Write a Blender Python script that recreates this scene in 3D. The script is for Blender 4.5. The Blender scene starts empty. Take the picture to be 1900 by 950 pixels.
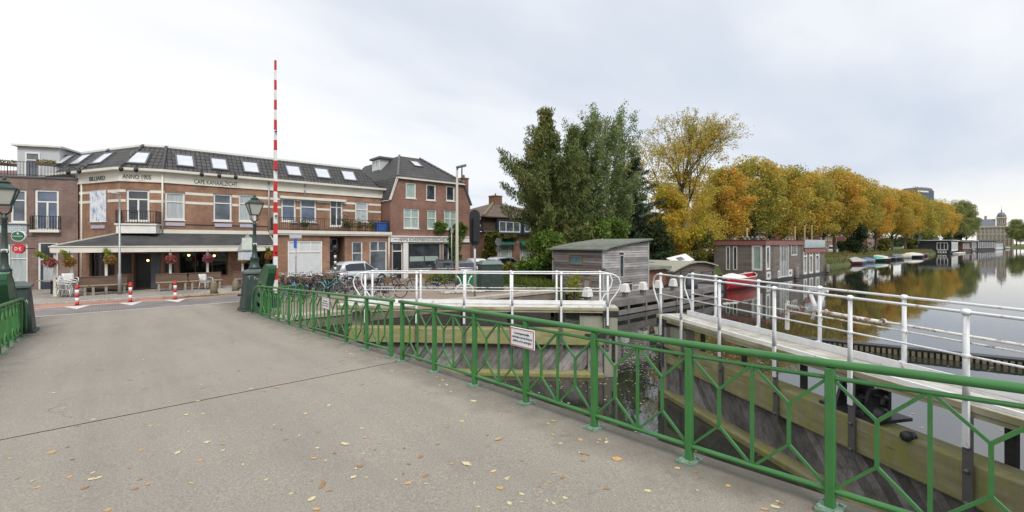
import bpy, math, random
import numpy as np
from mathutils import Vector, Matrix
random.seed(7)
SC = bpy.context.scene
COL = SC.collection
R = math.radians
PI = math.pi
# ---- the place: x runs along the canal, y runs along the bridge, z up; the bridge crown is z = 0 ----
EYE = 1.95
YAW = math.atan2(.665, .747)
CS, SN = math.cos(YAW), math.sin(YAW)
ZG = -.70          # street level
ZS = -.62          # pavement in front of the cafe
ZW = -2.25         # canal water
def ray(px):
    r = (px - 950) / 840
    return CS * r + SN, -SN * r + CS
def zat(py, Z): return EYE - (py - 452) * Z / 840
def on_y(px, y):
    a, b = ray(px); Z = y / b
    return a * Z, Z
def on_x(px, x):
    a, b = ray(px); Z = x / a
    return b * Z, Z
def on_z(px, py, z):
    Z = (EYE - z) * 840 / (py - 452); a, b = ray(px)
    return Vector((a * Z, b * Z, z))
def at(px, py, Z):
    a, b = ray(px)
    return Vector((a * Z, b * Z, zat(py, Z)))
def interp(tab, v):
    for (a, p), (b, q) in zip(tab, tab[1:]):
        if v <= b:
            return p + (q - p) * (v - a) / (b - a)
    return tab[-1][1]
DECK = [(-12, .42), (-5, .24), (-2, .145), (0, .078), (1.0, .034), (1.93, .003), (3.0, -.022), (4.5, -.045), (6.2, -.092), (8.0, -.155), (9.8, -.23), (12, -.325), (14.35, -.43), (17, -.54), (19, -.62), (20.4, -.668)]
def zd(s): return interp(DECK, s)
ORD = ['first', 'second', 'third', 'fourth', 'fifth', 'sixth', 'seventh', 'eighth', 'ninth', 'tenth', 'eleventh', 'twelfth', 'thirteenth', 'fourteenth', 'fifteenth', 'sixteenth', 'seventeenth', 'eighteenth', 'nineteenth', 'twentieth']

# ---- objects ----
WM = {}
def wm(o): return WM.get(o.name, Matrix.Identity(4))
def tag(o, label=None, cat=None, group=None, kind=None):
    if label: o['label'] = label
    if cat: o['category'] = cat
    if group: o['group'] = group
    if kind: o['kind'] = kind
    return o
def thing(name, label, cat, loc=(0, 0, 0), rz=0, group=None):
    o = bpy.data.objects.new(name, None); COL.objects.link(o)
    o.empty_display_size = .3
    o.location = loc; o.rotation_euler = (0, 0, rz)
    WM[o.name] = Matrix.Translation(Vector(loc)) @ Matrix.Rotation(rz, 4, 'Z')
    return tag(o, label, cat, group)
def link_mesh(name, me, mat, parent=None, M=None):
    o = bpy.data.objects.new(name, me); COL.objects.link(o)
    for m in (mat if isinstance(mat, (list, tuple)) else [mat]):
        me.materials.append(m)
    M = M if M is not None else Matrix.Identity(4)
    WM[o.name] = M
    if parent is not None:
        o.parent = parent
        L = wm(parent).inverted() @ M
    else:
        L = M
    o.matrix_basis = L
    return o
def dup(root, loc=None, rz=None, label=None, group=None, scale=None):
    r = root.copy(); COL.objects.link(r)
    if loc is not None: r.location = loc
    if rz is not None: r.rotation_euler = (0, 0, rz)
    if scale is not None: r.scale = (scale,) * 3 if not isinstance(scale, (tuple, list)) else scale
    if label: r['label'] = label
    if group: r['group'] = group
    for ch in list(root.children):
        c = ch.copy(); COL.objects.link(c); c.parent = r
        for g in list(ch.children):
            d = g.copy(); COL.objects.link(d); d.parent = c
    return r
class MB:
    def __init__(s): s.v = []; s.f = []; s.mi = []; s.m = 0; s.sm = []
    def add(s, vs, fs, smooth=False):
        n = len(s.v); s.v += [tuple(p) for p in vs]
        for f in fs:
            s.f.append(tuple(i + n for i in f)); s.mi.append(s.m); s.sm.append(smooth)
        return s
    def box(s, x0, x1, y0, y1, z0, z1):
        if x0 > x1: x0, x1 = x1, x0
        if y0 > y1: y0, y1 = y1, y0
        if z0 > z1: z0, z1 = z1, z0
        return s.add([(x0, y0, z0), (x1, y0, z0), (x1, y1, z0), (x0, y1, z0), (x0, y0, z1), (x1, y0, z1), (x1, y1, z1), (x0, y1, z1)],
                     [(0, 3, 2, 1), (4, 5, 6, 7), (0, 1, 5, 4), (1, 2, 6, 5), (2, 3, 7, 6), (3, 0, 4, 7)])
    def cbox(s, x, y, z, dx, dy, dz): return s.box(x - dx / 2, x + dx / 2, y - dy / 2, y + dy / 2, z, z + dz)
    def frustum(s, cx, cy, z0, z1, a0, b0, a1, b1):
        v = [(cx + i * a0, cy + j * b0, z0) for i, j in ((-1, -1), (1, -1), (1, 1), (-1, 1))] + [(cx + i * a1, cy + j * b1, z1) for i, j in ((-1, -1), (1, -1), (1, 1), (-1, 1))]
        return s.add(v, [(0, 3, 2, 1), (4, 5, 6, 7), (0, 1, 5, 4), (1, 2, 6, 5), (2, 3, 7, 6), (3, 0, 4, 7)])
    def bar(s, p, q, w, h=None, up=(0, 0, 1)):
        p = Vector(p); q = Vector(q); d = (q - p).normalized(); h = h or w
        u = Vector(up)
        if abs(d.dot(u)) > .99: u = Vector((0, 1, 0))
        a = d.cross(u).normalized() * w / 2; b = a.cross(d).normalized() * h / 2
        v = [p - a - b, p + a - b, p + a + b, p - a + b, q - a - b, q + a - b, q + a + b, q - a + b]
        return s.add(v, [(0, 1, 2, 3), (4, 7, 6, 5), (0, 4, 5, 1), (1, 5, 6, 2), (2, 6, 7, 3), (3, 7, 4, 0)])
    def path(s, pts, r, n=8, caps=True):
        pts = [Vector(p) for p in pts]; rs = r if isinstance(r, (list, tuple)) else [r] * len(pts)
        vs = []; fs = []; prev = None
        for i, p in enumerate(pts):
            d = (pts[min(i + 1, len(pts) - 1)] - pts[max(i - 1, 0)]).normalized()
            if prev is None:
                u = Vector((0, 0, 1)) if abs(d.z) < .9 else Vector((1, 0, 0))
                a = d.cross(u).normalized()
            else:
                a = (prev - d * prev.dot(d)).normalized()
            prev = a; b = d.cross(a)
            for k in range(n):
                t = 2 * PI * k / n
                vs.append(p + (a * math.cos(t) + b * math.sin(t)) * rs[i])
        m = len(pts)
        for i in range(m - 1):
            for k in range(n):
                k2 = (k + 1) % n
                fs.append((i * n + k, i * n + k2, (i + 1) * n + k2, (i + 1) * n + k))
        s.add(vs, fs, True)
        if caps:
            o = len(s.v) - len(vs)
            s.f.append(tuple(o + k for k in range(n))[::-1]); s.mi.append(s.m); s.sm.append(False)
            s.f.append(tuple(o + (m - 1) * n + k for k in range(n))); s.mi.append(s.m); s.sm.append(False)
        return s
    def tube(s, p, q, r, n=8, r2=None): return s.path([p, q], [r, r2 if r2 is not None else r], n)
    def lathe(s, prof, c=(0, 0, 0), n=12, smooth=True, ax='z'):
        vs = []; fs = []
        for (r, h) in prof:
            for k in range(n):
                t = 2 * PI * (k + .5) / n
                if ax == 'z': vs.append((c[0] + r * math.cos(t), c[1] + r * math.sin(t), c[2] + h))
                else: vs.append((c[0] + r * math.cos(t), c[1] + h, c[2] + r * math.sin(t)))
        m = len(prof)
        for i in range(m - 1):
            for k in range(n):
                k2 = (k + 1) % n
                fs.append((i * n + k, i * n + k2, (i + 1) * n + k2, (i + 1) * n + k))
        fs.append(tuple(range(n))[::-1]); fs.append(tuple((m - 1) * n + k for k in range(n)))
        return s.add(vs, fs, smooth)
    def ball(s, c, r, n=8, sc=(1, 1, 1)):
        prof = [(r * math.sin(PI * k / n), -r * math.cos(PI * k / n)) for k in range(n + 1)]
        o = len(s.v); s.lathe([(max(a, .001), h) for a, h in prof], (0, 0, 0), n)
        for i in range(o, len(s.v)):
            x, y, z = s.v[i]; s.v[i] = (c[0] + x * sc[0], c[1] + y * sc[1], c[2] + z * sc[2])
        return s
    def torus(s, c, R0, r, n=24, m=6, ax='y'):
        pts = [(c[0] + R0 * math.cos(2 * PI * k / n), c[1], c[2] + R0 * math.sin(2 * PI * k / n)) for k in range(n)]
        vs = []; fs = []
        for k in range(n):
            t = 2 * PI * k / n
            for j in range(m):
                u = 2 * PI * j / m; q = R0 + r * math.cos(u)
                if ax == 'y': vs.append((c[0] + q * math.cos(t), c[1] + r * math.sin(u), c[2] + q * math.sin(t)))
                else: vs.append((c[0] + q * math.cos(t), c[1] + q * math.sin(t), c[2] + r * math.sin(u)))
        for k in range(n):
            for j in range(m):
                fs.append((k * m + j, ((k + 1) % n) * m + j, ((k + 1) % n) * m + (j + 1) % m, k * m + (j + 1) % m))
        return s.add(vs, fs, True)
    def prism(s, poly, d, z=None):
        """poly: 3D points in order; d: extrusion vector"""
        n = len(poly); d = Vector(d); a = [Vector(p) for p in poly]
        vs = a + [p + d for p in a]
        fs = [tuple(range(n))[::-1], tuple(range(n, 2 * n))] + [(i, (i + 1) % n, n + (i + 1) % n, n + i) for i in range(n)]
        return s.add(vs, fs)
    def quad(s, *p): return s.add(p, [tuple(range(len(p)))])
    def loft(s, rings, smooth=True, caps=True, closed=True):
        n = len(rings[0]); vs = [p for r in rings for p in r]; fs = []
        for i in range(len(rings) - 1):
            for k in range(n if closed else n - 1):
                k2 = (k + 1) % n
                fs.append((i * n + k, i * n + k2, (i + 1) * n + k2, (i + 1) * n + k))
        if caps:
            fs.append(tuple(range(n))[::-1]); fs.append(tuple((len(rings) - 1) * n + k for k in range(n)))
        return s.add(vs, fs, smooth)
    def build(s, name, mat, parent=None, M=None, bevel=0):
        me = bpy.data.meshes.new(name); me.from_pydata(s.v, [], s.f)
        me.polygons.foreach_set('material_index', s.mi); me.polygons.foreach_set('use_smooth', s.sm)
        me.update()
        o = link_mesh(name, me, mat, parent, M)
        import bmesh
        bm = bmesh.new(); bm.from_mesh(me); bmesh.ops.recalc_face_normals(bm, faces=bm.faces[:]); bm.to_mesh(me); bm.free()
        if bevel:
            b = o.modifiers.new('bevel', 'BEVEL'); b.width = bevel; b.segments = 2; b.limit_method = 'ANGLE'
        return o
def B(name, mat, parent, x0, x1, y0, y1, z0, z1, M=None, bevel=0):
    return MB().box(x0, x1, y0, y1, z0, z1).build(name, mat, parent, M, bevel)

# ---- materials ----
MATS = {}
def nodes(name):
    m = bpy.data.materials.new(name); m.use_nodes = True
    nt = m.node_tree; nt.nodes.clear()
    out = nt.nodes.new('ShaderNodeOutputMaterial'); p = nt.nodes.new('ShaderNodeBsdfPrincipled')
    nt.links.new(p.outputs[0], out.inputs[0])
    return m, nt, p, out
def nd(nt, t, **k):
    n = nt.nodes.new(t)
    for a, v in k.items(): setattr(n, a, v)
    return n
def rgba(c): return (c[0], c[1], c[2], 1)
def sh(c, f): return tuple(max(0, min(1, x * f)) for x in c)
def coords(nt, scale=(1, 1, 1), world=False):
    if world:
        g = nd(nt, 'ShaderNodeNewGeometry'); src = g.outputs['Position']
    else:
        g = nd(nt, 'ShaderNodeTexCoord'); src = g.outputs['Object']
    mp = nd(nt, 'ShaderNodeMapping'); mp.inputs['Scale'].default_value = scale
    nt.links.new(src, mp.inputs[0]); return mp.outputs[0]
def noise_(nt, vec, scale, detail=4, rough=.6):
    n = nd(nt, 'ShaderNodeTexNoise'); n.inputs['Scale'].default_value = scale; n.inputs['Detail'].default_value = detail; n.inputs['Roughness'].default_value = rough
    nt.links.new(vec, n.inputs['Vector']); return n.outputs[0]
def ramp(nt, fac, stops):
    r = nd(nt, 'ShaderNodeValToRGB'); e = r.color_ramp.elements
    while len(e) < len(stops): e.new(.5)
    for i, (p, c) in enumerate(stops):
        e[i].position = p; e[i].color = rgba(c)
    nt.links.new(fac, r.inputs[0]); return r.outputs[0]
def mix(nt, fac, a, b, mode='MIX'):
    m = nd(nt, 'ShaderNodeMix', data_type='RGBA', blend_type=mode)
    for sock, v in ((m.inputs['Factor'], fac), (m.inputs[6], a), (m.inputs[7], b)):
        if hasattr(v, 'links'): nt.links.new(v, sock)
        elif isinstance(v, (int, float)): sock.default_value = v
        else: sock.default_value = rgba(v)
    return m.outputs[2]
def bump(nt, p, h, strength=.3, dist=.02):
    b = nd(nt, 'ShaderNodeBump'); b.inputs['Strength'].default_value = strength; b.inputs['Distance'].default_value = dist
    nt.links.new(h, b.inputs['Height']); nt.links.new(b.outputs[0], p.inputs['Normal']); return b
def mat(name, c, rough=.6, var=.12, scale=3, bmp=0, metal=0, dirt=None, dirt_amt=.5, dscale=2, stretch=(1, 1, 1), coat=0, spec=.5, bscale=None, lo=.48, hi=.68):
    if name in MATS: return MATS[name]
    m, nt, p, out = nodes(name)
    v = coords(nt, stretch)
    n1 = noise_(nt, v, scale, 6)
    colr = ramp(nt, n1, [(.3, sh(c, 1 - var)), (.7, sh(c, 1 + var))])
    if dirt:
        n2 = noise_(nt, v, dscale, 8, .65)
        f = ramp(nt, n2, [(lo, (0, 0, 0)), (hi, (dirt_amt,) * 3)])
        colr = mix(nt, f, colr, dirt)
    nt.links.new(colr, p.inputs['Base Color'])
    rr = nd(nt, 'ShaderNodeMapRange'); rr.inputs['To Min'].default_value = max(0, rough - .08); rr.inputs['To Max'].default_value = min(1, rough + .08)
    nt.links.new(n1, rr.inputs[0]); nt.links.new(rr.outputs[0], p.inputs['Roughness'])
    p.inputs['Metallic'].default_value = metal; p.inputs['Coat Weight'].default_value = coat; p.inputs['Specular IOR Level'].default_value = spec
    if bmp: bump(nt, p, noise_(nt, v, bscale or scale * 6, 5), bmp)
    MATS[name] = m; return m
def brickmat(name, c1, c2, mortar, w=.22, h=.065, ms=.012, plane='xz', var=.35, rough=.85, soil=None, off=.5, bmp=.3, world=False, big=.6, soilamt=.5, stretchn=(1, 1, 1)):
    if name in MATS: return MATS[name]
    m, nt, p, out = nodes(name)
    v = coords(nt, (1, 1, 1), world)
    s = nd(nt, 'ShaderNodeSeparateXYZ'); nt.links.new(v, s.inputs[0])
    cb = nd(nt, 'ShaderNodeCombineXYZ')
    ix = {'x': 0, 'y': 1, 'z': 2}
    nt.links.new(s.outputs[ix[plane[0]]], cb.inputs[0]); nt.links.new(s.outputs[ix[plane[1]]], cb.inputs[1])
    b = nd(nt, 'ShaderNodeTexBrick'); b.offset = off
    for k, val in (('Color1', rgba(c1)), ('Color2', rgba(c2)), ('Mortar', rgba(mortar)), ('Scale', 1), ('Mortar Size', ms), ('Brick Width', w), ('Row Height', h), ('Mortar Smooth', .3), ('Bias', 0)):
        b.inputs[k].default_value = val
    nt.links.new(cb.outputs[0], b.inputs['Vector'])
    v2 = coords(nt, stretchn, world)
    n = noise_(nt, v2, big, 6, .65)
    f = ramp(nt, n, [(.3, (1 - var,) * 3), (.7, (1 + var * .6,) * 3)])
    colr = mix(nt, 1.0, b.outputs[0], f, 'MULTIPLY')
    if soil:
        n2 = noise_(nt, v2, big * 2.3, 8, .7)
        ff = ramp(nt, n2, [(.5, (0, 0, 0)), (.72, (soilamt,) * 3)])
        colr = mix(nt, ff, colr, soil)
    nt.links.new(colr, p.inputs['Base Color']); p.inputs['Roughness'].default_value = rough
    if bmp:
        inv = nd(nt, 'ShaderNodeMath', operation='SUBTRACT'); inv.inputs[0].default_value = 1; nt.links.new(b.outputs[1], inv.inputs[1])
        bump(nt, p, inv.outputs[0], bmp, .02)
    MATS[name] = m; return m
def leafmat(name, stops, rough=.55, scale=.35, trans=.48):
    if name in MATS: return MATS[name]
    m, nt, p, out = nodes(name)
    g = nd(nt, 'ShaderNodeNewGeometry'); oi = nd(nt, 'ShaderNodeObjectInfo')
    v = coords(nt, (1, 1, 1), True)
    n = noise_(nt, v, scale, 3)
    a = nd(nt, 'ShaderNodeMath', operation='MULTIPLY_ADD'); a.inputs[1].default_value = .45; nt.links.new(g.outputs['Random Per Island'], a.inputs[0])
    b = nd(nt, 'ShaderNodeMath', operation='MULTIPLY_ADD'); b.inputs[1].default_value = 1.1; nt.links.new(n, b.inputs[0]); nt.links.new(a.outputs[0], b.inputs[2])
    a.inputs[2].default_value = -.36
    d = nd(nt, 'ShaderNodeMath', operation='MULTIPLY_ADD'); d.inputs[1].default_value = .24; nt.links.new(oi.outputs['Random'], d.inputs[0]); nt.links.new(b.outputs[0], d.inputs[2])
    b2 = nd(nt, 'ShaderNodeMath', operation='SUBTRACT'); nt.links.new(d.outputs[0], b2.inputs[0]); b2.inputs[1].default_value = .10
    colr = ramp(nt, b2.outputs[0], stops)
    nt.links.new(colr, p.inputs['Base Color']); p.inputs['Roughness'].default_value = rough; p.inputs['Specular IOR Level'].default_value = .3
    t = nd(nt, 'ShaderNodeBsdfTranslucent'); nt.links.new(colr, t.inputs[0])
    mx = nd(nt, 'ShaderNodeMixShader'); mx.inputs[0].default_value = trans
    nt.links.new(p.outputs[0], mx.inputs[1]); nt.links.new(t.outputs[0], mx.inputs[2]); nt.links.new(mx.outputs[0], out.inputs[0])
    MATS[name] = m; return m
def pane(name, c, rough=.04, var=.3, scale=1.2, stretch=(1, 1, 1), metal=0, spec=.8):
    if name in MATS: return MATS[name]
    m, nt, p, out = nodes(name)
    n = noise_(nt, coords(nt, stretch), scale, 4)
    nt.links.new(ramp(nt, n, [(.35, sh(c, 1 - var)), (.65, sh(c, 1 + var))]), p.inputs['Base Color'])
    p.inputs['Roughness'].default_value = rough; p.inputs['Specular IOR Level'].default_value = spec
    MATS[name] = m; return m
def emit(name, c, s):
    m, nt, p, out = nodes(name)
    p.inputs['Base Color'].default_value = rgba(c); p.inputs['Emission Color'].default_value = rgba(c); p.inputs['Emission Strength'].default_value = s
    return m
# common materials
WHITE = mat('white_paint', (.72, .71, .68), .45, .06, 2, dirt=(.42, .40, .35), dirt_amt=.25, dscale=1.5)
CREAM = mat('cream_paint', (.68, .66, .58), .5, .06, 1.5, dirt=(.4, .38, .32), dirt_amt=.25, dscale=1.2)
WORN = mat('worn_white_paint', (.78, .79, .80), .4, .06, 6, dirt=(.30, .16, .07), dirt_amt=.7, dscale=7, bmp=.1, lo=.60, hi=.70)
RUST = mat('rusty_white_paint', (.68, .66, .62), .6, .08, 6, dirt=(.20, .10, .05), dirt_amt=.9, dscale=9, bmp=.2, lo=.50, hi=.6)
def worn_green():
    m, nt, p, out = nodes('green_gloss_paint'); v = coords(nt)
    c = ramp(nt, noise_(nt, v, 2.5, 5), [(.3, (.030, .145, .034)), (.7, (.048, .195, .050))])
    c = mix(nt, ramp(nt, noise_(nt, v, 7, 8, .75), [(.52, (0, 0, 0)), (.72, (.6,) * 3)]), c, (.085, .165, .07))
    c = mix(nt, ramp(nt, noise_(nt, v, 28, 4, .7), [(.64, (0, 0, 0)), (.70, (.85,) * 3)]), c, (.045, .075, .035))
    c = mix(nt, ramp(nt, noise_(nt, v, 17, 6, .8), [(.62, (0, 0, 0)), (.68, (.85,) * 3)]), c, (.12, .062, .035))
    nt.links.new(c, p.inputs['Base Color']); nt.links.new(ramp(nt, noise_(nt, v, 9, 5), [(.3, (.28,) * 3), (.7, (.55,) * 3)]), p.inputs['Roughness'])
    p.inputs['Coat Weight'].default_value = .12; bump(nt, p, noise_(nt, v, 40, 4), .12, .004); return m
GREEN = worn_green()
PALEGREEN = mat('weathered_green_plate', (.17, .27, .20), .6, .2, 12, dirt=(.10, .10, .07), dirt_amt=.6, dscale=9)
DKGREEN = mat('dark_green_paint', (.026, .048, .040), .4, .15, 3, dirt=(.09, .11, .09), dirt_amt=.3, dscale=4)
CABGREEN = mat('cabinet_dark_green', (.022, .042, .036), .5, .15, 3, dirt=(.08, .095, .085), dirt_amt=.3, dscale=4)
IRON = mat('dark_iron', (.025, .027, .032), .5, .25, 8, dirt=(.09, .07, .05), dirt_amt=.5, dscale=8, bmp=.1)
BLACK = mat('black_paint', (.014, .014, .016), .45, .2, 4)
RUBBER = mat('black_rubber', (.016, .016, .016), .7, .2, 6)
ALU = mat('grey_galvanised', (.36, .37, .38), .45, .08, 4, metal=.4)
CHROME = mat('bright_metal', (.55, .56, .57), .25, .05, 4, metal=.9)
GDARK = pane('dark_window_glass', (.045, .052, .06), .03, .5)
GMID = pane('grey_window_glass', (.10, .12, .14), .03, .45)
GBLUE = pane('blueish_window_glass', (.10, .13, .19), .03, .35)
GCURT = pane('curtained_glass', (.38, .42, .42), .06, .18, 6, (3, 1, .3))
GGREEN = pane('pale_green_curtain_glass', (.30, .40, .36), .06, .2, 6, (3, 1, .3))
GBLIND = pane('white_blind_glass', (.60, .62, .63), .08, .05, 3)
GSKY = pane('roof_window_glass', (.55, .58, .62), .12, .06, 2, spec=1)  # pale base colour stands in for bright sky reflected in the pane
LEADG = mat('lead_grey', (.10, .11, .125), .55, .12, 4)
def glass_clear():
    m, nt, p, out = nodes('clear_glass')
    t = nd(nt, 'ShaderNodeBsdfTransparent'); t.inputs[0].default_value = (.75, .8, .8, 1)
    g = nd(nt, 'ShaderNodeBsdfGlossy'); g.inputs['Roughness'].default_value = .02
    fr = nd(nt, 'ShaderNodeFresnel'); fr.inputs[0].default_value = 1.5
    mx = nd(nt, 'ShaderNodeMixShader'); nt.links.new(fr.outputs[0], mx.inputs[0]); nt.links.new(t.outputs[0], mx.inputs[1]); nt.links.new(g.outputs[0], mx.inputs[2])
    nt.links.new(mx.outputs[0], out.inputs[0]); return m
GCLEAR = glass_clear()

# ---- lettering ----
def text(body, w, h, M, m, parent, name='lettering', depth=.012):
    cu = bpy.data.curves.new('t', 'FONT'); cu.body = body; cu.align_x = 'CENTER'; cu.align_y = 'CENTER'; cu.extrude = .01; cu.resolution_u = 3
    ob = bpy.data.objects.new('t', cu); COL.objects.link(ob)
    dg = bpy.context.evaluated_depsgraph_get()
    me = bpy.data.meshes.new_from_object(ob.evaluated_get(dg))
    bpy.data.objects.remove(ob); me.name = name
    n = len(me.vertices); a = np.zeros(n * 3); me.vertices.foreach_get('co', a); a = a.reshape(-1, 3)
    lo, hi = a.min(0), a.max(0); a = (a - (lo + hi) / 2) / (hi - lo) * np.array([w, h, depth])
    a = np.stack([a[:, 0], -a[:, 2], a[:, 1]], 1)     # stand it up, facing -y
    me.vertices.foreach_set('co', a.ravel()); me.materials.clear(); me.update()
    return link_mesh(name, me, m, parent, M)

# ---- facades ----
class Fac:
    """a wall plane from p0 to p1 seen from outside (p0 on the left); local x along, y into the house, z up"""
    def __init__(s, p0, p1):
        s.p0 = Vector((p0[0], p0[1], 0)); d = Vector((p1[0] - p0[0], p1[1] - p0[1], 0)); s.L = d.length; s.d = d.normalized()
        s.n = Vector((-s.d.y, s.d.x, 0)); s.M = Matrix.Translation(s.p0) @ Matrix.Rotation(math.atan2(s.d.y, s.d.x), 4, 'Z')
    def hit(s, px):
        a, b = ray(px); q = Vector((a, b, 0)); Z = s.p0.dot(s.n) / q.dot(s.n)
        return (q * Z - s.p0).dot(s.d), Z
    def rect(s, x0, y0, x1, y1):
        a, _ = s.hit(x0); b, _ = s.hit(x1); _, Z = s.hit((x0 + x1) / 2)
        return a, b, zat(y1, Z), zat(y0, Z)
    def shift(s, dy):
        o = Fac((0, 0), (1, 0)); o.p0 = s.p0 + s.n * dy; o.L = s.L; o.d = s.d; o.n = s.n
        o.M = Matrix.Translation(o.p0) @ Matrix.Rotation(math.atan2(s.d.y, s.d.x), 4, 'Z'); return o
def wall_mesh(mb, x0, x1, z0, z1, ops, th=.22, ends=True):
    xs = sorted({x0, x1} | {min(max(v, x0), x1) for o in ops for v in o[:2]}); zs = sorted({z0, z1} | {min(max(v, z0), z1) for o in ops for v in o[2:4]})
    for a, b in zip(xs, xs[1:]):
        for c, d in zip(zs, zs[1:]):
            cx, cz = (a + b) / 2, (c + d) / 2
            if any(o[0] < cx < o[1] and o[2] < cz < o[3] for o in ops): continue
            mb.quad((a, 0, c), (b, 0, c), (b, 0, d), (a, 0, d))
    for a, b, c, d in [o[:4] for o in ops]:
        mb.quad((a, 0, c), (a, 0, d), (a, th, d), (a, th, c)); mb.quad((b, 0, c), (b, th, c), (b, th, d), (b, 0, d))
        mb.quad((a, 0, d), (b, 0, d), (b, th, d), (a, th, d)); mb.quad((a, 0, c), (a, th, c), (b, th, c), (b, 0, c))
    if ends:
        mb.quad((x0, 0, z0), (x0, 0, z1), (x0, th, z1), (x0, th, z0)); mb.quad((x1, 0, z0), (x1, th, z0), (x1, th, z1), (x1, 0, z1))
        mb.quad((x0, 0, z1), (x1, 0, z1), (x1, th, z1), (x0, th, z1))
def window(parent, M, r, cols=(), rows=(), fw=.075, fm=None, gm=None, sill=True, y=.06, name='window', part=None, bars=()):
    """r = x0,x1,z0,z1; cols/rows = mullion and transom fractions; a bar (fx0,fx1,fz) adds a short transom"""
    fm = fm or WHITE; gm = gm or GMID
    x0, x1, z0, z1 = r; W = x1 - x0; H = z1 - z0
    mb = MB()
    mb.box(x0, x0 + fw, y, y + .09, z0, z1); mb.box(x1 - fw, x1, y, y + .09, z0, z1)
    mb.box(x0 + fw, x1 - fw, y, y + .09, z1 - fw, z1); mb.box(x0 + fw, x1 - fw, y, y + .09, z0, z0 + fw)
    zz = sorted([z0 + fw] + [z0 + H * q for q in rows] + [z1 - fw])
    for q in rows: mb.box(x0 + fw, x1 - fw, y + .01, y + .085, z0 + H * q - fw * .35, z0 + H * q + fw * .35)
    for q in cols:
        fx = q if isinstance(q, (int, float)) else q[0]
        lo, hi = (z0 + fw, z1 - fw) if isinstance(q, (int, float)) else (z0 + H * q[1], z0 + H * q[2])
        mb.box(x0 + W * fx - fw * .4, x0 + W * fx + fw * .4, y + .013, y + .082, lo, hi)
    if sill: mb.box(x0 - .04, x1 + .04, -.05, y + .1, z0 - .06, z0 - .002)
    w = mb.build(name, fm, parent, M)
    B('pane', gm, w, x0 + fw * .8, x1 - fw * .8, y + .05, y + .056, z0 + fw * .8, z1 - fw * .8, M)
    return w
# ================= camera, sky, sun =================
cam = bpy.data.cameras.new('camera'); co = bpy.data.objects.new('camera', cam); COL.objects.link(co)
cam.sensor_width = 36; cam.lens = 840 / 1900 * 36; cam.shift_y = -23 / 1900; cam.clip_end = 9000; cam.clip_start = .05
co.location = (0, 0, EYE); co.rotation_euler = (PI / 2, 0, -YAW)
SC.camera = co
SUN_EL, SUN_AZ = R(50), R(200)      # azimuth measured clockwise from +y
w = bpy.data.worlds.new('World'); SC.world = w; w.use_nodes = True
nt = w.node_tree; nt.nodes.clear()
wo = nt.nodes.new('ShaderNodeOutputWorld')
sky = nt.nodes.new('ShaderNodeTexSky'); sky.sky_type = 'NISHITA'; sky.sun_disc = False
sky.sun_elevation = SUN_EL; sky.sun_rotation = SUN_AZ; sky.dust_density = 2
bg1 = nt.nodes.new('ShaderNodeBackground'); bg1.inputs[1].default_value = .10; nt.links.new(sky.outputs[0], bg1.inputs[0])
tc = nt.nodes.new('ShaderNodeTexCoord'); sp = nt.nodes.new('ShaderNodeSeparateXYZ'); nt.links.new(tc.outputs['Generated'], sp.inputs[0])
def wmath(op, a, b=None, c=None):
    n = nt.nodes.new('ShaderNodeMath'); n.operation = op
    for i, v in enumerate((a, b, c)):
        if v is None: continue
        if hasattr(v, 'links'): nt.links.new(v, n.inputs[i])
        else: n.inputs[i].default_value = v
    return n.outputs[0]
zc = wmath('MAXIMUM', sp.outputs[2], 0.0)
den = wmath('ADD', zc, .22)
cbx = nt.nodes.new('ShaderNodeCombineXYZ')
nt.links.new(wmath('DIVIDE', sp.outputs[0], den), cbx.inputs[0]); nt.links.new(wmath('DIVIDE', sp.outputs[1], den), cbx.inputs[1])
mp = nt.nodes.new('ShaderNodeMapping'); mp.inputs['Scale'].default_value = (.55, 1.0, 1); mp.inputs['Rotation'].default_value = (0, 0, R(-25)); mp.inputs['Location'].default_value = (.6, 1.3, 0)
nt.links.new(cbx.outputs[0], mp.inputs[0])
n1 = noise_(nt, mp.outputs[0], .75, 4, .5); n2 = noise_(nt, mp.outputs[0], 2.4, 5, .55)
cl = wmath('ADD', wmath('MULTIPLY', n1, .78), wmath('MULTIPLY', n2, .22))
# a broad clearer patch of cloud towards the canal side, whiter over the houses
sd = wmath('ADD', wmath('MULTIPLY', sp.outputs[0], .55), wmath('MULTIPLY', sp.outputs[1], -.42))
cl2 = wmath('SUBTRACT', cl, wmath('MULTIPLY', sd, .20))
crm = ramp(nt, cl2, [(.24, (.56, .62, .725)), (.38, (.665, .712, .79)), (.47, (.80, .825, .87)), (.58, (.90, .905, .915)), (.74, (.99, .985, .98))])
# warm light low over the far end of the canal
low = wmath('MULTIPLY', ramp(nt, zc, [(0, (1, 1, 1)), (.055, (.9, .9, .9)), (.12, (0, 0, 0))]), wmath('MAXIMUM', wmath('MULTIPLY', wmath('SUBTRACT', sp.outputs[0], .78), 4.5), 0))
wcol = mix(nt, low, crm, (.95, .93, .88))
wcol = mix(nt, ramp(nt, sp.outputs[2], [(0, (1, 1, 1)), (.03, (0, 0, 0))]), wcol, (.74, .76, .79)) if False else wcol
bg2 = nt.nodes.new('ShaderNodeBackground'); bg2.inputs[1].default_value = .85; nt.links.new(wcol, bg2.inputs[0])
mxw = nt.nodes.new('ShaderNodeMixShader'); mxw.inputs[0].default_value = .93
nt.links.new(bg1.outputs[0], mxw.inputs[1]); nt.links.new(bg2.outputs[0], mxw.inputs[2]); nt.links.new(mxw.outputs[0], wo.inputs[0])
sl = bpy.data.lights.new('sun', 'SUN'); sl.energy = 2.0; sl.angle = R(25); sl.color = (1, .96, .90)
so = bpy.data.objects.new('sun', sl); COL.objects.link(so)
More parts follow.
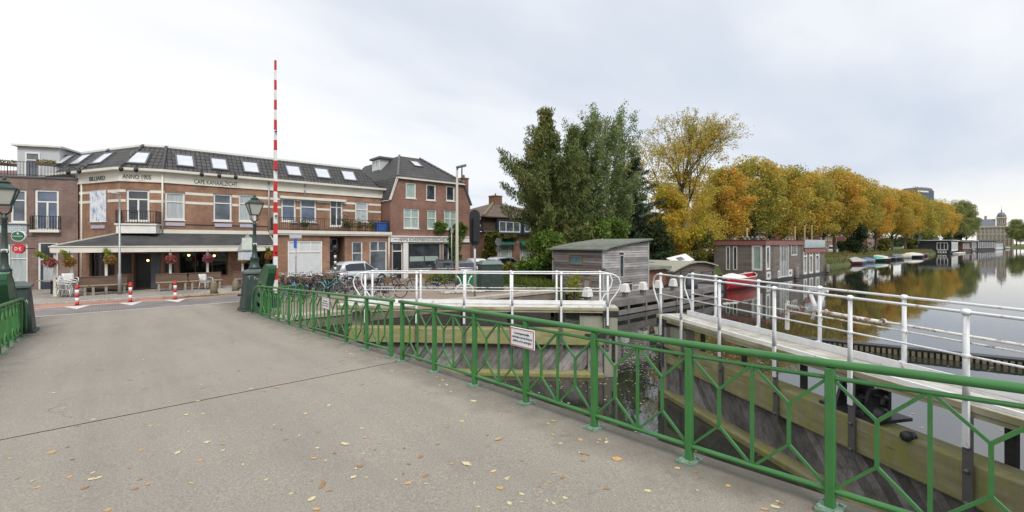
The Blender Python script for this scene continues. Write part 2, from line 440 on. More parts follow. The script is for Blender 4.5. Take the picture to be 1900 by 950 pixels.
sv = Vector((math.sin(SUN_AZ) * math.cos(SUN_EL), math.cos(SUN_AZ) * math.cos(SUN_EL), math.sin(SUN_EL)))
so.rotation_euler = sv.to_track_quat('Z', 'Y').to_euler(); so.location = (0, -20, 40)
SC.view_settings.view_transform = 'Standard'; SC.view_settings.look = 'None'; SC.view_settings.exposure = .44; SC.view_settings.gamma = 1
SC.render.engine = 'CYCLES'
SC.cycles.max_bounces = 6; SC.cycles.diffuse_bounces = 3; SC.cycles.glossy_bounces = 3; SC.cycles.transparent_max_bounces = 8; SC.cycles.transmission_bounces = 3
SC.cycles.use_denoising = True; SC.cycles.caustics_reflective = False; SC.cycles.caustics_refractive = False

# ================= ground, water, roads =================
BANK = 23.6
FARX = 640
def struct(o): return tag(o, kind='structure')
def ground_mat():
    m, nt, p, out = nodes('grassy_ground')
    v = coords(nt, world=True); a = noise_(nt, v, .12, 6); b = noise_(nt, v, 6, 4)
    c = ramp(nt, a, [(.35, (.055, .085, .02)), (.55, (.085, .11, .03)), (.7, (.13, .12, .05))])
    c = mix(nt, 1, c, ramp(nt, b, [(.3, (.6,) * 3), (.7, (1.25,) * 3)]), 'MULTIPLY')
    nt.links.new(c, p.inputs['Base Color']); p.inputs['Roughness'].default_value = .9; bump(nt, p, b, .6, .1); return m
GRD = ground_mat()
mb = MB()
mb.quad((-3000, 17.6, ZG), (18.9, 17.6, ZG), (18.9, BANK, ZG), (-3000, BANK, ZG))
mb.quad((-3000, BANK, ZG), (4000, BANK, ZG), (4000, 4000, ZG), (-3000, 4000, ZG))
mb.quad((FARX, -4000, ZG), (4000, -4000, ZG), (4000, BANK, ZG), (FARX, BANK, ZG))
mb.quad((-3000, -4000, ZG), (FARX, -4000, ZG), (FARX, -16, ZG), (-3000, -16, ZG))
mb.quad((18.9, BANK, ZG), (FARX, BANK, ZG), (FARX, BANK - 1.1, ZW - .3), (18.9, BANK - 1.1, ZW - .3))
mb.quad((FARX, -16, ZG), (FARX, BANK, ZG), (FARX - 3, BANK, ZW - .3), (FARX - 3, -16, ZW - .3))
mb.quad((-3000, -16, ZG), (FARX, -16, ZG), (FARX, -15, ZW - .3), (-3000, -15, ZW - .3))
struct(mb.build('ground', GRD))
def water_mat():
    m, nt, p, out = nodes('canal_water')
    v = coords(nt, (1, 1, 1), True)
    p.inputs['Base Color'].default_value = (.024, .027, .022, 1); p.inputs['Roughness'].default_value = .015
    p.inputs['IOR'].default_value = 1.6; p.inputs['Specular IOR Level'].default_value = .9
    a = noise_(nt, coords(nt, (1, 1, 1), True), 1.3, 3); b = noise_(nt, coords(nt, (.25, .8, 1), True), .35, 3)
    s = nd(nt, 'ShaderNodeMath', operation='MULTIPLY_ADD'); s.inputs[1].default_value = .35; nt.links.new(a, s.inputs[0]); nt.links.new(b, s.inputs[2])
    bump(nt, p, s.outputs[0], .085, .10)
    return m
mb = MB(); mb.quad((-400, -40, ZW), (FARX + 20, -40, ZW), (FARX + 20, 40, ZW), (-400, 40, ZW))
struct(mb.build('water', water_mat()))
def asphalt_mat():
    m, nt, p, out = nodes('asphalt_deck')
    v = coords(nt, world=True)
    g = noise_(nt, v, 62, 5, .9); f = noise_(nt, v, 210, 2, .8); a = noise_(nt, v, .5, 5); s = noise_(nt, coords(nt, (1.0, .25, 1), True), 1.4, 6, .7)
    c = ramp(nt, g, [(.33, (.155, .139, .117)), (.5, (.272, .246, .210)), (.67, (.43, .39, .335))])
    c = mix(nt, 1, c, ramp(nt, f, [(.3, (.72,) * 3), (.7, (1.28,) * 3)]), 'MULTIPLY')
    c = mix(nt, 1, c, ramp(nt, a, [(.35, (.95, .945, .935)), (.65, (1.04, 1.035, 1.03))]), 'MULTIPLY')
    c = mix(nt, ramp(nt, s, [(.54, (0, 0, 0)), (.74, (.28,) * 3)]), c, (.16, .145, .12))
    trk = noise_(nt, coords(nt, (1.1, .07, 1), True), 1.5, 4, .55); c = mix(nt, 1, c, ramp(nt, trk, [(.36, (.93, .928, .925)), (.5, (1, 1, 1)), (.64, (1.05, 1.045, 1.04))]), 'MULTIPLY')
    spt = noise_(nt, v, 3.3, 3, .5); c = mix(nt, ramp(nt, spt, [(.68, (0, 0, 0)), (.74, (.38,) * 3)]), c, (.13, .118, .10))
    w_ = nd(nt, 'ShaderNodeTexVoronoi', feature='DISTANCE_TO_EDGE'); w_.inputs['Scale'].default_value = .33
    dv = nd(nt, 'ShaderNodeVectorMath', operation='ADD'); nz = nd(nt, 'ShaderNodeTexNoise'); nz.inputs['Scale'].default_value = 1.6; nz.inputs['Detail'].default_value = 5; nt.links.new(v, nz.inputs['Vector']); nt.links.new(v, dv.inputs[0]); nt.links.new(nz.outputs[1], dv.inputs[1]); nt.links.new(dv.outputs[0], w_.inputs['Vector'])
    ck = nd(nt, 'ShaderNodeMath', operation='MULTIPLY'); nt.links.new(ramp(nt, w_.outputs['Distance'], [(0, (1, 1, 1)), (.0035, (0, 0, 0))]), ck.inputs[0]); nt.links.new(ramp(nt, noise_(nt, v, .45, 3), [(.52, (0, 0, 0)), (.6, (.7,) * 3)]), ck.inputs[1])
    c = mix(nt, ck.outputs[0], c, (.07, .063, .055))
    # moss and grit gather in a strip along both railings
    sx = nd(nt, 'ShaderNodeSeparateXYZ'); nt.links.new(v, sx.inputs[0])
    ab = nd(nt, 'ShaderNodeMath', operation='SUBTRACT'); nt.links.new(sx.outputs[0], ab.inputs[0]); ab.inputs[1].default_value = 1.05
    ab2 = nd(nt, 'ShaderNodeMath', operation='ABSOLUTE'); nt.links.new(ab.outputs[0], ab2.inputs[0])
    mm = nd(nt, 'ShaderNodeMath', operation='MULTIPLY_ADD'); nt.links.new(noise_(nt, v, 2.2, 6, .7), mm.inputs[0]); mm.inputs[1].default_value = 1.3; nt.links.new(ab2.outputs[0], mm.inputs[2])
    c = mix(nt, ramp(nt, wm_(nt, mm.outputs[0]), [(.50, (0, 0, 0)), (.80, (.85,) * 3)]), c, (.105, .095, .073))
    nt.links.new(c, p.inputs['Base Color']); p.inputs['Roughness'].default_value = .8; bump(nt, p, g, .5, .006); return m
def wm_(nt, s):
    q = nd(nt, 'ShaderNodeMapRange'); q.inputs['From Min'].default_value = 1.5; q.inputs['From Max'].default_value = 4.2; nt.links.new(s, q.inputs[0]); return q.outputs[0]
ASPH = asphalt_mat()
XL, XR = -1.98, 4.08
def deck(s0, s1, name):
    mb = MB(); n = int((s1 - s0) / .4) + 1; ys = [s0 + (s1 - s0) * i / n for i in range(n + 1)]
    for a, b in zip(ys, ys[1:]):
        mb.add([(XL, a, zd(a)), (XR, a, zd(a)), (XR, b, zd(b)), (XL, b, zd(b))], [(0, 1, 2, 3)], True)
        for x in (XL, XR): mb.quad((x, a, zd(a)), (x, b, zd(b)), (x, b, zd(b) - .16), (x, a, zd(a) - .16))
    for y in (s0, s1): mb.quad((XL, y, zd(y)), (XR, y, zd(y)), (XR, y, zd(y) - .16), (XL, y, zd(y) - .16))
    return struct(mb.build(name, ASPH))
# expansion joint is slightly skewed: near deck and far deck meet there
JR = on_z(735, 672, zd(7.4)); JL = on_z(0, 813, zd(6.6))
def jy(x): return JL.y + (JR.y - JL.y) * (x - JL.x) / (JR.x - JL.x)
def deck2(near):
    mb = MB(); n = 44
    for k in range(n):
        rows = []
        for i in (k, k + 1):
            row = []
            for j in range(7):
                x = XL + (XR - XL) * j / 6; t = i / n
                y = (-9 + (jy(x) - .014 + 9) * t) if near else (jy(x) + .014 + (20.4 - jy(x) - .014) * t)
                row.append((x, y, zd(y)))
            rows.append(row)
        mb.add(rows[0] + rows[1], [(j, j + 1, 8 + j, 7 + j) for j in range(6)], True)
        for j in (0, 6):
            a, b = rows[0][j], rows[1][j]; mb.quad(a, b, (b[0], b[1], b[2] - .18), (a[0], a[1], a[2] - .18))
    return struct(mb.build('bridge_deck', ASPH))
deck2(True); deck2(False)
mb = MB(); mb.add([(XL, jy(XL) - .012, zd(jy(XL)) - .02), (XR, jy(XR) - .012, zd(jy(XR)) - .02), (XR, jy(XR) + .012, zd(jy(XR)) - .02), (XL, jy(XL) + .012, zd(jy(XL)) - .02)], [(0, 1, 2, 3)])
struct(mb.build('deck_joint', RUBBER))
t = thing('bridge_girder', 'dark steel girders carrying the asphalt bridge deck over the water', 'bridge', (0, 5, -1))
for x in (XL + .12, XR - .14, 1.05):
    mb = MB(); ys = [-9 + i * .9 for i in range(31)]
    mb.loft([[(x - .1, y, zd(y) - .19), (x + .1, y, zd(y) - .19), (x + .1, y, zd(y) - .75), (x - .1, y, zd(y) - .75)] for y in ys], smooth=False); mb.build('girder', IRON, t)
# quay walls of the lock
QUAY = brickmat('old_quay_brick', (.075, .055, .045), (.05, .042, .036), (.03, .03, .028), .24, .07, .014, 'xz', soil=(.05, .07, .025), big=.8)
QUAYY = brickmat('old_quay_brick_side', (.075, .055, .045), (.05, .042, .036), (.03, .03, .028), .24, .07, .014, 'yz', soil=(.05, .07, .025), big=.8)
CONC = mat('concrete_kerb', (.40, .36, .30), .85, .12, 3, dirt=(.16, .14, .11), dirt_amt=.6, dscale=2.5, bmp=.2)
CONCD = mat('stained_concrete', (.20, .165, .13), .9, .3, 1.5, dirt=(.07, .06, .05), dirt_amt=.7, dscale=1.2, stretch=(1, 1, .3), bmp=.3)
t = thing('quay_wall', 'stained lock quay wall with a pale stone edge beside the parked bikes', 'wall', (5, 17.6, ZG))
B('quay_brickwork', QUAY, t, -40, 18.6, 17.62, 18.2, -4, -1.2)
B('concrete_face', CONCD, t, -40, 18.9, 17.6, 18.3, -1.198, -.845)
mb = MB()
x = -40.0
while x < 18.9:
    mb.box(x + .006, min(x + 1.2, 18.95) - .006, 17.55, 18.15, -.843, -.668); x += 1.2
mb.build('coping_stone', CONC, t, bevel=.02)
B('return_wall', QUAYY, t, 18.3, 18.88, 18.31, 23.6, -4, -.72)
t = thing('quay_wall', 'mossy lock wall on the near side under the bridge end', 'wall', (5, -2.6, ZG))
B('quay_brickwork', QUAY, t, -40, 16, -3.2, -2.6, -4, -.85)
B('coping_stone', CONC, t, -40, 16, -3.3, -2.55, -.848, -.70)
# paving sheets
PAVE = brickmat('tan_clinker_paving', (.345, .27, .205), (.28, .225, .18), (.17, .14, .115), .2, .1, .012, 'xy', world=True, big=.4, soil=(.19, .17, .12), soilamt=.6, bmp=.2)
ROADB = brickmat('grey_clinker_road', (.27, .24, .23), (.215, .195, .195), (.14, .13, .125), .2, .1, .014, 'xy', world=True, big=.5, bmp=.2)
TILES = brickmat('pale_paving_tiles', (.34, .315, .28), (.29, .27, .245), (.18, .17, .15), .3, .3, .012, 'xy', world=True, big=.5, soil=(.17, .16, .12), soilamt=.5, bmp=.1)
REDLANE = brickmat('red_cycle_lane', (.42, .205, .15), (.37, .185, .14), (.27, .15, .12), .3, .3, .008, 'xy', world=True, big=.6, bmp=.1)
LINE = mat('road_marking_paint', (.62, .61, .58), .7, .1, 4, dirt=(.25, .24, .22), dirt_amt=.5, dscale=6)
def sheet(name, m, z, *poly): return struct(MB().quad(*[(x, y, z) for x, y in poly]).build(name, m))
sheet('quay_paving', PAVE, -.696, (-40, 18.16), (18.28, 18.16), (18.28, 23.2), (24, 25), (24, 31), (-40, 31))
sheet('approach_road', ASPH, -.690, (-12, 20.4), (5.0, 20.4), (5.6, 23.55), (-14, 23.55))
sheet('street', ROADB, -.688, (-60, 23.6), (6.2, 23.6), (60, 24.6), (60, 27.4), (6, 26.5), (-60, 26.5))
sheet('cycle_path', REDLANE, -.684, (-40, 26.62), (3.2, 26.55), (2.2, 27.95), (-40, 28.15))
for y0, y1, x0, x1 in ((23.5, 23.62, -30, 4.4), (26.46, 26.58, -30, 3.4)):
    sheet('road_marking', LINE, -.680, (x0, y0), (x1, y0), (x1, y1), (x0, y1))
for (px, py) in ((143, 568), (242, 562), (325, 557)):
    g = on_z(px, py, -.68)
    sheet('road_marking', LINE, -.677, (g.x - .40, 26.45), (g.x + .02, 25.15), (g.x + .44, 26.45))
sheet('road_marking', LINE, -.679, (-6.5, 25.55), (-3.2, 24.75), (-3.0, 24.85), (-6.5, 25.75))
t = mb = MB(); mb.box(-30, 8.0, 28.2, 32.6, -.80, ZS); struct(mb.build('pavement', TILES))
mb = MB(); x = -30
while x < 8: mb.box(x + .005, x + .995, 28.05, 28.195, -.80, ZS + .004); x += 1
struct(mb.build('kerb', CONC, bevel=.012))
sheet('side_square', TILES, -.683, (-30, 32.6), (-1, 32.6), (-.6, 37), (-3, 38), (-30, 43))
sheet('bank_path', mat('gravel_path', (.36, .30, .22), .9, .2, 2), -.69, (36, 31), (600, 31), (600, 35), (36, 35))

# ================= green bridge railings =================
RX = 3.875
def railing(name, label, x, ys, y_end_curve=None, side=1):
    y0, y1 = ys[0], ys[-1]
    t = thing(name, label, 'railing', (x, ys[0], zd(ys[0])))
    def P(y, h): return Vector((x, y, zd(y) + h))
    a, b = y0 - .10, y1 + .10
    n = max(2, int((b - a) / .5)); yy = [a + (b - a) * i / n for i in range(n + 1)]
    top = [P(y, 1.049) for y in yy]
    if y_end_curve:
        e = y_end_curve
        top += [P(b + (e - b) * q, 1.049 - h) for q, h in ((.25, .015), (.5, .07), (.72, .19), (.88, .38), (.96, .58), (1.0, .80), (1.0, 1.0))]
    MB().path(top, .031, 12).build('top_rail', GREEN, t)
    MB().path([P(y, .948) for y in ([y0 + .03] + [y for y in yy if y0 < y < y1] + [y1 - .03])], .017, 6).build('mid_rail', GREEN, t)
    MB().path([P(y, .14) for y in ([y0 + .03] + [y for y in yy if y0 < y < y1] + [y1 - .03])], .022, 6).build('bottom_rail', GREEN, t)
    for k, y in enumerate(ys):
        z = zd(y)
        p = MB().box(x - .03, x + .03, y - .03, y + .03, z + .02, z + 1.02).build('post', GREEN, t, bevel=.006)
        mb = MB().box(x - .10, x + .10, y - .075, y + .075, z + .001, z + .022)
        for i in (-1, 1):
            for j in (-1, 1): mb.lathe([(.016, .022), (.016, .034), (.007, .036)], (x + i * .07, y + j * .05, z), 6)
        mb.build('base_plate', PALEGREEN, p)
    for a, b in zip(ys, ys[1:]):
        if b - a < .7: continue
        m = (a + b) / 2; mb = MB(); h = .024
        mb.bar(P(m, .15), P(m, .94), h, h)
        for p0, p1 in ((a, m), (m, b)):
            q = (p0 + p1) / 2
            mb.bar(P(q, .39), P(q, .70), h, h)
            for e in (p0, p1):
                s = 1 if e < q else -1; g = h - (.002 if s > 0 else .0045)
                mb.bar(P(e + s * .022, .935), P(q, .70), g, g); mb.bar(P(e + s * .022, .155), P(q, .39), g - .001, g - .001)
        mb.build('infill_bars', GREEN, t)
    return t
RA = [7.27 - 1.06 * k for k in range(14)][::-1]; RA = [y for y in RA]
railing('bridge_railing', 'green bridge railing nearest the viewer, running out of the bottom edge of the picture', RX, RA)
RB = [7.69 + 1.06 * k for k in range(10)]
railing('bridge_railing', 'green bridge railing beyond the deck joint, curving down beside the right-hand cabinet', RX, RB, 18.55)
railing('bridge_railing', 'green bridge railing on the far left edge ending beside its own cabinet', -1.76, [17.75 - 1.06 * k for k in range(14)][::-1], 18.7)
# notice on the near railing, and the smaller one beyond the joint
def notice(name, label, y, z0, z1, wid, lines):
    t = thing(name, label, 'sign', (RX - .05, y, z0))
    M = Matrix.Translation((RX - .055, y, 0)) @ Matrix.Rotation(-PI / 2, 4, 'Z') @ Matrix.Rotation(0, 4, 'X')
    wp = mat('notice_white', (.74, .76, .78), .35, .03, 4)
    B('panel', wp, t, -wid / 2, wid / 2, 0, .012, z0, z1, M, .01)
    rd = mat('notice_red', (.45, .10, .14), .5, .05, 4); e = .010
    mb = MB(); mb.box(-wid / 2 + e, wid / 2 - e, -.004, 0, z0 + e, z0 + 2 * e); mb.box(-wid / 2 + e, wid / 2 - e, -.004, 0, z1 - 2 * e, z1 - e)
    mb.box(-wid / 2 + e, -wid / 2 + 2 * e, -.004, 0, z0 + 2 * e, z1 - 2 * e); mb.box(wid / 2 - 2 * e, wid / 2 - e, -.004, 0, z0 + 2 * e, z1 - 2 * e)
    mb.build('border', rd, t, M)
    n = len(lines); H = (z1 - z0) * .6
    for i, (s, f) in enumerate(lines):
        zz = (z0 + z1) / 2 + H / 2 - H * (i + .5) / n
        text(s, wid * f, H / n * .66, M @ Matrix.Translation((0, -.004, zz)), BLACK, t, depth=.003)
    mb = MB(); mb.box(-.03, .03, .0125, .03, z0 + .03, z1 - .03); mb.build('bracket', IRON, t, M)
    return t
yn, _ = on_x(969, RX - .05)
notice('warning_notice', 'white notice with red border and three lines of text on the near green railing', yn, .66, .90, .44, [('Levensgevaarlijk,', .62), ('verboden van de brug te', .82), ('duiken of te springen', .76)])
yn, _ = on_x(604, RX - .05)
notice('warning_notice', 'small white notice on the far green railing in front of the bikes', yn, zd(yn) + .68, zd(yn) + .95, .46, [('Levensgevaarlijk,', .62), ('verboden van de brug te', .82), ('duiken of te springen', .76)])

# ================= bridge end: cabinets, lamps, horns, barrier =================
def cabinet(label, cx, cy, w, h, graffiti):
    z = -.66
    t = thing('bridge_cabinet', label, 'cabinet', (cx, cy, z))
    b = MB(); b.frustum(cx, cy, z + .1, z + h - .08, w / 2, w / 2, w / 2 - .10, w / 2 - .10); b.build('body', CABGREEN, t, bevel=.02)
    B('plinth', CABGREEN, t, cx - w / 2 - .06, cx + w / 2 + .06, cy - w / 2 - .06, cy + w / 2 + .06, z - .02, z + .098, bevel=.02)
    mb = MB(); mb.frustum(cx, cy, z + h - .079, z + h, w / 2 - .04, w / 2 - .04, w / 2 - .04, w / 2 - .04); mb.frustum(cx, cy, z + h + .001, z + h + .09, w / 2 - .05, w / 2 - .05, .2, .2); mb.build('lid', mat('lid_greygreen', (.085, .11, .105), .5, .2, 3), t, bevel=.012)
    mb = MB(); 
    for dz in (.35, .62): mb.bar((cx - w / 2 - .01, cy - .2, z + dz + .3), (cx - w / 2 - .12, cy - .2, z + dz + .3), .05); mb.ball((cx - w / 2 - .14, cy - .2, z + dz + .3), .05)
    mb.build('lock_handle', IRON, t)
    mb = MB()
    for (pts) in graffiti:
        mb.path([(cx + a * w, cy - w / 2 + .012 + .11 * (zz - .1) / h, z + zz) for a, zz in pts], .012, 5)
    mb.build('graffiti', WHITE, t)
    return t
PCX, PCY = 4.28, 20.0
cabinet('dark green bridge cabinet with white graffiti under the lamp, right of the deck', PCX, PCY, .90, 1.52,
        [[(-.3, 1.36), (-.3, 1.22)], [(-.38, 1.36), (-.16, 1.37)], [(-.1, 1.2), (-.1, 1.34), (.0, 1.22), (.1, 1.36), (.2, 1.2)], [(-.05, .95), (.02, 1.0), (.04, .9), (-.02, .82), (.05, .78)]])
LCX, LCY = -2.07, 19.27
cabinet('dark green bridge cabinet under the lamp on the far left edge of the deck', LCX, LCY, .88, 1.42, [[(.25, .88), (.28, 1.0), (.31, .9), (.35, 1.0), (.38, .9)]])
GLASSL = mat('milky_lantern_glass', (.50, .50, .44), .25, .06, 4)
def lamp_post(label, x, y, z, h):
    t = thing('street_lamp', label, 'street lamp', (x, y, z))
    c = (x, y, z)
    MB().lathe([(.20, 0), (.20, .1), (.16, .14), (.15, .4), (.17, .42), (.11, .5), (.085, .62), (.075, .9), (.09, .92), (.09, .97), (.07, 1.0), (.055, h - 1.15), (.075, h - 1.12), (.075, h - 1.06), (.05, h - 1.03), (.045, h - .95)], c, 14).build('post', DKGREEN, t)
    mb = MB(); zl = h - .72
    for k in range(4):
        a = PI / 4 + k * PI / 2; d = Vector((math.cos(a), math.sin(a), 0))
        mb.path([Vector(c) + Vector((0, 0, h - 1.0)) + d * .04, Vector(c) + Vector((0, 0, h - .9)) + d * .17, Vector(c) + Vector((0, 0, zl)) + d * .19], .016, 5)
        mb.bar(Vector(c) + Vector((0, 0, zl)) + d * .19, Vector(c) + Vector((0, 0, h - .28)) + d * .37, .03)
    for zz, r in ((zl, .19), (h - .28, .37)):
        q = [Vector(c) + Vector((math.cos(PI / 4 + k * PI / 2) * r, math.sin(PI / 4 + k * PI / 2) * r, zz)) for k in range(5)]
        for p0, p1 in zip(q, q[1:]): mb.bar(p0, p1, .035)
    mb.build('lantern_frame', DKGREEN, t)
    q0, q1 = .19 * .68, .37 * .68
    MB().frustum(x, y, z + zl + .02, z + h - .30, q0, q0, q1, q1).build('lantern_glass', GLASSL, t)
    mb = MB(); mb.frustum(x, y, z + h - .262, z + h - .13, .29, .29, .15, .15); mb.frustum(x, y, z + h - .129, z + h - .08, .10, .10, .13, .13); mb.frustum(x, y, z + h - .079, z + h - .02, .12, .12, .05, .05)
    mb.lathe([(.03, -.02), (.045, .02), (.03, .05), (.012, .07), (.008, .14)], (x, y, z + h), 8); mb.build('lantern_roof', DKGREEN, t)
    MB().lathe([(.035, .0), (.05, .1), (.05, .24), (.02, .3)], (x, y, z + h - .68), 8).build('bulb', mat('bulb_white', (.75, .75, .7), .3, .02, 2), t)
    mb = MB(); mb.cbox(x + .005, y - .06, z + .93, .13, .02, .1); mb.build('sticker', WHITE, t)
    return t
lamp_post('ornate dark green street lamp on the graffitied cabinet beside the striped barrier', PCX, PCY + .05, -.66 + 1.60, 2.86)
lamp_post('ornate dark green street lamp on the left-edge cabinet, cropped by the picture', LCX - .13, LCY - .25, -.66 + 1.43, 2.99)
def horn(label, x, y0):
    """curved steel end of the bascule truss, with cut-outs"""
    t = thing('bridge_horn', label, 'bridge part', (x, y0, -.6))
    outer = [(.45, -.25), (.42, .15), (.30, .55), (.08, .92), (-.25, 1.26), (-.72, 1.60), (-1.25, 1.80), (-1.55, 1.76)]
    inner = [(-.75, -.25), (-.78, .1), (-.86, .40), (-1.02, .72), (-1.22, 1.02), (-1.45, 1.3), (-1.60, 1.5), (-1.66, 1.68)]
    mb = MB(); th = .24
    n = len(outer)
    for i in range(n - 1):
        a, b, c, d = outer[i], outer[i + 1], inner[i + 1], inner[i]
        for sx in (-th / 2, th / 2 - .04):
            # web panel with a diamond opening
            pc = [(a[0] + b[0] + c[0] + d[0]) / 4, (a[1] + b[1] + c[1] + d[1]) / 4]
            R_ = [a, b, c, d]
            if i in (1, 2, 3):
                inn = [(pc[0] + (p[0] - pc[0]) * .48, pc[1] + (p[1] - pc[1]) * .48) for p in R_]
                for k in range(4):
                    k2 = (k + 1) % 4
                    mb.prism([(x + sx, y0 + q[0], -.6 + q[1]) for q in (R_[k], R_[k2], inn[k2], inn[k])], (.04, 0, 0))
            else:
                mb.prism([(x + sx, y0 + q[0], -.6 + q[1]) for q in R_], (.04, 0, 0))
    mb.build('web_plate', DKG2, t)
    for name, cv in (('outer_flange', outer), ('inner_flange', inner)):
        mb = MB(); s = 1 if cv is outer else -1
        mb.loft([[(x - .125, y0 + p[0] + s * .005, -.6 + p[1] + .005), (x + .125, y0 + p[0] + s * .005, -.6 + p[1] + .005), (x + .125, y0 + p[0] + s * .045, -.6 + p[1] + .03), (x - .125, y0 + p[0] + s * .045, -.6 + p[1] + .03)] for p in cv], False); mb.build(name, DKG2, t)
    B('end_plate', DKG2, t, x - .125, x + .125, y0 - 1.70, y0 - 1.54, -.6 + 1.66, -.6 + 1.80)
    mb = MB()
    for i in range(4):
        for j in (-.1, .1): mb.ball((x + j, y0 + outer[i + 1][0] + .05, -.6 + outer[i + 1][1] + .03), .025, 6)
    mb.build('rivets', DKG2, t)
    return t
DKG2 = mat('bottle_green_paint', (.03, .115, .055), .38, .15, 3, coat=.2, dirt=(.10, .15, .10), dirt_amt=.4, dscale=4)
horn('curved green steel bridge horn with cut-outs between the graffitied cabinet and the barrier', 4.22, 18.85)
horn('curved green steel bridge horn on the far left edge behind the railing', -2.0, 18.3)
# barrier boom, raised
bx, bz = on_y(511, 20.6)[0], 0
t = thing('barrier_boom', 'tall red and white striped barrier raised upright at the bridge end', 'barrier', (bx, 20.6, ZG))
RED = mat('signal_red', (.52, .022, .02), .4, .08, 3, dirt=(.3, .05, .04), dirt_amt=.4)
WST = mat('barrier_white', (.74, .74, .73), .4, .05, 3, dirt=(.5, .48, .45), dirt_amt=.4)
Zb = on_y(511, 20.6)[1]; ztop = zat(112, Zb)
n = 22; z0 = -.1; 
for k in range(n):
    a = z0 + (ztop - z0) * (k / n) ** .93; b = z0 + (ztop - z0) * ((k + 1) / n) ** .93
    r0 = .085 - .045 * (a - z0) / (ztop - z0); r1 = .085 - .045 * (b - z0) / (ztop - z0)
    MB().frustum(bx, 20.6, a, b - .001, r0, r0 * .7, r1, r1 * .7).build('boom_stripe', WST if k % 2 == 0 else RED, t)
MB().box(bx - .16, bx + .16, 20.45, 20.8, ZG, -.11).build('boom_foot', CABGREEN, t, bevel=.02)
mb = MB()
for z in (1.6, 3.1, 5.0, 6.6): mb.lathe([(.035, -.09), (.035, .02)], (bx, 20.54, z), 8, ax='y')
mb.build('boom_lamp', IRON, t)
# green steel hoops beside the barrier (low gate in front of the bikes)
gx = on_y(534, 20.9)[0]
t = thing('steel_barrier', 'low green steel hoop barrier just right of the striped boom', 'barrier', (gx, 20.9, ZG))
MB().path([(gx - .62, 20.9, ZG), (gx - .62, 20.9, .10), (gx - .5, 20.9, .20), (gx - .3, 20.9, .12), (gx + .3, 20.9, .12), (gx + .5, 20.9, .20), (gx + .62, 20.9, .10), (gx + .62, 20.9, ZG)], .035, 8).build('hoop', GREEN, t)
mb = MB()
for k in range(5): mb.bar((gx - .42 + .21 * k, 20.9, ZG + .15), (gx - .42 + .21 * k, 20.9, .09), .03)
mb.bar((gx - .6, 20.9, ZG + .15), (gx + .6, 20.9, ZG + .15), .03); mb.build('bars', GREEN, t)
# ================= lock gates with white walkways =================
def plank_mat(name, c, dirt, amt=.6, st=(1, 1, 1), moss=None, **k): return mat(name, c, .85, .25, 2.5, dirt=dirt, dirt_amt=amt, dscale=2.2, stretch=st, bmp=.35, **k)
def mossy(name, wood, moss, green):
    m, nt, p, out = nodes(name)
    v = coords(nt, (.35, 1.5, 1.5)); w1 = noise_(nt, v, 5, 6)
    c = ramp(nt, w1, [(.3, sh(wood, .65)), (.55, wood), (.75, sh(wood, 1.35))])
    v2 = coords(nt, (1.3, 1, .45)); n = noise_(nt, v2, 2.6, 10, .75)
    c = mix(nt, ramp(nt, n, [(.40, (0, 0, 0)), (.62, (.9,) * 3)]), c, moss)
    n3 = noise_(nt, v2, 4.5, 10, .8)
    c = mix(nt, ramp(nt, n3, [(.50, (0, 0, 0)), (.70, (.8,) * 3)]), c, green)
    ckn = noise_(nt, coords(nt, (.25, 3, 3.2)), 4.2, 5, .6); c = mix(nt, ramp(nt, ckn, [(.63, (0, 0, 0)), (.68, (.8,) * 3)]), c, (.05, .045, .03))
    n4 = noise_(nt, v, 14, 4, .7)
    c = mix(nt, ramp(nt, n4, [(.62, (0, 0, 0)), (.74, (.6,) * 3)]), c, (.30, .28, .20))
    nt.links.new(c, p.inputs['Base Color']); p.inputs['Roughness'].default_value = .9; bump(nt, p, n3, .5, .03); return m
BEAM = mossy('mossy_gate_timber', (.33, .285, .19), (.25, .255, .065), (.27, .345, .04))
SILL = mossy('wet_mossy_timber', (.26, .22, .17), (.24, .24, .06), (.33, .36, .03))
def islandwood(name, c, dirt, amt, st, lo=.5, hi=1.4):
    m, nt, p, out = nodes(name); v = coords(nt, st); n = noise_(nt, v, 3, 8, .7); g = nd(nt, 'ShaderNodeNewGeometry')
    cc = ramp(nt, n, [(.28, sh(c, .55)), (.5, c), (.72, sh(c, 1.4))]); cc = mix(nt, 1, cc, ramp(nt, g.outputs['Random Per Island'], [(0, (lo,) * 3), (1, (hi,) * 3)]), 'MULTIPLY')
    cc = mix(nt, ramp(nt, noise_(nt, coords(nt), 1.6, 9, .75), [(.46, (0, 0, 0)), (.66, (amt,) * 3)]), cc, dirt)
    nt.links.new(cc, p.inputs['Base Color']); p.inputs['Roughness'].default_value = .85; bump(nt, p, n, .4); MATS[name] = m; return m
PLANK = islandwood('grey_gate_planks', (.225, .212, .208), (.06, .055, .03), .8, (2.2, 1, 1.2))
POSTW = mat('grey_green_post_timber', (.33, .325, .265), .85, .18, 2, dirt=(.12, .13, .06), dirt_amt=.6, dscale=2, stretch=(2.5, 2.5, .4), bmp=.3)
DECKW = islandwood('worn_white_boards', (.46, .45, .42), (.24, .20, .085), .75, (.5, 4, 4), .8, 1.15)
DECKE = mat('mossy_board_edge', (.38, .35, .24), .85, .2, 3, dirt=(.20, .19, .05), dirt_amt=.7, dscale=2.5, stretch=(.5, 1, 1), bmp=.3)
STRAP = mat('grey_iron_strap', (.12, .12, .115), .55, .25, 5, dirt=(.07, .055, .04), dirt_amt=.7, dscale=5, bmp=.1)
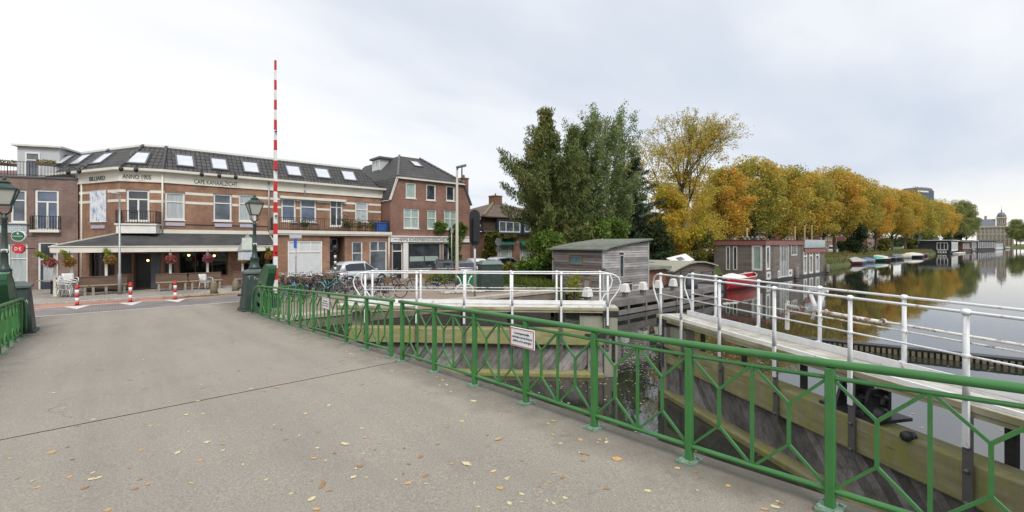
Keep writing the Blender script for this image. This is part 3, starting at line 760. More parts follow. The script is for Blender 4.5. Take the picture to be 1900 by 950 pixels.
def gate(label, m0, d, L, sg, stations, rail_z, scroll_ends, beam_z, winch_x=None, far_from=0):
    """m0: mitre end of the near deck edge; d: direction to the pivot; sg: +1 when 'away from the camera' is left of d"""
    rz = math.atan2(d[1], d[0])
    t = thing('lock_gate', label, 'lock gate', (m0[0], m0[1], ZW))
    M = Matrix.Translation((m0[0], m0[1], 0)) @ Matrix.Rotation(rz, 4, 'Z')
    if sg < 0: M = M @ Matrix.Diagonal((1, -1, 1, 1))
    def bx(name, m, *a, bevel=0): return MB().box(*a).build(name, m, t, M, bevel)
    zt, zb = beam_z
    bx('mitre_post', POSTW, -.02, .40, .0, .5, -3.2, -.36, bevel=.02)
    bx('post_cap', IRON, -.05, .43, -.03, .53, -.359, -.172, bevel=.01)
    bx('gate_beam', BEAM, .41, L + .4, .0, .42, zb, zt, bevel=.03)
    bx('heel_post', POSTW, L, L + .45, .43, .9, -3.2, -.36)
    bx('sill_beam', SILL, .41, L + .3, -.14, .40, -3.0, -2.12, bevel=.04)
    mb = MB(); x = .45
    while x < L + .9:   # diagonal planking
        for_x0, for_x1 = x, x + .215
        mb.prism([(for_x0 + .62, .16, -2.118), (for_x1 + .62, .16, -2.118), (for_x1, .16, zb - .002), (for_x0, .16, zb - .002)], (0, .08, 0)); x += .225
    mb.build('diagonal_planks', PLANK, t, M)
    bx('rear_planking', PLANK, .41, .9, .10, .24, -2.118, zb - .002)
    if zt < -.5:
        bx('stop_block', POSTW, .41, 1.15, .12, .40, zt + .002, -.36)
    # ladder-like iron plates on the beam end
    mb = MB(); mb.box(.06, .16, -.03, -.005, zb - .5, zt - .1); mb.box(.06, 1.0, -.025, -.004, zt - .24, zt - .12)
    for z in (zt - .18, zb - .1, zb - .4): mb.lathe([(.03, -.06), (.03, 0)], (.11, -.01, z), 6, ax='y')
    mb.build('iron_strap', IRON, t, M)
    mb = MB(); y = .0
    W_ = .80
    for k in range(4):
        mb.box(-.05, L + .8, k * W_ / 4 + .004, (k + 1) * W_ / 4 - .004, -.135, -.08)
    mb.build('walkway_boards', DECKW, t, M, .006)
    bx('walkway_edge', DECKE, -.05, L + .8, -.03, .0, -.165, -.082)
    bx('walkway_bearer', DECKE, -.05, L + .8, .0, .12, -.24, -.137)
    bx('kerb_board', WORN, .25, L + .8, W_ - .04, W_, -.078, .05)
    bx('kerb_board', WORN, .25, L + .8, .07, .11, -.078, -.03)
    for x in stations:
        s = MB(); s.box(x - .055, x + .055, -.052, -.031, zb - .12, -.215)
        for z in (zb + .05, zt - .1, -.30): s.lathe([(.028, -.09), (.028, -.05)], (x, 0, z), 6, ax='y')
        s.build('iron_strap', STRAP, t, M)
        s = MB(); s.box(x + .08, x + .2, .44, .50, -1.2, -.25); s.build('iron_support', IRON, t, M)
        p = MB(); p.box(x - .032, x + .032, -.092, -.053, -.62, -.02); p.lathe([(.040, -.02), (.036, .3), (.031, rail_z - .03)], (x, -.07, 0), 8); p.ball((x, -.07, rail_z), .050, 8, (1.2, 1.2, .9)); p.ball((x, -.07, rail_z - .55), .046, 8)
        p.build('rail_post', WORN, t, M)
        if x < far_from: continue
        p = MB(); p.lathe([(.040, -.2), (.036, .3), (.031, rail_z - .03)], (x + .12, W_ + .06, 0), 8); p.ball((x + .12, W_ + .06, rail_z), .050, 8, (1.2, 1.2, .9)); p.ball((x + .12, W_ + .06, rail_z - .55), .046, 8); p.box(x + .08, x + .16, W_ + .0, W_ + .03, -.24, .06)
        p.build('rail_post', WORN, t, M)
    xa = stations[0]; xb = stations[-1]
    for yy, o in ((-.07, 0), (W_ + .06, .12)):
        a0 = [(xa + o, yy, rail_z)]; e = [(xb + o, yy, rail_z)]
        sc = lambda X, s: [(X - s * .16, yy, rail_z - .01), (X - s * .33, yy, rail_z - .10), (X - s * .40, yy, rail_z - .27), (X - s * .37, yy, rail_z - .45), (X - s * .24, yy, rail_z - .66), (X - s * .10, yy, rail_z - .84), (X - s * .05, yy, rail_z - 1.0), (X - s * .05, yy, -.12)]
        if 'a' in scroll_ends: a0 = sc(xa + o, 1)[::-1] + a0
        if 'b' in scroll_ends: e = e + sc(xb + o, -1)
        else: e = e + [(xb + 2, yy, rail_z)]
        MB().path(a0 + e, .0215, 8).build('top_rail', WORN, t, M)
        MB().path([(xa + o, yy, rail_z - .55), (xb + o + (0 if 'b' in scroll_ends else 2), yy, rail_z - .55)], .015, 8).build('mid_rail', WORN if yy < 0 else RUST, t, M)
    if winch_x is not None:
        x = winch_x; zz = zt + .002
        mb = MB(); mb.box(x - .5, x + .5, .02, .72, zz, zz + .05); mb.build('winch_base', IRON, t, M)
        mb = MB()
        for sx in (-.26, .26):
            mb.prism([(x + sx, .06, zz + .05), (x + sx, .56, zz + .05), (x + sx, .42, zz + .45), (x + sx, .2, zz + .45)], (.05 if sx < 0 else -.05, 0, 0))
        mb.build('winch_cheek', IRON, t, M)
        mb = MB(); n = 22
        vs = []
        for k in range(n * 2):
            a = PI * k / n; r = .25 if k % 2 else .215
            vs.append((x - .08, .31 + r * math.cos(a), zz + .36 + r * math.sin(a)))
        mb.prism(vs, (.12, 0, 0)); mb.tube((x - .36, .31, zz + .36), (x + .42, .31, zz + .36), .04)
        vs2 = [(x + .1, .18 + (.13 if k % 2 else .1) * math.cos(PI * k / 10), zz + .2 + (.13 if k % 2 else .1) * math.sin(PI * k / 10)) for k in range(20)]
        mb.prism(vs2, (.1, 0, 0)); mb.path([(x + .42, .31, zz + .36), (x + .46, .2, zz + .42), (x + .52, .1, zz + .3)], .03, 6)
        mb.lathe([(.10, 0), (.12, .1), (.08, .2)], (x + .5, .1, zz + .05), 10); mb.build('gear_wheel', IRON, t, M)
        mb = MB(); mb.lathe([(.07, -.1), (.07, .05), (.03, .08)], (x + .95, .05, zz + .02), 8, ax='y'); mb.build('bolt', IRON, t, M)
    return t, M
d1 = Vector((-.489, -.872, 0)).normalized()
rg, RGM = gate('near lock gate leaf with mossy beam, white railed walkway and iron winch', (11.78, 6.92), d1, 10.2, 1, [.25, 1.25, 2.75, 4.35, 5.9, 7.45, 9.0], 1.085, 'a', (-.82, -1.38), 5.75)
d2 = Vector((-.70, .715, 0)).normalized()
lg, LGM = gate('far lock gate leaf swung towards the bike quay, with white railed walkway', (11.95, 8.45), d2, 8.3, -1, [.3, 1.75, 3.3, 4.85, 6.4, 8.1], 1.0, 'ab', (-.78, -1.28))
# rusty latch rod and Y bracket on the far side of the near gate
mb = MB(); mb.tube((3.6, .98, .62), (7.6, 1.02, .60), .022, 8); mb.tube((3.6, .98, .62), (5.6, .98, .60), .032, 8); mb.box(3.53, 3.59, .95, 1.01, .1, .72)
for x in (3.9, 4.5, 5.6): mb.torus((x, .98, .615), .045, .015, 10, 5)
mb.build('latch_rod', RUST, rg, RGM)
mb = MB()
for q in (-1, 1): mb.path([(4.25, 1.02, .62), (4.25 + q * .05, 1.02, .70), (4.25 + q * .17, 1.02, 1.0)], [.04, .04, .03], 8); mb.path([(4.25 + q * .10, 1.02, .42), (4.25 + q * .05, 1.02, .60)], .03, 6)
mb.bar((4.02, 1.02, 1.02), (4.5, 1.02, 1.02), .04); mb.build('fork_bracket', WORN, rg, RGM)
# floating boom with ribbed timber
P0 = Vector((21.2, 7.6, ZW)); P1 = Vector((23.6, -2.2, ZW)); dd = (P1 - P0); Lb = dd.length; rz = math.atan2(dd.y, dd.x)
t = thing('floating_boom', 'long black floating boom with ribbed timber face on the water', 'boom', P0)
M = Matrix.Translation(P0) @ Matrix.Rotation(rz, 4, 'Z')
B('boom_float', BLACK, t, 0, Lb, .02, .40, -.1, .20, M)
B('top_strip', BLACK, t, 0, Lb, -.05, .42, .202, .27, M)
B('wale_strip', BLACK, t, 0, Lb, -.06, .018, -.08, .0, M)
mb = MB(); x = .1
while x < Lb - .1: mb.box(x, x + .1, -.045, .018, .005, .195); x += .17
mb.build('timber_ribs', mat('boom_timber', (.17, .145, .09), .85, .3, 3), t, M)

# ================= fallen leaves =================
LY = [mat('leaf_yellow', (.56, .42, .20), .7, .2, 30), mat('leaf_ochre', (.50, .30, .12), .7, .2, 30), mat('leaf_pale', (.58, .48, .28), .7, .2, 30), mat('leaf_brown', (.30, .17, .07), .7, .2, 30)]
protos = []
rl = random.Random(3)
for k in range(8):
    n = 12; mb = MB(); vs = [(0, 0, .005)]
    for i in range(n):
        a = 2 * PI * i / n; r = .05 * (1 + .28 * rl.uniform(-1, 1)); 
        vs.append((r * math.cos(a) * 1.1, r * math.sin(a) * .9, .002 + .007 * rl.random()))
    mb.add(vs, [(0, 1 + i, 1 + (i + 1) % n) for i in range(n)], True)
    mb.path([(.05, 0, .006), (.085, .01, .01)], .0025, 4)
    me = bpy.data.meshes.new('fallen_leaf'); me.from_pydata(mb.v, [], mb.f); me.materials.append(LY[k % 4]); protos.append(me)
pts = []
hand = [(612, 911), (680, 886), (540, 916), (588, 945), (640, 824), (705, 822), (780, 848), (838, 861), (866, 861), (968, 917), (1003, 915), (1015, 930), (1028, 877), (1075, 840), (1080, 842), (1001, 903), (1018, 895), (1040, 823), (600, 897), (660, 870), (735, 890), (940, 889), (757, 897), (790, 898), (520, 870), (592, 802), (604, 855), (529, 816), (345, 770), (275, 898), (260, 890), (183, 887), (125, 830), (60, 893), (70, 905), (430, 813), (355, 771), (728, 755), (620, 728), (636, 730), (567, 768), (555, 808), (508, 789), (864, 770), (857, 782), (925, 815), (832, 793)]
for h in hand: pts.append(h)
while len(pts) < 215:
    px, py = rl.uniform(0, 1400), 578 + 372 * rl.random() ** 1.05
    pts.append((px, py))
for k in range(60):   # drifted against the railing feet
    s_ = rl.uniform(.5, 14); q_ = Vector((RX - .06 - abs(rl.gauss(0, .22)), s_, zd(s_))); X_ = CS * q_.x - SN * q_.y; Z_ = SN * q_.x + CS * q_.y
    pts.append((950 + 840 * X_ / Z_, 452 + 840 * (EYE - q_.z) / Z_))
nl = 0
for px, py in pts:
    g = on_z(px, py, -.0)
    for _ in range(4): g = on_z(px, py, zd(g.y))
    if not (XL + .1 < g.x < XR - .1) or g.y > 20 or (abs(g.x - RX) < .12): continue
    o = bpy.data.objects.new('fallen_leaf', protos[rl.randrange(8)]); COL.objects.link(o)
    s = rl.uniform(.22, .55) * (1.5 if rl.random() < .15 else 1)
    o.location = (g.x, g.y, zd(g.y) + .002); o.rotation_euler = (rl.uniform(-.05, .05), rl.uniform(-.05, .05), rl.uniform(0, 6.28)); o.scale = (s, s * rl.uniform(.7, 1), s)
    tag(o, 'small dry autumn leaf lying on the grey asphalt bridge deck', 'leaf', 'fallen leaves on the bridge deck'); nl += 1
# leaves and specks drifting on the water
mb = MB()
for k in range(3600):
    x = rl.uniform(5, 40) if k < 1900 else rl.uniform(40, 120); y = rl.uniform(-3, 16)
    if k % 3 == 0: x, y = rl.gauss(15, 2.5), rl.gauss(10, 2.5)
    a = rl.uniform(0, 6.28); r = rl.uniform(.012, .045)
    mb.quad(*[(x + r * math.cos(a + q) * (1 if j % 2 else .6), y + r * math.sin(a + q), ZW + .006) for j, q in enumerate((0, 1.57, 3.14, 4.71))])
tag(mb.build('floating_leaves', mat('drift_leaf', (.42, .36, .22), .7, .4, 3)), kind='stuff')
# ================= buildings on the street =================
BRK = brickmat('orange_brown_brick', (.36, .165, .088), (.26, .115, .066), (.26, .205, .155), big=.55, var=.5, soil=(.11, .07, .05), soilamt=.65)
BRKD = brickmat('dark_band_brick', (.24, .105, .06), (.20, .085, .05), (.17, .13, .10), big=.9, var=.3)
BRKP = brickmat('purple_brown_brick', (.225, .125, .10), (.155, .09, .078), (.21, .175, .15), big=.5, var=.45, soil=(.32, .27, .24), soilamt=.5)
BRKR = brickmat('red_brown_brick', (.30, .135, .092), (.23, .102, .074), (.23, .17, .14), big=.5, var=.4, soil=(.13, .075, .06), soilamt=.5)
BRKRY = brickmat('red_brown_brick_side', (.30, .135, .092), (.23, .102, .074), (.19, .13, .105), plane='yz', big=.4, var=.2)
TILE = brickmat('dark_roof_tiles', (.082, .080, .081), (.062, .060, .061), (.010, .010, .010), .24, .23, .026, big=1.2, var=.35, soil=(.13, .12, .10), soilamt=.3, off=0, rough=.68, bmp=.9)  # near-black joint lines paint the thin shadow gaps between tiles
TILEY = brickmat('dark_roof_tiles_side', (.082, .080, .081), (.062, .060, .061), (.010, .010, .010), .24, .23, .026, plane='yz', big=1.2, var=.35, soil=(.13, .12, .10), soilamt=.3, off=0, rough=.68, bmp=.9)  # shadow gaps between tiles painted as near-black joints here too
BITUM = mat('grey_roofing_felt', (.045, .045, .048), .85, .3, 1.2, dirt=(.10, .10, .085), dirt_amt=.45, dscale=1.1, bmp=.3)
BROWNW = mat('brown_stained_wood', (.10, .055, .035), .7, .25, 3, stretch=(1, 1, 4))
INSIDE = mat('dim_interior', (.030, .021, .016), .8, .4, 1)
LAV = mat('lavender_panel', (.42, .40, .50), .5, .1, 5)
def strip(mb, pts, prof, smooth=False, cap=True):
    ns = []
    for p, q in zip(pts, pts[1:]):
        d = Vector((q[0] - p[0], q[1] - p[1])).normalized(); ns.append(Vector((d.y, -d.x)))
    rings = []
    for i, p in enumerate(pts):
        if i == 0: n = ns[0]
        elif i == len(pts) - 1: n = ns[-1]
        else:
            n = (ns[i - 1] + ns[i]).normalized(); n = n / max(.3, n.dot(ns[i]))
        rings.append([(p[0] + n.x * o, p[1] + n.y * o, z) for o, z in prof])
    return mb.loft(rings, smooth, cap)
A_, B_, C_, D_, E_ = (-1.3, 36.8), (.45, 33.35), (2.3, 32.65), (7.85, 32.65), (15.6, 32.65)
A2 = (A_[0] + (A_[0] - B_[0]) * .75, A_[1] + (A_[1] - B_[1]) * .75)
fAB, fBC, fCD, fDE = Fac(A_, B_), Fac(B_, C_), Fac(C_, D_), Fac(D_, E_)
ZE = 6.18; ZT = 7.74; SB = 1.5
def bands(mb, fac, zs, ops, h=.075, x0=0, x1=None):
    x1 = fac.L if x1 is None else x1
    for z in zs:
        cut = sorted((o[0] - .015, o[1] + .015) for o in ops if o[2] < z < o[3]); a = x0 + .002
        for c in cut + [(x1 - .002, 9e9)]:
            if c[0] > a: mb.box(a, c[0], -.018, .0, z - h, z + h)
            a = max(a, c[1])
def downpipe(t, x, y, z0, z1, m=None):
    mb = MB(); mb.tube((x, y, z0), (x, y, z1), .045, 8)
    z = z0 + .4
    while z < z1: mb.cbox(x, y + .03, z, .12, .1, .03); z += 1.4
    return mb.build('downpipe', m or CREAM, t)
def slope_pt(fac, px, py):
    y = .5
    for _ in range(60):
        u, Z = fac.shift(y).hit(px); z = zat(py, Z); y += .3 * ((z - ZE) * SB / (ZT - ZE) - y)
    return u, y, ZE + y * (ZT - ZE) / SB
def skylight(t, fac, x0, y0, x1, y1):
    u0, ya, za = slope_pt(fac, x0, (y0 + y1) / 2); u1, _, _ = slope_pt(fac, x1, (y0 + y1) / 2)
    uc, yb, zb = slope_pt(fac, (x0 + x1) / 2, y1); _, yt, zt = slope_pt(fac, (x0 + x1) / 2, y0)
    W = abs(u1 - u0); c = Vector(((u0 + u1) / 2, (yb + yt) / 2, (zb + zt) / 2)); sl = Vector((0, SB, ZT - ZE)).normalized(); H = math.hypot(yt - yb, zt - zb)
    W = min(W, 1.15); H = min(max(H, .8), 1.15)
    nrm = Vector((1, 0, 0)).cross(sl); Mx = Matrix.Identity(4)
    for i, v in enumerate((Vector((1, 0, 0)), sl, nrm, c)):
        for j in range(3): Mx[j][i] = v[j]
    Mw = fac.M @ Mx; e = .075
    mb = MB(); mb.box(-W / 2, -W / 2 + e, -H / 2, H / 2, -.02, .09); mb.box(W / 2 - e, W / 2, -H / 2, H / 2, -.02, .09); mb.box(-W / 2 + e, W / 2 - e, H / 2 - e, H / 2, -.02, .09); mb.box(-W / 2 + e, W / 2 - e, -H / 2, -H / 2 + e * 1.3, -.02, .085)
    f = mb.build('skylight', LEADG, t, Mw)
    B('pane', GSKY, f, -W / 2 + e, W / 2 - e, -H / 2 + e * 1.3, H / 2 - e, .03, .055, Mw)
def mansard(t, pts, left_end, right_end):
    """one tiled slope per wall, mitred at the corners"""
    mb = MB(); rings = []
    ns = [Fac(p, q).n for p, q in zip(pts, pts[1:])]
    for i, p in enumerate(pts):
        if i == 0: n = ns[0]
        elif i == len(pts) - 1: n = ns[-1]
        else:
            n = (ns[i - 1] + ns[i]).normalized(); n = n / n.dot(ns[i])
        rings.append((Vector((p[0], p[1], ZE)) - n * .12 + Vector((0, 0, -.12 * (ZT - ZE) / SB)), Vector((p[0], p[1], ZT)) + n * SB))
    if right_end: rings[-1] = (rings[-1][0], rings[-1][1] - Vector((right_end, 0, 0)))
    for (p, q), (a, b), (c, d) in zip(zip(pts, pts[1:]), rings, rings[1:]):
        f = Fac(p, q); Mi = f.M.inverted()
        MB().quad(Mi @ a, Mi @ c, Mi @ d, Mi @ b).build('roof', TILE, t, f.M)
    tops = [r[1] for r in rings]
    mb = MB()
    for a, b in zip(rings[1:-1], rings[1:-1]):   # ridge tiles on the hips
        n = 9
        for k in range(n):
            p = a[0].lerp(a[1], k / n); q = a[0].lerp(a[1], (k + .93) / n); mb.tube(p + Vector((0, 0, .03)), q + Vector((0, 0, .05)), .10, 7, .085)
    if mb.v: mb.build('hip_ridge_tiles', mat('ridge_tile', (.07, .068, .07), .5, .25, 4), t)
    mb = MB(); P2 = [(p.x, p.y) for p in tops]
    strip(mb, P2, [(.06, ZT - .03), (.06, ZT + .09), (-.10, ZT + .09), (-.10, ZT - .03)]); mb.build('roof_edge_trim', WHITE, t)
    n = len(tops); bk = [Vector((p.x, 42 + (p.x < 0) * 3, ZT + .02)) for p in tops]
    mb = MB(); mb.add(tops + bk, [(i, i + 1, n + i + 1, n + i) for i in range(n - 1)]); mb.build('flat_roof', BITUM, t)
    return rings
# ---- the cafe ----
cafe = thing('cafe_building', 'brown brick corner cafe with tiled mansard roof, white lettered cornice and dark awning', 'cafe', (2.3, 32.65, ZG))
opAB = []; opBC = [fBC.rect(234, 352, 277, 411)]; opCD = [fCD.rect(306, 357, 343, 408), fCD.rect(396, 360, 430, 410), fCD.rect(443, 361, 475, 411)]
glAB = [(1.0, 3.4, -.02, 1.62)]
glBC = [(.62, 1.42, ZS, 1.42)]
glCD = [(.75, 3.2, -.02, 1.55), (3.9, 5.3, -.3, 1.55)]
mb = MB(); wall_mesh(mb, 0, fAB.L, ZS, 5.44, opAB + glAB); mb.build('wall', BRK, cafe, fAB.M)
mb = MB(); wall_mesh(mb, 0, fBC.L, ZS, 5.44, opBC + glBC); mb.build('wall', BRK, cafe, fBC.M)
mb = MB(); wall_mesh(mb, 0, fCD.L, ZS, 5.44, opCD + glCD); mb.build('wall', BRK, cafe, fCD.M)
for f, ops in ((fAB, [(1.55, 2.75, 3, 5)]), (fBC, opBC), (fCD, opCD)):
    mb = MB(); bands(mb, f, (4.90, 4.36), ops, .075, .0)
    mb.build('white_stone_bands', CREAM, cafe, f.M)
w_ = window(cafe, fBC.M, opBC[0], cols=[(.5, 0, .70)], rows=(.70,), fw=.10, gm=GDARK, name='french_door')
for r, g in zip(opCD, (GCURT, GMID, GCURT)): window(cafe, fCD.M, r, rows=(.66,), fw=.09, gm=g)
for f, r in ((fAB, glAB[0]), (fCD, glCD[0]), (fCD, glCD[1])): window(cafe, f.M, r, cols=(.5,) if f is fAB else (.33, .67), fw=.07, fm=BROWNW, gm=GCLEAR, name='shop_window', sill=False)
window(cafe, fBC.M, glBC[0], fw=.06, fm=BROWNW, gm=BLACK, name='entrance_opening', sill=False, y=.16)  # black pane across the open doorway paints the darkness inside
B('door', mat('grey_plank_door', (.09, .10, .115), .6, .2, 4, stretch=(8, 8, .6)), cafe, 1.43, 1.86, -.05, -.012, ZS + .02, 1.40, fBC.M)
mb = MB(); strip(mb, [A2, A_, B_, C_, D_], [(0, 5.43), (.07, 5.43), (.07, 5.50), (.045, 5.50), (.045, 5.90), (.10, 5.96), (.10, 6.0), (0, 6.0)]); mb.build('fascia', CREAM, cafe)
mb = MB(); strip(mb, [A2, A_, B_, C_, D_], [(0, 6.003), (.30, 6.003), (.34, 6.04), (.34, 6.17), (0, 6.19)]); mb.build('gutter', CREAM, cafe)
TXT = mat('letter_black', (.02, .02, .022), .5, .1, 3)
def sign_on(fac, s, x0, x1, z0, z1, dy, parent=cafe, m=TXT):
    a, _ = fac.hit(x0); b, _ = fac.hit(x1)
    text(s, abs(b - a), z1 - z0, fac.M @ Matrix.Translation(((a + b) / 2, dy, (z0 + z1) / 2)), m, parent, depth=.015)
sign_on(fAB, 'BILLIARD', 168, 197, 5.56, 5.80, -.056); sign_on(fBC, 'ANNO 1905', 228, 281, 5.58, 5.82, -.056); sign_on(fCD, 'CAFE KANAALZICHT', 360, 440, 5.52, 5.78, -.056)
mansard(cafe, [A2, A_, B_, C_, D_], None, None)
for f, rs in ((fAB, [(112, 290, 128, 305), (136, 285, 165, 309), (176, 283, 206, 307)]), (fBC, [(239, 282, 277, 306)]), (fCD, [(326, 287, 360, 312), (391, 294, 422, 317), (450, 300, 480, 323)])):
    for q in rs: skylight(cafe, f, *q)
for f, px in ((fAB, 155), (fAB, 175), (fBC, 235), (fBC, 262), (fCD, 371), (fCD, 403), (fCD, 433)):
    u, _ = f.hit(px); mb = MB(); mb.tube((u, -.33, 6.19), (u, -.40, 6.32), .015, 6); mb.path([(u, -.40, 6.32), (u, -.62, 6.30), (u, -.70, 6.14)], .018, 6)
    mb.lathe([(.03, -.12), (.10, -.05), (.11, .08), (.04, .15)], (u, -.70, 5.99), 10); mb.build('spotlight', BLACK, cafe, f.M)
downpipe(cafe, fBC.p0.x + fBC.L * fBC.d.x - .02, 32.55, 2.6, 6.0); downpipe(cafe, -1.2, 36.55, -.6, 6.0); 
downpipe(cafe, 7.78, 32.56, 2.7, 6.0, ALU)
mb = MB(); strip(mb, [B_, C_, D_], [(0.002, 2.54), (.09, 2.54), (.09, 2.76), (.002, 2.76)]); mb.build('awning_wall_plate', CREAM, cafe)
B('cable', BLACK, cafe, .1, fCD.L - .1, -.03, -.005, 3.05, 3.09, fCD.M)
for f, px0, px1, y0, y1 in ((fAB, 170, 195, 418, 424), (fCD, 307, 343, 413, 419), (fCD, 398, 430, 415, 421), (fCD, 445, 474, 416, 422)):
    a, b, c, d = f.rect(px0, y0, px1, y1); B('lavender_panel', LAV, cafe, a, b, -.045, -.003, c, d, f.M)
# banner on the corner wall
a, b, c, d = fAB.rect(168, 354, 198, 412)
bm_, bnt, bp, _ = nodes('banner_cloth'); bn = noise_(bnt, coords(bnt, (1.2, 1, .7)), 3.2, 6, .7)
bnt.links.new(ramp(bnt, bn, [(.45, (.76, .78, .80)), (.55, (.55, .60, .70)), (.64, (.16, .22, .38))]), bp.inputs['Base Color'])
bt = thing('wall_banner', 'white banner with faint blue drawing hung on the cafe corner wall', 'banner', fAB.M @ Vector((a, -.03, c)))
B('cloth', bm_, bt, a, b, -.035, -.022, c, d, fAB.M)
mb = MB(); mb.tube((a - .04, -.03, d), (b + .04, -.03, d), .018, 6); mb.tube((a - .04, -.03, c), (b + .04, -.03, c), .018, 6); mb.build('batten', WHITE, bt, fAB.M)
# balcony over the entrance
fbal = fBC.shift(-.75); a, _ = fbal.hit(215); b, _ = fbal.hit(289)
zb0 = 3.05
mb = MB(); mb.box(a, b, -.74, -.02, 2.52, zb0 - .08); mb.box(a - .06, b + .06, -.80, -.02, zb0 - .078, zb0); mb.build('balcony_base', WHITE, cafe, fBC.M)
def rail_iron(mb, pts, z0, z1, step=.115, r=.009, top=.03):
    for p, q in zip(pts, pts[1:]):
        p = Vector((p[0], p[1], 0)); q = Vector((q[0], q[1], 0)); L = (q - p).length; n = max(1, int(L / step))
        for z in (z0 + .08, z1): mb.bar(p + Vector((0, 0, z)), q + Vector((0, 0, z)), top, top)
        for k in range(n + 1):
            c = p.lerp(q, k / n); mb.bar(c + Vector((0, 0, z0)), c + Vector((0, 0, z1)), r * 2 if k % 8 else .035)
mb = MB(); rail_iron(mb, [(a, -.04), (a, -.74), (b, -.74), (b, -.04)], zb0 + .002, zb0 + .70, top=.035); mb.build('balcony_railing', BLACK, cafe, fBC.M)
# dark awning
F0, F1 = (-2.08, 31.2), (7.85, 31.2)
aw = thing('awning', 'long dark grey felt awning on white posts along the cafe front', 'awning', (2, 31.2, ZS))
v = [(F0[0], F0[1], 1.80), (F1[0], F1[1], 1.80), (7.85, 32.6, 2.53), (2.3, 32.6, 2.53), (.46, 33.28, 2.53), (-1.05, 36.2, 1.86)]
mb = MB(); mb.add(v, [(0, 1, 2, 3), (0, 3, 4), (0, 4, 5)]); mb.build('roof_sheet', BITUM, aw)
mb = MB(); mb.add([(x, y, z - .05) for x, y, z in v], [(0, 1, 2, 3), (0, 3, 4), (0, 4, 5)]); mb.build('soffit', BROWNW, aw)
mb = MB(); strip(mb, [(-1.05, 36.2), F0, F1], [(0, 1.50), (.05, 1.50), (.05, 1.76), (.09, 1.78), (.09, 1.83), (0, 1.83)]); mb.build('valance', CREAM, aw)
mb = MB(); mb.bar((F1[0], F1[1], 1.84), (7.85, 32.6, 2.55), .06, .10); mb.bar((F0[0], F0[1], 1.84), (.46, 33.28, 2.56), .05, .06); mb.build('edge_trim', CREAM, aw)
AWP = []
for px in (102, 133, 197, 316, 385, 450):
    x, _ = on_y(px, 31.32); AWP.append(x)
    B('post', CREAM, aw, x - .055, x + .055, 31.27, 31.38, ZS, 1.75)
# café interior
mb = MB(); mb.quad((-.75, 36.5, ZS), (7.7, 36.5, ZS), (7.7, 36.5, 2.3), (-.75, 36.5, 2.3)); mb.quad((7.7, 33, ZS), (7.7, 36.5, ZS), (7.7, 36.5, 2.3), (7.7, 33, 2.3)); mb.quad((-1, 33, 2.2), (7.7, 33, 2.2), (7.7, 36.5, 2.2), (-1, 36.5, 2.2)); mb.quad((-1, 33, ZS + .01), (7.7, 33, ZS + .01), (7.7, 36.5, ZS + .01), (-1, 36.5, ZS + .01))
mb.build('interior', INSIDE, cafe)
B('rear_wall', BRK, cafe, .3, 7.8, 41.5, 41.8, ZS, 7.7)
LAMPW = emit('warm_bulb', (1, .50, .16), 9)
for i, (x, y, z) in enumerate([(3.6, 33.4, 1.25), (4.9, 33.4, 1.2), (6.6, 33.3, 1.22), (7.1, 33.6, 1.25), (1.55, 33.2, 1.0)]):
    t = thing('hanging_lamp', ['glowing lamp behind the left pane of the wide cafe window', 'glowing lamp behind the right pane of the wide cafe window', 'glowing lamp in the narrower cafe window', 'deeper glowing lamp in the narrower cafe window', 'glowing wall lamp beside the open cafe entrance'][i], 'lamp', (x, y, z))
    if i == 4:
        q = fBC.M @ Vector((1.30, -.06, 1.0)); MB().ball(q, .055, 8).build('bulb', LAMPW, t); MB().ball(q + Vector((0, .05, .02)), .05, 6).build('fixture', IRON, t)
    else:
        MB().ball((x, y, z), .07, 8).build('bulb', LAMPW, t); MB().lathe([(.13, 0), (.05, .14), (.012, .16), (.012, .9)], (x, y, z + .05), 10).build('shade', IRON, t)
CHALK = mat('chalkboard', (.02, .022, .024), .5, .2, 6, dirt=(.3, .3, .3), dirt_amt=.5, dscale=14, lo=.6, hi=.75)
for f, a, lab in ((fBC, .10, 'black chalkboard hanging left of the cafe entrance'), (fCD, .10, 'black chalkboard hanging right of the cafe entrance')):
    t = thing('chalkboard', lab, 'chalkboard', f.M @ Vector((a, -.04, .2)))
    B('frame', BLACK, t, a, a + .42, -.05, -.022, .30, 1.35, f.M); B('board', CHALK, t, a + .03, a + .39, -.054, -.0505, .34, 1.31, f.M)
# ---- apartments ----
apt = thing('apartment_building', 'brown brick terrace with long iron balcony and three roof windows right of the cafe', 'house', (11.7, 31.2, ZG))
ops = [fDE.rect(522, 368, 549, 411), fDE.rect(557, 370, 587, 412), fDE.rect(612, 371, 636, 420), fDE.rect(659, 375, 683, 412)]
mb = MB(); wall_mesh(mb, 0.003, fDE.L, 2.5, 5.44, ops); mb.build('wall', BRK, apt, fDE.M)
for r, g, c, rw in zip(ops, (GBLUE, GBLUE, GDARK, GCURT), ((), (), (.55,), ()), ((.66,), (.66,), (.72,), (.62,))): window(apt, fDE.M, r, cols=c, rows=rw, fw=.10, gm=g, name='window' if not c else 'balcony_door')
mb = MB(); bands(mb, fDE, (4.90, 4.36), ops, .07, .01); mb.build('white_stone_bands', CREAM, apt, fDE.M)
a, _ = fDE.hit(518); b, _ = fDE.hit(640); mb = MB(); mb.box(a, b, -.20, -.02, 4.98, 5.10); mb.box(a, b, -.24, -.20, 4.95, 5.12); mb.build('roller_awning', CREAM, apt, fDE.M)
mb = MB(); strip(mb, [D_, (15.75, 32.65)], [(0, 5.43), (.07, 5.43), (.07, 5.50), (.045, 5.50), (.045, 5.90), (.10, 5.96), (.10, 6.0), (0, 6.0)]); mb.build('fascia', CREAM, apt)
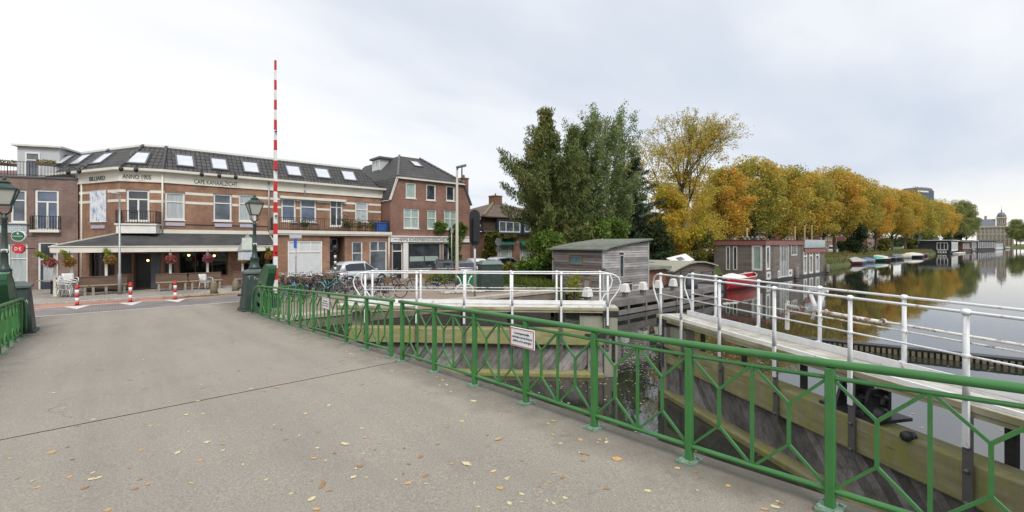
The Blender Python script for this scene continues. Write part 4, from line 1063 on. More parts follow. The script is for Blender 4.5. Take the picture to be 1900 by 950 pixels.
mb = MB(); strip(mb, [D_, (15.9, 32.65)], [(0, 6.003), (.30, 6.003), (.34, 6.04), (.34, 6.17), (0, 6.19)]); mb.build('gutter', CREAM, apt)
mansard(apt, [D_, E_], None, 1.0)
MB().quad((15.62, 32.5, 6.1), (15.62, 41, 6.1), (14.6, 41, ZT), (14.6, 34.15, ZT)).build('roof_end', TILEY, apt)
for q in ((531, 307, 558, 329), (585, 312, 611, 333), (635, 317, 659, 337)): skylight(apt, fDE, *q)
fG = Fac((7.85, 31.2), (15.55, 31.2))
g_win = fG.rect(534, 447, 598, 511); g_nook = fG.rect(612, 437, 640, 520); g_nook = (g_nook[0], g_nook[1], ZG, 2.42); g_w2 = fG.rect(653, 448, 673, 502); g_w3 = fG.rect(686, 447, 718, 505)
mb = MB(); wall_mesh(mb, 0, fG.L, ZG, 2.50, [g_win, g_nook, g_w2, g_w3], .24); mb.build('wall', BRK, apt, fG.M)
window(apt, fG.M, g_win, rows=(.68,), cols=[(.33, .68, 1), (.66, .68, 1)], fw=.09, gm=GBLIND, y=.03)
window(apt, fG.M, g_w2, rows=(.6,), fw=.08, gm=GMID); window(apt, fG.M, g_w3, rows=(.68,), cols=[(.5, .68, 1)], fw=.08, gm=GMID)
mb = MB(); x0, x1 = g_nook[:2]; mb.quad((x0, .24, ZG), (x0, .24, 2.42), (x0, 1.3, 2.42), (x0, 1.3, ZG)); mb.quad((x1, .24, ZG), (x1, 1.3, ZG), (x1, 1.3, 2.42), (x1, .24, 2.42)); mb.quad((x0, 1.3, ZG), (x0, 1.3, 2.42), (x1, 1.3, 2.42), (x1, 1.3, ZG)); mb.quad((x0, .24, 2.42), (x1, .24, 2.42), (x1, 1.3, 2.42), (x0, 1.3, 2.42)); mb.build('porch_wall', BRKD, apt, fG.M)
dr = B('door', mat('dark_door', (.025, .03, .04), .4, .1, 3), apt, x0 + .35, x1 - .08, 1.22, 1.28, ZG + .05, 1.35, fG.M); B('handle', CHROME, dr, x0 + .42, x0 + .46, 1.16, 1.215, .3, .42, fG.M)
window(apt, fG.M, (x0 + .02, x0 + .32, ZG + .3, 2.3), rows=(.65,), fw=.05, gm=GMID, y=1.18, name='side_light', sill=False)
window(apt, fG.M, (x0 + .35, x1 - .08, 1.40, 2.3), fw=.05, gm=GDARK, y=1.18, name='fanlight', sill=False)
mb = MB(); mb.box(-.02, fG.L + .1, -.16, 1.44, 2.503, 2.60); mb.box(-.06, fG.L + .12, -.22, 1.44, 2.602, 2.80); mb.build('balcony_slab', CREAM, apt, fG.M)
mb = MB(); rail_iron(mb, [(.05, 1.3), (.05, -.14), (fG.L - .05, -.14), (fG.L - .05, 1.3)], 2.802, 3.62, .12); mb.build('balcony_railing', BLACK, apt, fG.M)
downpipe(apt, 15.50, 31.12, -.6, 2.5, CREAM); downpipe(apt, fDE.hit(565)[0] + 7.85, 32.58, 5.1, 6.0, ALU)
B('rear_wall', BRK, apt, 7.85, 15.6, 41.5, 41.8, ZG, 7.7); B('party_wall', BRK, apt, 15.3, 15.58, 32.9, 41.4, ZG, 6.0)
# ---- purple brick corner house on the left ----
lh = thing('corner_house', 'purple-brown brick house with roof terrace and French balcony at the left edge', 'house', (-3.46, 37.6, ZG))
f1 = Fac((-3.46, 37.6), (-1.36, 36.82)); f0 = Fac((-9.5, 39.5), (-3.46, 37.6))
o1 = [f1.rect(64, 352, 109, 427), f1.rect(70, 449, 107, 538)]; o1[1] = (o1[1][0], o1[1][1], ZG + .02, o1[1][3])
o0 = [f0.rect(19, 352, 49, 413), f0.rect(14, 452, 51, 526), f0.rect(-40, 352, -6, 413)]
mb = MB(); wall_mesh(mb, 0, f1.L, ZG, 5.70, o1, .2); mb.build('wall', BRKP, lh, f1.M)
mb = MB(); wall_mesh(mb, 0, f0.L, ZG, 5.70, o0, .2); mb.build('wall', BRKP, lh, f0.M)
window(lh, f1.M, o1[0], cols=[(.5, 0, .70)], rows=(.70,), fw=.11, gm=GBLUE, name='french_door')
window(lh, f1.M, (o1[1][0], o1[1][1], 1.0, o1[1][3]), fw=.10, gm=GDARK, name='fanlight', sill=False)
mb = MB(); mb.box(o1[1][0], o1[1][0] + .09, .05, .14, ZG + .02, .998); mb.box(o1[1][1] - .09, o1[1][1], .05, .14, ZG + .02, .998); mb.build('door_frame', WHITE, lh, f1.M)
dr = B('door', mat('navy_door', (.03, .04, .06), .4, .1, 3), lh, o1[1][0] + .092, o1[1][1] - .092, .07, .12, ZG + .03, .99, f1.M); B('pane', GCURT, dr, o1[1][0] + .22, o1[1][1] - .2, .06, .069, -.25, .88, f1.M)
window(lh, f0.M, o0[0], rows=(.68,), fw=.10, gm=GMID); window(lh, f0.M, o0[1], rows=(.62,), fw=.07, gm=GCURT); window(lh, f0.M, o0[2], rows=(.68,), fw=.10, gm=GMID)
mb = MB(); c0 = o1[0]; rail_iron(mb, [(c0[0] - .08, -.02), (c0[0] - .08, -.20), (c0[1] + .08, -.20), (c0[1] + .08, -.02)], c0[2] + .02, c0[2] + .80, .12); mb.build('french_balcony', BLACK, lh, f1.M)
B('balcony_slab', CREAM, lh, c0[0] - .12, c0[1] + .12, -.24, -.003, c0[2] - .13, c0[2] + .015, f1.M)
a, b, c, d = f0.rect(0, 417, 50, 432); B('trellis_panel', brickmat('blue_white_lattice', (.50, .56, .58), (.60, .64, .64), (.30, .36, .40), .16, .10, .02, big=1), lh, a - .8, b, -.03, -.003, c, d, f0.M)
B('ledge', LEADG, lh, a - .8, b + .1, -.08, -.003, d + .004, d + .07, f0.M)
mb = MB(); strip(mb, [(-9.5, 39.5), (-3.46, 37.6), (-1.36, 36.82)], [(-.2, 5.703), (.06, 5.703), (.06, 5.80), (-.2, 5.80)]); mb.build('parapet_coping', LEADG, lh)
mb = MB(); rail_iron(mb, [(-9.3, 39.62), (-3.40, 37.75), (-1.5, 37.05)], 5.80, 6.62, .13); mb.build('terrace_railing', BLACK, lh)
MB().quad((-9.5, 39.5, 5.69), (-3.46, 37.62, 5.69), (-1.3, 36.85, 5.69), (-1.3, 45, 5.69), (-9.5, 45, 5.69)).build('terrace_floor', BITUM, lh)
pc = at(68, 330, 28.6); M = Matrix.Translation((pc.x, pc.y, 5.7)) @ Matrix.Rotation(R(-24), 4, 'Z')
PG = mat('pale_grey_render', (.48, .49, .50), .7, .06, 2)
mb = MB(); mb.box(-.95, 1.15, 0, 2.6, 0, 2.35); mb.build('roof_cabin', PG, lh, M); mb = MB(); mb.box(-1.15, 1.35, -.2, 2.8, 2.352, 2.46); mb.build('cabin_roof', CREAM, lh, M)
window(lh, M, (-.55, .2, .05, 2.0), rows=(.75,), fw=.09, gm=GMID, y=-.06, name='cabin_door', sill=False)
B('party_wall', BRKP, lh, -9.5, -9.2, 39.6, 46, ZG, 5.6)
# white gable roof just visible behind the terrace
for k, (px, lab) in enumerate([(12, 'trough of pale flowers on the roof terrace, left of the white cabin'), (86, 'trough of yellow green plants on the roof terrace before the white cabin')]):
    q = at(px, 308, 25.7); t = thing('flower_trough', lab, 'planter', (q.x, q.y, 6.4)); B('trough', BROWNW, t, q.x - .4, q.x + .4, q.y - .08, q.y + .08, 6.36, 6.52)
    mb = MB(); 
    for _ in range(160):
        c = Vector((q.x + random.uniform(-.4, .4), q.y + random.uniform(-.1, .1), 6.54 + random.random() * .16)); u = Vector((random.uniform(-1, 1), random.uniform(-1, 1), random.uniform(-1, 1))).normalized() * .05; w2 = u.cross(Vector((random.random(), random.random(), 1))).normalized() * .03
        mb.quad(c - u, c - w2, c + u, c + w2)
    mb.build('plants', leafmat('trough_plants', [(.2, (.14, .20, .03)), (.6, (.35, .33, .06))]), t)
gb = at(20, 330, 40); t = thing('gable_house', 'brown roofed house with white eaves glimpsed behind the roof terrace railing', 'house', (gb.x, gb.y, ZG)); M = Matrix.Translation((gb.x, gb.y, 0)) @ Matrix.Rotation(-YAW, 4, 'Z')
B('wall', BRKP, t, -7, .6, 0, 6, ZG, 7.2, M); mb = MB(); mb.add([(-7.4, -.4, 7.2), (1.0, -.4, 7.2), (-.8, 3, 8.9), (-7.4, 3, 8.9), (1.0, 6.4, 7.2), (-7.4, 6.4, 7.2)], [(0, 1, 2, 3), (1, 4, 2), (4, 5, 3, 2)]); mb.build('roof', SHN2 if False else mat('brown_roof', (.16, .10, .08), .8, .2, 3), t, M); B('gutter', WHITE, t, -7.4, 1.0, -.5, -.3, 7.1, 7.3, M); mb = MB(); mb.bar((1.0, -.4, 7.25), (-.8, 3, 8.95), .25, .2); mb.build('hip_trim', WHITE, t, M)
# hanging signs on the left house
Mcam = Matrix.Rotation(-YAW, 4, 'Z')
q = at(35, 438, 23.6); t = thing('hanging_sign', 'oval green beer sign with white band above the red octagon sign', 'sign', q); M = Matrix.Translation(q) @ Mcam
SGN = mat('sign_green', (.015, .13, .05), .35, .1, 3); SGW = mat('sign_white', (.74, .75, .74), .35, .03, 3); SGR = mat('sign_red', (.50, .02, .035), .35, .08, 3)
def disc(mb, rx, rz, y0, y1, n=28, rot=0):
    mb.prism([(rx * math.cos(2 * PI * (k + rot) / n), y0, rz * math.sin(2 * PI * (k + rot) / n)) for k in range(n)], (0, y1 - y0, 0)); return mb
disc(MB(), .37, .28, -.04, .04).build('rim', SGW, t, M); disc(MB(), .335, .245, -.052, -.041).build('face', SGN, t, M); B('name_band', BLACK, t, -.31, .31, -.060, -.0525, -.055, .055, M); text('Heineken', .52, .085, M @ Matrix.Translation((0, -.064, 0)), SGW, t, depth=.006)
mb = MB(); mb.prism([((.075 if k % 2 == 0 else .032) * math.sin(PI * k / 5), -.056, .135 + (.075 if k % 2 == 0 else .032) * math.cos(PI * k / 5)) for k in range(10)], (0, .003, 0)); mb.build('star', SGW, t, M)
B('bracket', IRON, t, -.02, .02, .041, .8, -.02, .02, M)
q = at(35, 461.5, 23.6); t = thing('hanging_sign', 'red octagonal sign with white letters below the oval green sign', 'sign', q); M = Matrix.Translation(q) @ Mcam
disc(MB(), .33, .27, -.045, .045, 8, .5).build('face', SGR, t, M); text('D·E', .34, .17, M @ Matrix.Translation((0, -.049, 0)), SGW, t, depth=.006); B('bracket', IRON, t, -.02, .02, .046, .8, -.02, .02, M)
# ---- ship chandler's house ----
hh = thing('shop_house', 'tall red brick house with gambrel roof and a white lettered shop fascia', 'house', (19.3, 31.2, ZG))
HX0, HX1 = 15.66, 23.0; fH = Fac((HX0, 31.2), (HX1, 31.2))
up = [fH.rect(*q) for q in ((749, 387, 778, 424), (793, 389, 810, 425), (824, 390, 848, 426))]
tp = [fH.rect(*q) for q in ((753, 339, 772, 368), (791, 342, 809, 372), (828, 345, 844, 373))]
shop = [fH.rect(728, 450, 747, 505), fH.rect(757, 449, 818, 497), fH.rect(822, 449, 854, 495)]; shop[0] = (shop[0][0], shop[0][1], ZG + .02, 2.02); shop[1] = (shop[1][0], shop[1][1], -.05, 2.0); shop[2] = (shop[2][0], shop[2][1], -.3, 2.0)
L = fH.L; i0, i1 = .60, .78
mb = MB(); wall_mesh(mb, 0, L, ZG, 5.3, up + shop, .22); wall_mesh(mb, i0, L - i1, 5.3, 7.05, tp, .22, False)
mb.quad((0, 0, 5.3), (i0, 0, 5.3), (i0, 0, 7.05)); mb.quad((L - i1, 0, 5.3), (L, 0, 5.3), (L - i1, 0, 7.05)); mb.build('wall', BRKR, hh, fH.M)
B('side_wall', BRKRY, hh, HX0 + .01, HX0 + .25, 31.43, 41, ZG, 5.2); B('side_wall', BRKRY, hh, HX1 - .25, HX1 - .01, 31.43, 41, ZG, 5.2)
for r, c, g in zip(up, ((.5,), (), (.5,)), (GGREEN, GGREEN, GGREEN)): window(hh, fH.M, r, cols=c, rows=(.55,), fw=.09, gm=g)
for r, g in zip(tp, (GGREEN, GDARK, GDARK)): window(hh, fH.M, r, fw=.10, gm=g)
window(hh, fH.M, (shop[0][0], shop[0][1], 1.35, 2.02), fw=.07, gm=GDARK, name='fanlight', sill=False)
dr = B('door', mat('black_green_door', (.012, .018, .02), .35, .1, 3), hh, shop[0][0] + .06, shop[0][1] - .06, .06, .12, ZG + .03, 1.345, fH.M); B('letter_slot', CHROME, dr, shop[0][0] + .3, shop[0][1] - .3, .045, .059, .05, .10, fH.M)
mb = MB(); mb.box(shop[0][0], shop[0][0] + .058, .04, .13, ZG + .02, 1.348); mb.box(shop[0][1] - .058, shop[0][1], .04, .13, ZG + .02, 1.348); mb.build('door_frame', WHITE, hh, fH.M)
B('pilaster', WHITE, hh, shop[0][1] + .03, shop[1][0] - .03, -.09, -.002, ZG, 2.06, fH.M)
w_ = window(hh, fH.M, shop[1], fw=.08, fm=mat('sage_paint', (.36, .43, .38), .5, .06, 3), gm=GDARK, y=.05, name='shop_window')
mb = MB(); x0, x1, z0, z1 = shop[1]; mb.box(x0 + .2, (x0 + x1) / 2 - .05, .075, .095, z0 + .62, z0 + 1.0); mb.box((x0 + x1) / 2 + .05, x1 - .25, .075, .095, z0 + .62, z0 + 1.0); mb.build('window_film', mat('sage_film', (.32, .40, .36), .3, .06, 3), w_, fH.M)
B('stall_riser', WHITE, hh, x0 - .02, x1 + .3, -.05, -.002, -.24, -.06, fH.M)
window(hh, fH.M, shop[2], cols=(.33, .66), fw=.08, gm=GDARK)
mb = MB(); mb.box(-.05, L + .02, -.14, -.003, 2.06, 2.46); mb.box(-.08, L + .05, -.2, -.003, 2.462, 2.55); mb.build('shop_fascia', WHITE, hh, fH.M)
sign_on(fH, 'HEIMS SCHEEPSBENOODIGDHEDEN', 738, 834, 2.14, 2.38, -.147, hh, mat('letter_grey', (.10, .10, .10), .5, .1, 3)); a, _ = fH.hit(729); b, _ = fH.hit(736); B('fascia_dash', TXT, hh, a, b, -.15, -.1405, 2.25, 2.28, fH.M)
ry = 35.0; ra, rb = on_y(741, ry)[0], on_y(778, ry)[0]; rz_ = zat(292, on_y(760, ry)[1])
e0, e1 = HX0 + i0, HX1 - i1
fr = [(e0 - .1, 31.0, 6.98), (e1 + .1, 31.0, 6.98), (rb, ry, rz_), (ra, ry, rz_)]
MB().quad(*[fH.M.inverted() @ Vector(p) for p in fr]).build('roof', TILE, hh, fH.M)
mb = MB(); mb.quad((HX0 - .1, 31.05, 5.2), (e0 - .1, 31.0, 6.98), (e0 - .1, 42, 6.98), (HX0 - .1, 42, 5.2)); mb.quad((e0 - .1, 31.0, 6.98), (ra, ry, rz_), (ra, 42, rz_), (e0 - .1, 42, 6.98)); mb.build('roof_side', TILEY, hh)
mb = MB(); mb.quad((HX1 + .1, 31.05, 5.2), (HX1 + .1, 42, 5.2), (e1 + .1, 42, 6.98), (e1 + .1, 31.0, 6.98)); mb.quad((e1 + .1, 31.0, 6.98), (e1 + .1, 42, 6.98), (rb, 42, rz_), (rb, ry, rz_)); mb.build('roof_side', TILEY, hh)
MB().quad((ra, ry, rz_), (rb, ry, rz_), (rb, 42, rz_), (ra, 42, rz_)).build('roof_top', BITUM, hh)
mb = MB(); mb.box(i0 - .12, L - i1 + .12, -.2, .06, 6.86, 6.975); mb.build('eave_gutter', CREAM, hh, fH.M)
mb = MB(); mb.bar((HX0 - .08, 31.12, 5.2), (e0 - .06, 31.12, 6.95), .14, .12); mb.build('verge_board', CREAM, hh); mb = MB(); mb.bar((HX1 + .08, 31.12, 5.2), (e1 + .06, 31.12, 6.95), .14, .12); mb.build('verge_board', LEADG, hh)
mb = MB()
for (p, q) in ((fr[0], fr[3]), (fr[1], fr[2])):
    for k in range(14):
        a = Vector(p).lerp(Vector(q), k / 14); b = Vector(p).lerp(Vector(q), (k + .9) / 14); mb.tube(a + Vector((0, 0, .04)), b + Vector((0, 0, .05)), .10, 7)
mb.build('hip_ridge_tiles', mat('ridge_tile_grey', (.12, .115, .115), .5, .25, 4), hh)
dx = 17.75; mb = MB(); mb.box(dx - .5, dx + 1.0, 36.2, 37.8, 7.6, 9.2); d_ = mb.build('dormer', PG, hh); B('dormer_roof', LEADG, hh, dx - .68, dx + 1.1, 36.0, 38.0, 9.202, 9.36)
Md = Matrix.Translation((dx - .5, 37.75, 0)) @ Matrix.Rotation(-PI / 2, 4, 'Z'); window(hh, Md, (.1, 1.5, 8.25, 9.1), cols=(.5,), fw=.09, gm=GSKY, y=-.08, name='dormer_window', sill=False)
def chimney(t, x, y, z0, z1, w, m): 
    mb = MB(); mb.box(x - w / 2, x + w / 2, y - w / 2, y + w / 2, z0, z1); mb.box(x - w / 2 - .05, x + w / 2 + .05, y - w / 2 - .05, y + w / 2 + .05, z1 + .001, z1 + .10); mb.lathe([(.1, 0), (.09, .28)], (x, y, z1 + .10), 8); return mb.build('chimney', m, t)
q = at(706, 297, 41.5); chimney(hh, q.x, q.y, 6.5, q.z - .3, .75, BRKRY); q = at(857, 330, 39.8); chimney(hh, q.x + .2, q.y, 5.5, q.z - .1, .6, BRKRY); mb = MB(); mb.tube((q.x, q.y, q.z), (q.x, q.y, q.z + 1.1), .06); mb.build('flue_pipe', IRON, hh)
ZE_, ZT_, SB_ = ZE, ZT, SB; ZE, ZT, SB = 6.98, rz_, ry - 31.0; fHs = Fac((HX0, 31.0), (HX1, 31.0)); skylight(hh, fHs, 765, 299, 779, 311); ZE, ZT, SB = ZE_, ZT_, SB_
# ---- low brown-roofed house ----
bh = thing('villa_house', 'low brown house with hipped tile roof, dark window bands and green awnings', 'house', (33, 36, ZG))
SHN = brickmat('brown_shingles', (.10, .066, .05), (.075, .05, .04), (.03, .022, .02), .2, .14, .012, big=.8)
SHNY = brickmat('brown_shingles_side', (.10, .066, .05), (.075, .05, .04), (.03, .022, .02), .2, .14, .012, 'yz', big=.8)
BTL = brickmat('brown_pantiles', (.17, .115, .085), (.135, .092, .07), (.06, .045, .04), .22, .2, .022, big=.6, var=.3, soil=(.16, .14, .07), soilamt=.3, off=0)
BTLY = brickmat('brown_pantiles_side', (.17, .115, .085), (.135, .092, .07), (.06, .045, .04), .22, .2, .022, 'yz', big=.6, var=.3, off=0)
vx0 = on_y(898, 36)[0]; vx1 = 43.0; VY = 36.0; vb = VY + 9
Zc = on_y(905, VY)[1]; ze = zat(402, Zc); zm = zat(430, Zc); zap = zat(372, Zc * 1.07)
fV = Fac((vx0, VY), (vx1, VY))
gw = [fV.rect(924, 455, 950, 482), fV.rect(965, 456, 990, 482), (0, 0, 0, 0)][:2]
mb = MB(); wall_mesh(mb, 0, fV.L, ZG, zm, gw, .22); mb.build('wall', BRKR, bh, fV.M); B('side_wall', BRKRY, bh, vx0 + .005, vx0 + .25, VY + .23, vb, ZG, zm)
YEL = mat('yellow_render', (.42, .34, .17), .8, .1, 3); a, _ = fV.hit(958); b, _ = fV.hit(1010); B('render_panel', YEL, bh, a, b, -.02, -.003, 2.0, zm - .01, fV.M)
upw = [fV.rect(920, 411, 959, 430), fV.rect(967, 412, 1000, 430)]
mb = MB(); wall_mesh(mb, -.25, fV.L + .25, zm + .05, ze, upw, .2); mb.build('shingle_storey', SHN, bh, fV.shift(-.25).M); B('shingle_side', SHNY, bh, vx0 - .25, vx0 - .05, VY - .02, vb + .2, zm + .05, ze)
NAVY = mat('navy_paint', (.03, .045, .075), .45, .1, 3)
MB().box(-.3, fV.L + .3, -.34, .0, zm - .06, zm + .04).build('storey_beam', NAVY, bh, fV.M)
for r in upw:
    mb = MB(); mb.box(r[0] - .3, r[1] + .25, -.62, -.26, r[3] + .02, r[3] + .2); mb.box(r[0] - .3, r[0] - .05, -.60, -.26, r[2] - .1, r[3] + .018); mb.box(r[1] + .02, r[1] + .25, -.60, -.26, r[2] - .1, r[3] + .018); mb.box(r[0] - .3, r[1] + .25, -.62, -.26, r[2] - .3, r[2] - .102); mb.build('bay_frame', NAVY, bh, fV.M)
    window(bh, fV.M, (r[0] - .04, r[1] + .01, r[2] - .08, r[3]), cols=(.33, .67), fw=.12, gm=GMID, y=-.55, sill=False)
    mb = MB()
    for k in range(3): x = r[0] + (r[1] - r[0]) * (k + .3) / 3; mb.prism([(x, -.6, zm - .07), (x, -.02, zm - .07), (x, -.02, zm - .32)], (.16, 0, 0))
    mb.build('corbel', CREAM, bh, fV.M)
for r in gw:
    window(bh, fV.M, r, cols=(.2, .8), rows=(.62,), fw=.10, gm=GCURT)
    mb = MB(); mb.prism([(r[0] - .1, -.002, r[3] + .62), (r[0] - .1, -.5, r[3] + .16), (r[0] - .1, -.5, r[3] + .02), (r[0] - .1, -.002, r[3] + .02)], (r[1] - r[0] + .2, 0, 0)); mb.build('green_awning', mat('green_canvas', (.03, .13, .09), .7, .1, 3), bh, fV.M)
apx = on_y(908, VY + 4.5)[0]; apx2 = apx + .6
ev = [(vx0 - .6, VY - .7), (vx1 + .6, VY - .7), (vx1 + .6, vb + .6), (vx0 - .6, vb + .6)]
ap = Vector((apx + .6, VY + 4.5, zap)); ap2 = Vector((vx1 - 4, VY + 4.5, zap))
Mi = fV.M.inverted()
ap2 = Vector((apx + 1.4, VY + 4.5, zap))
MB().quad(Mi @ Vector((*ev[0], ze)), Mi @ Vector((*ev[1], ze)), Mi @ ap2, Mi @ ap).build('roof', BTL, bh, fV.M)
MB().quad((*ev[0], ze), ap, (*ev[3], ze)).build('roof_side', BTLY, bh); MB().quad((*ev[1], ze), (*ev[2], ze), ap2).build('roof_side', BTLY, bh)
MB().quad((*ev[2], ze), (*ev[3], ze), ap, ap2).build('roof_rear', BTL, bh)
mb = MB(); mb.box(ev[0][0], ev[1][0], ev[0][1], ev[2][1], ze - .1, ze - .005); mb.build('eave_board', BROWNW, bh)
mb = MB()
for k in range(12): a = Vector((*ev[0], ze)).lerp(ap, k / 12); b = Vector((*ev[0], ze)).lerp(ap, (k + .9) / 12); mb.tube(a + Vector((0, 0, .05)), b + Vector((0, 0, .06)), .14, 7)
mb.build('hip_ridge_tiles', mat('mossy_ridge', (.20, .18, .09), .7, .25, 4), bh)
chimney(bh, ap.x + .3, ap.y, zap - .8, zap + .75, 1.1, BRKD)
# ---- terraced row behind the avenue ----
first = None
def terrace():
    t = thing('terraced_house', 'brick terraced house behind the autumn trees', 'house', (0, 0, 0)); f = Fac((0, 0), (10, 0)); W = [(1, 3, .2, 2.0), (4.2, 6, .2, 2.0), (7.2, 9.2, .2, 2.0), (1, 2.6, 3.2, 4.8), (4.2, 5.8, 3.2, 4.8), (7.4, 9, 3.2, 4.8)]
    mb = MB(); wall_mesh(mb, 0, 9.98, ZG, 5.6, W, .2); mb.build('wall', BRKR, t, f.M)
    for r in W: window(t, f.M, r, cols=(.5,), fw=.16, gm=GMID)
    MB().quad((-.02, -.5, 5.5), (10, -.5, 5.5), (10, 5, 9.3), (-.02, 5, 9.3)).build('roof', TILE, t); MB().quad((-.02, 10, 5.5), (10, 10, 5.5), (10, 5, 9.3), (-.02, 5, 9.3)).build('roof_rear', TILE, t)
    B('gutter', WHITE, t, 0, 9.98, -.6, -.35, 5.3, 5.5); MB().box(3.9, 6.1, 1.0, 4, 5.8, 8.0).build('dormer', WHITE, t); window(t, f.M, (4.2, 5.8, 6.3, 7.7), cols=(.5,), fw=.14, gm=GDARK, y=.9, name='dormer_window', sill=False)
    B('side_wall', BRKRY, t, .0, .2, .21, 10, ZG, 5.5); B('side_wall', BRKRY, t, 9.78, 9.98, .21, 10, ZG, 5.5)
    return t
tr = terrace(); xs = [86 + 13.5 * k for k in range(19)]
for k, x in enumerate(xs):
    o = tr if k == 0 else dup(tr); o.location = (x, 52 + (k % 3) * 1.5, 0); tag(o, ORD[k] + ' red brick terraced house behind the autumn trees, counting from the brown houseboat', 'house', 'terraced houses behind the canal trees')
# ================= street furniture =================
def bollard(label, px, py):
    g = on_z(px, py, -.69); t = thing('bollard', label, 'bollard', g, group='striped bollards at the crossing')
    for k in range(5): MB().lathe([(.064, .004 + k * .17), (.064, .17 + k * .17 - .002)], g, 14, False if False else True).build('stripe', RED if k % 2 == 0 else WST, t)
    MB().lathe([(.064, 0), (.055, .03), (.02, .045)], g + Vector((0, 0, .855)), 14).build('cap', RED, t)
    MB().lathe([(.17, 0), (.13, .02)], g - Vector((0, 0, .004)), 14).build('foot', RUBBER, t)
bollard('red and white bollard nearest the left railing', 143, 567)
bollard('red and white bollard in front of the cafe entrance lamp, middle of three', 242, 561)
bollard('red and white bollard farthest from the left railing, before the long bench', 325, 556)
STN = mat('weathered_stone', (.20, .175, .115), .9, .25, 4, dirt=(.12, .12, .06), dirt_amt=.6, dscale=5, bmp=.3)
for px, py, lab in ((397, 546, 'squat weathered stone bollard by the leaf heap, nearer the cafe chair'), (437, 542, 'squat weathered stone bollard close to the graffitied cabinet')):
    g = on_z(px, py, -.69); t = thing('stone_bollard', lab, 'bollard', g)
    MB().lathe([(.17, -.02), (.16, .45), (.13, .58), (.07, .68), (.02, .70)], g, 12).build('shaft', STN, t); MB().lathe([(.20, 0), (.19, .05)], g, 12).build('base_ring', STN, t)
g = on_z(372, 549, -.68); mb = MB()
for _ in range(420):
    c = g + Vector((random.gauss(0, .8), random.gauss(0, .10), random.random() * .03)); a = random.random() * 6.28; r = .05
    mb.quad(*[c + Vector((r * math.cos(a + q), r * .7 * math.sin(a + q), random.random() * .02)) for q in (0, 1.57, 3.14, 4.71)])
tag(mb.build('leaf_litter', LY[1]), kind='stuff')
# benches
BW = mat('weathered_bench_wood', (.30, .26, .20), .85, .25, 4, stretch=(.3, 3, 3), bmp=.2, dirt=(.14, .12, .09), dirt_amt=.5)
BBK = mat('brown_bench_back', (.13, .085, .06), .8, .25, 4, stretch=(.3, 2, 2), bmp=.2)
def bench(label, px0, px1, y=30.85):
    x0 = on_y(px0, y)[0]; x1 = on_y(px1, y)[0]; z = ZS
    t = thing('bench', label, 'bench', ((x0 + x1) / 2, y, z), group='wooden benches along the cafe awning')
    mb = MB()
    for k in range(3): mb.box(x0, x1, y - .25 + k * .14, y - .125 + k * .14, z + .46, z + .50)
    mb.build('seat', BW, t); mb = MB(); mb.box(x0, x1, y + .21, y + .25, z + .52, z + .88); mb.box(x0 - .02, x1 + .02, y + .18, y + .28, z + .882, z + .92); mb.build('backrest', BBK, t)
    n = max(2, int((x1 - x0) / 1.2) + 1)
    for k in range(n):
        x = x0 + .12 + (x1 - x0 - .24) * k / (n - 1); mb = MB(); mb.box(x - .05, x + .05, y - .2, y - .1, z, z + .458); mb.box(x - .05, x + .05, y + .12, y + .2, z, z + .458); mb.box(x - .045, x + .045, y - .098, y + .118, z + .1, z + .2); mb.build('leg', BW, t)
    return t
bench('wooden bench with brown back at the far left end of the awning', 103, 164)
bench('wooden bench with brown back just left of the cafe entrance', 167, 236)
bench('wooden bench with brown back just right of the cafe entrance', 289, 348)
bench('wooden bench with brown back behind the single white chair', 351, 411)
bench('wooden bench with brown back half hidden by the cabinet', 434, 462)
x0 = on_y(68, 33.6)[0]; t = thing('side_table', 'plain grey plank on a post before the navy house door', 'table', (x0, 33.6, ZS)); B('table_top', BW, t, x0, x0 + 1.3, 33.4, 33.8, .02, .06); B('leg', BLACK, t, x0 + .5, x0 + .58, 33.55, 33.63, -.69, .019)
# white chairs
def chair(label, loc, rz, group=None, tilt=0):
    t = thing('plastic_chair', label, 'chair', (0, 0, 0), 0, group)
    W_ = mat('white_plastic', (.60, .60, .58), .35, .04, 3)
    mb = MB(); mb.loft([[(-.22 + .44 * i / 4, y, z - .015 * math.cos((i - 2) * .6)) for i in range(5)] + [(.22 - .44 * i / 4, y, z - .03) for i in range(5)] for y, z in ((-.23, .44), (0, .43), (.2, .44))], True); mb.build('seat', W_, t)
    mb = MB(); mb.loft([[(-.22 + .44 * i / 4, y + .03 * abs(i - 2) / -2, z) for i in range(5)] + [(.22 - .44 * i / 4, y + .03 - .03 * abs(i - 2) / 2, z) for i in range(5)] for y, z in ((.19, .44), (.22, .60), (.26, .75), (.29, .86))], True); mb.build('backrest', W_, t)
    for i in (-1, 1):
        for j in (-1, 1): MB().tube((i * .22, j * .22 + (.04 if j > 0 else -.03), 0), (i * .20, j * .19, .43), .018, 6).build('leg', W_, t)
        MB().path([(i * .25, .24, .66), (i * .26, -.05, .66), (i * .25, -.2, .62), (i * .24, -.21, .44)], .02, 6).build('armrest', W_, t)
    t.location = loc; t.rotation_euler = (tilt, 0, rz); return t
q = Vector((*on_y(382, 30.35)[:1], 30.35, ZS)); ch = chair('single white plastic chair before the bench right of the entrance', (q.x, q.y, ZS), R(30))
q = Vector((on_y(131, 30.3)[0], 30.3, ZS))
for k in range(4): dup(ch, (q.x + .04 * k - .15, q.y + .05 * k, ZS + .09 * k), R(70 if k < 3 else 20), ['bottom white chair of the stack at the left bench', 'second white chair up in the stack at the left bench', 'third white chair up in the stack at the left bench', 'topmost white chair of the stack, turned the other way, at the left bench'][k], 'stacked white chairs')
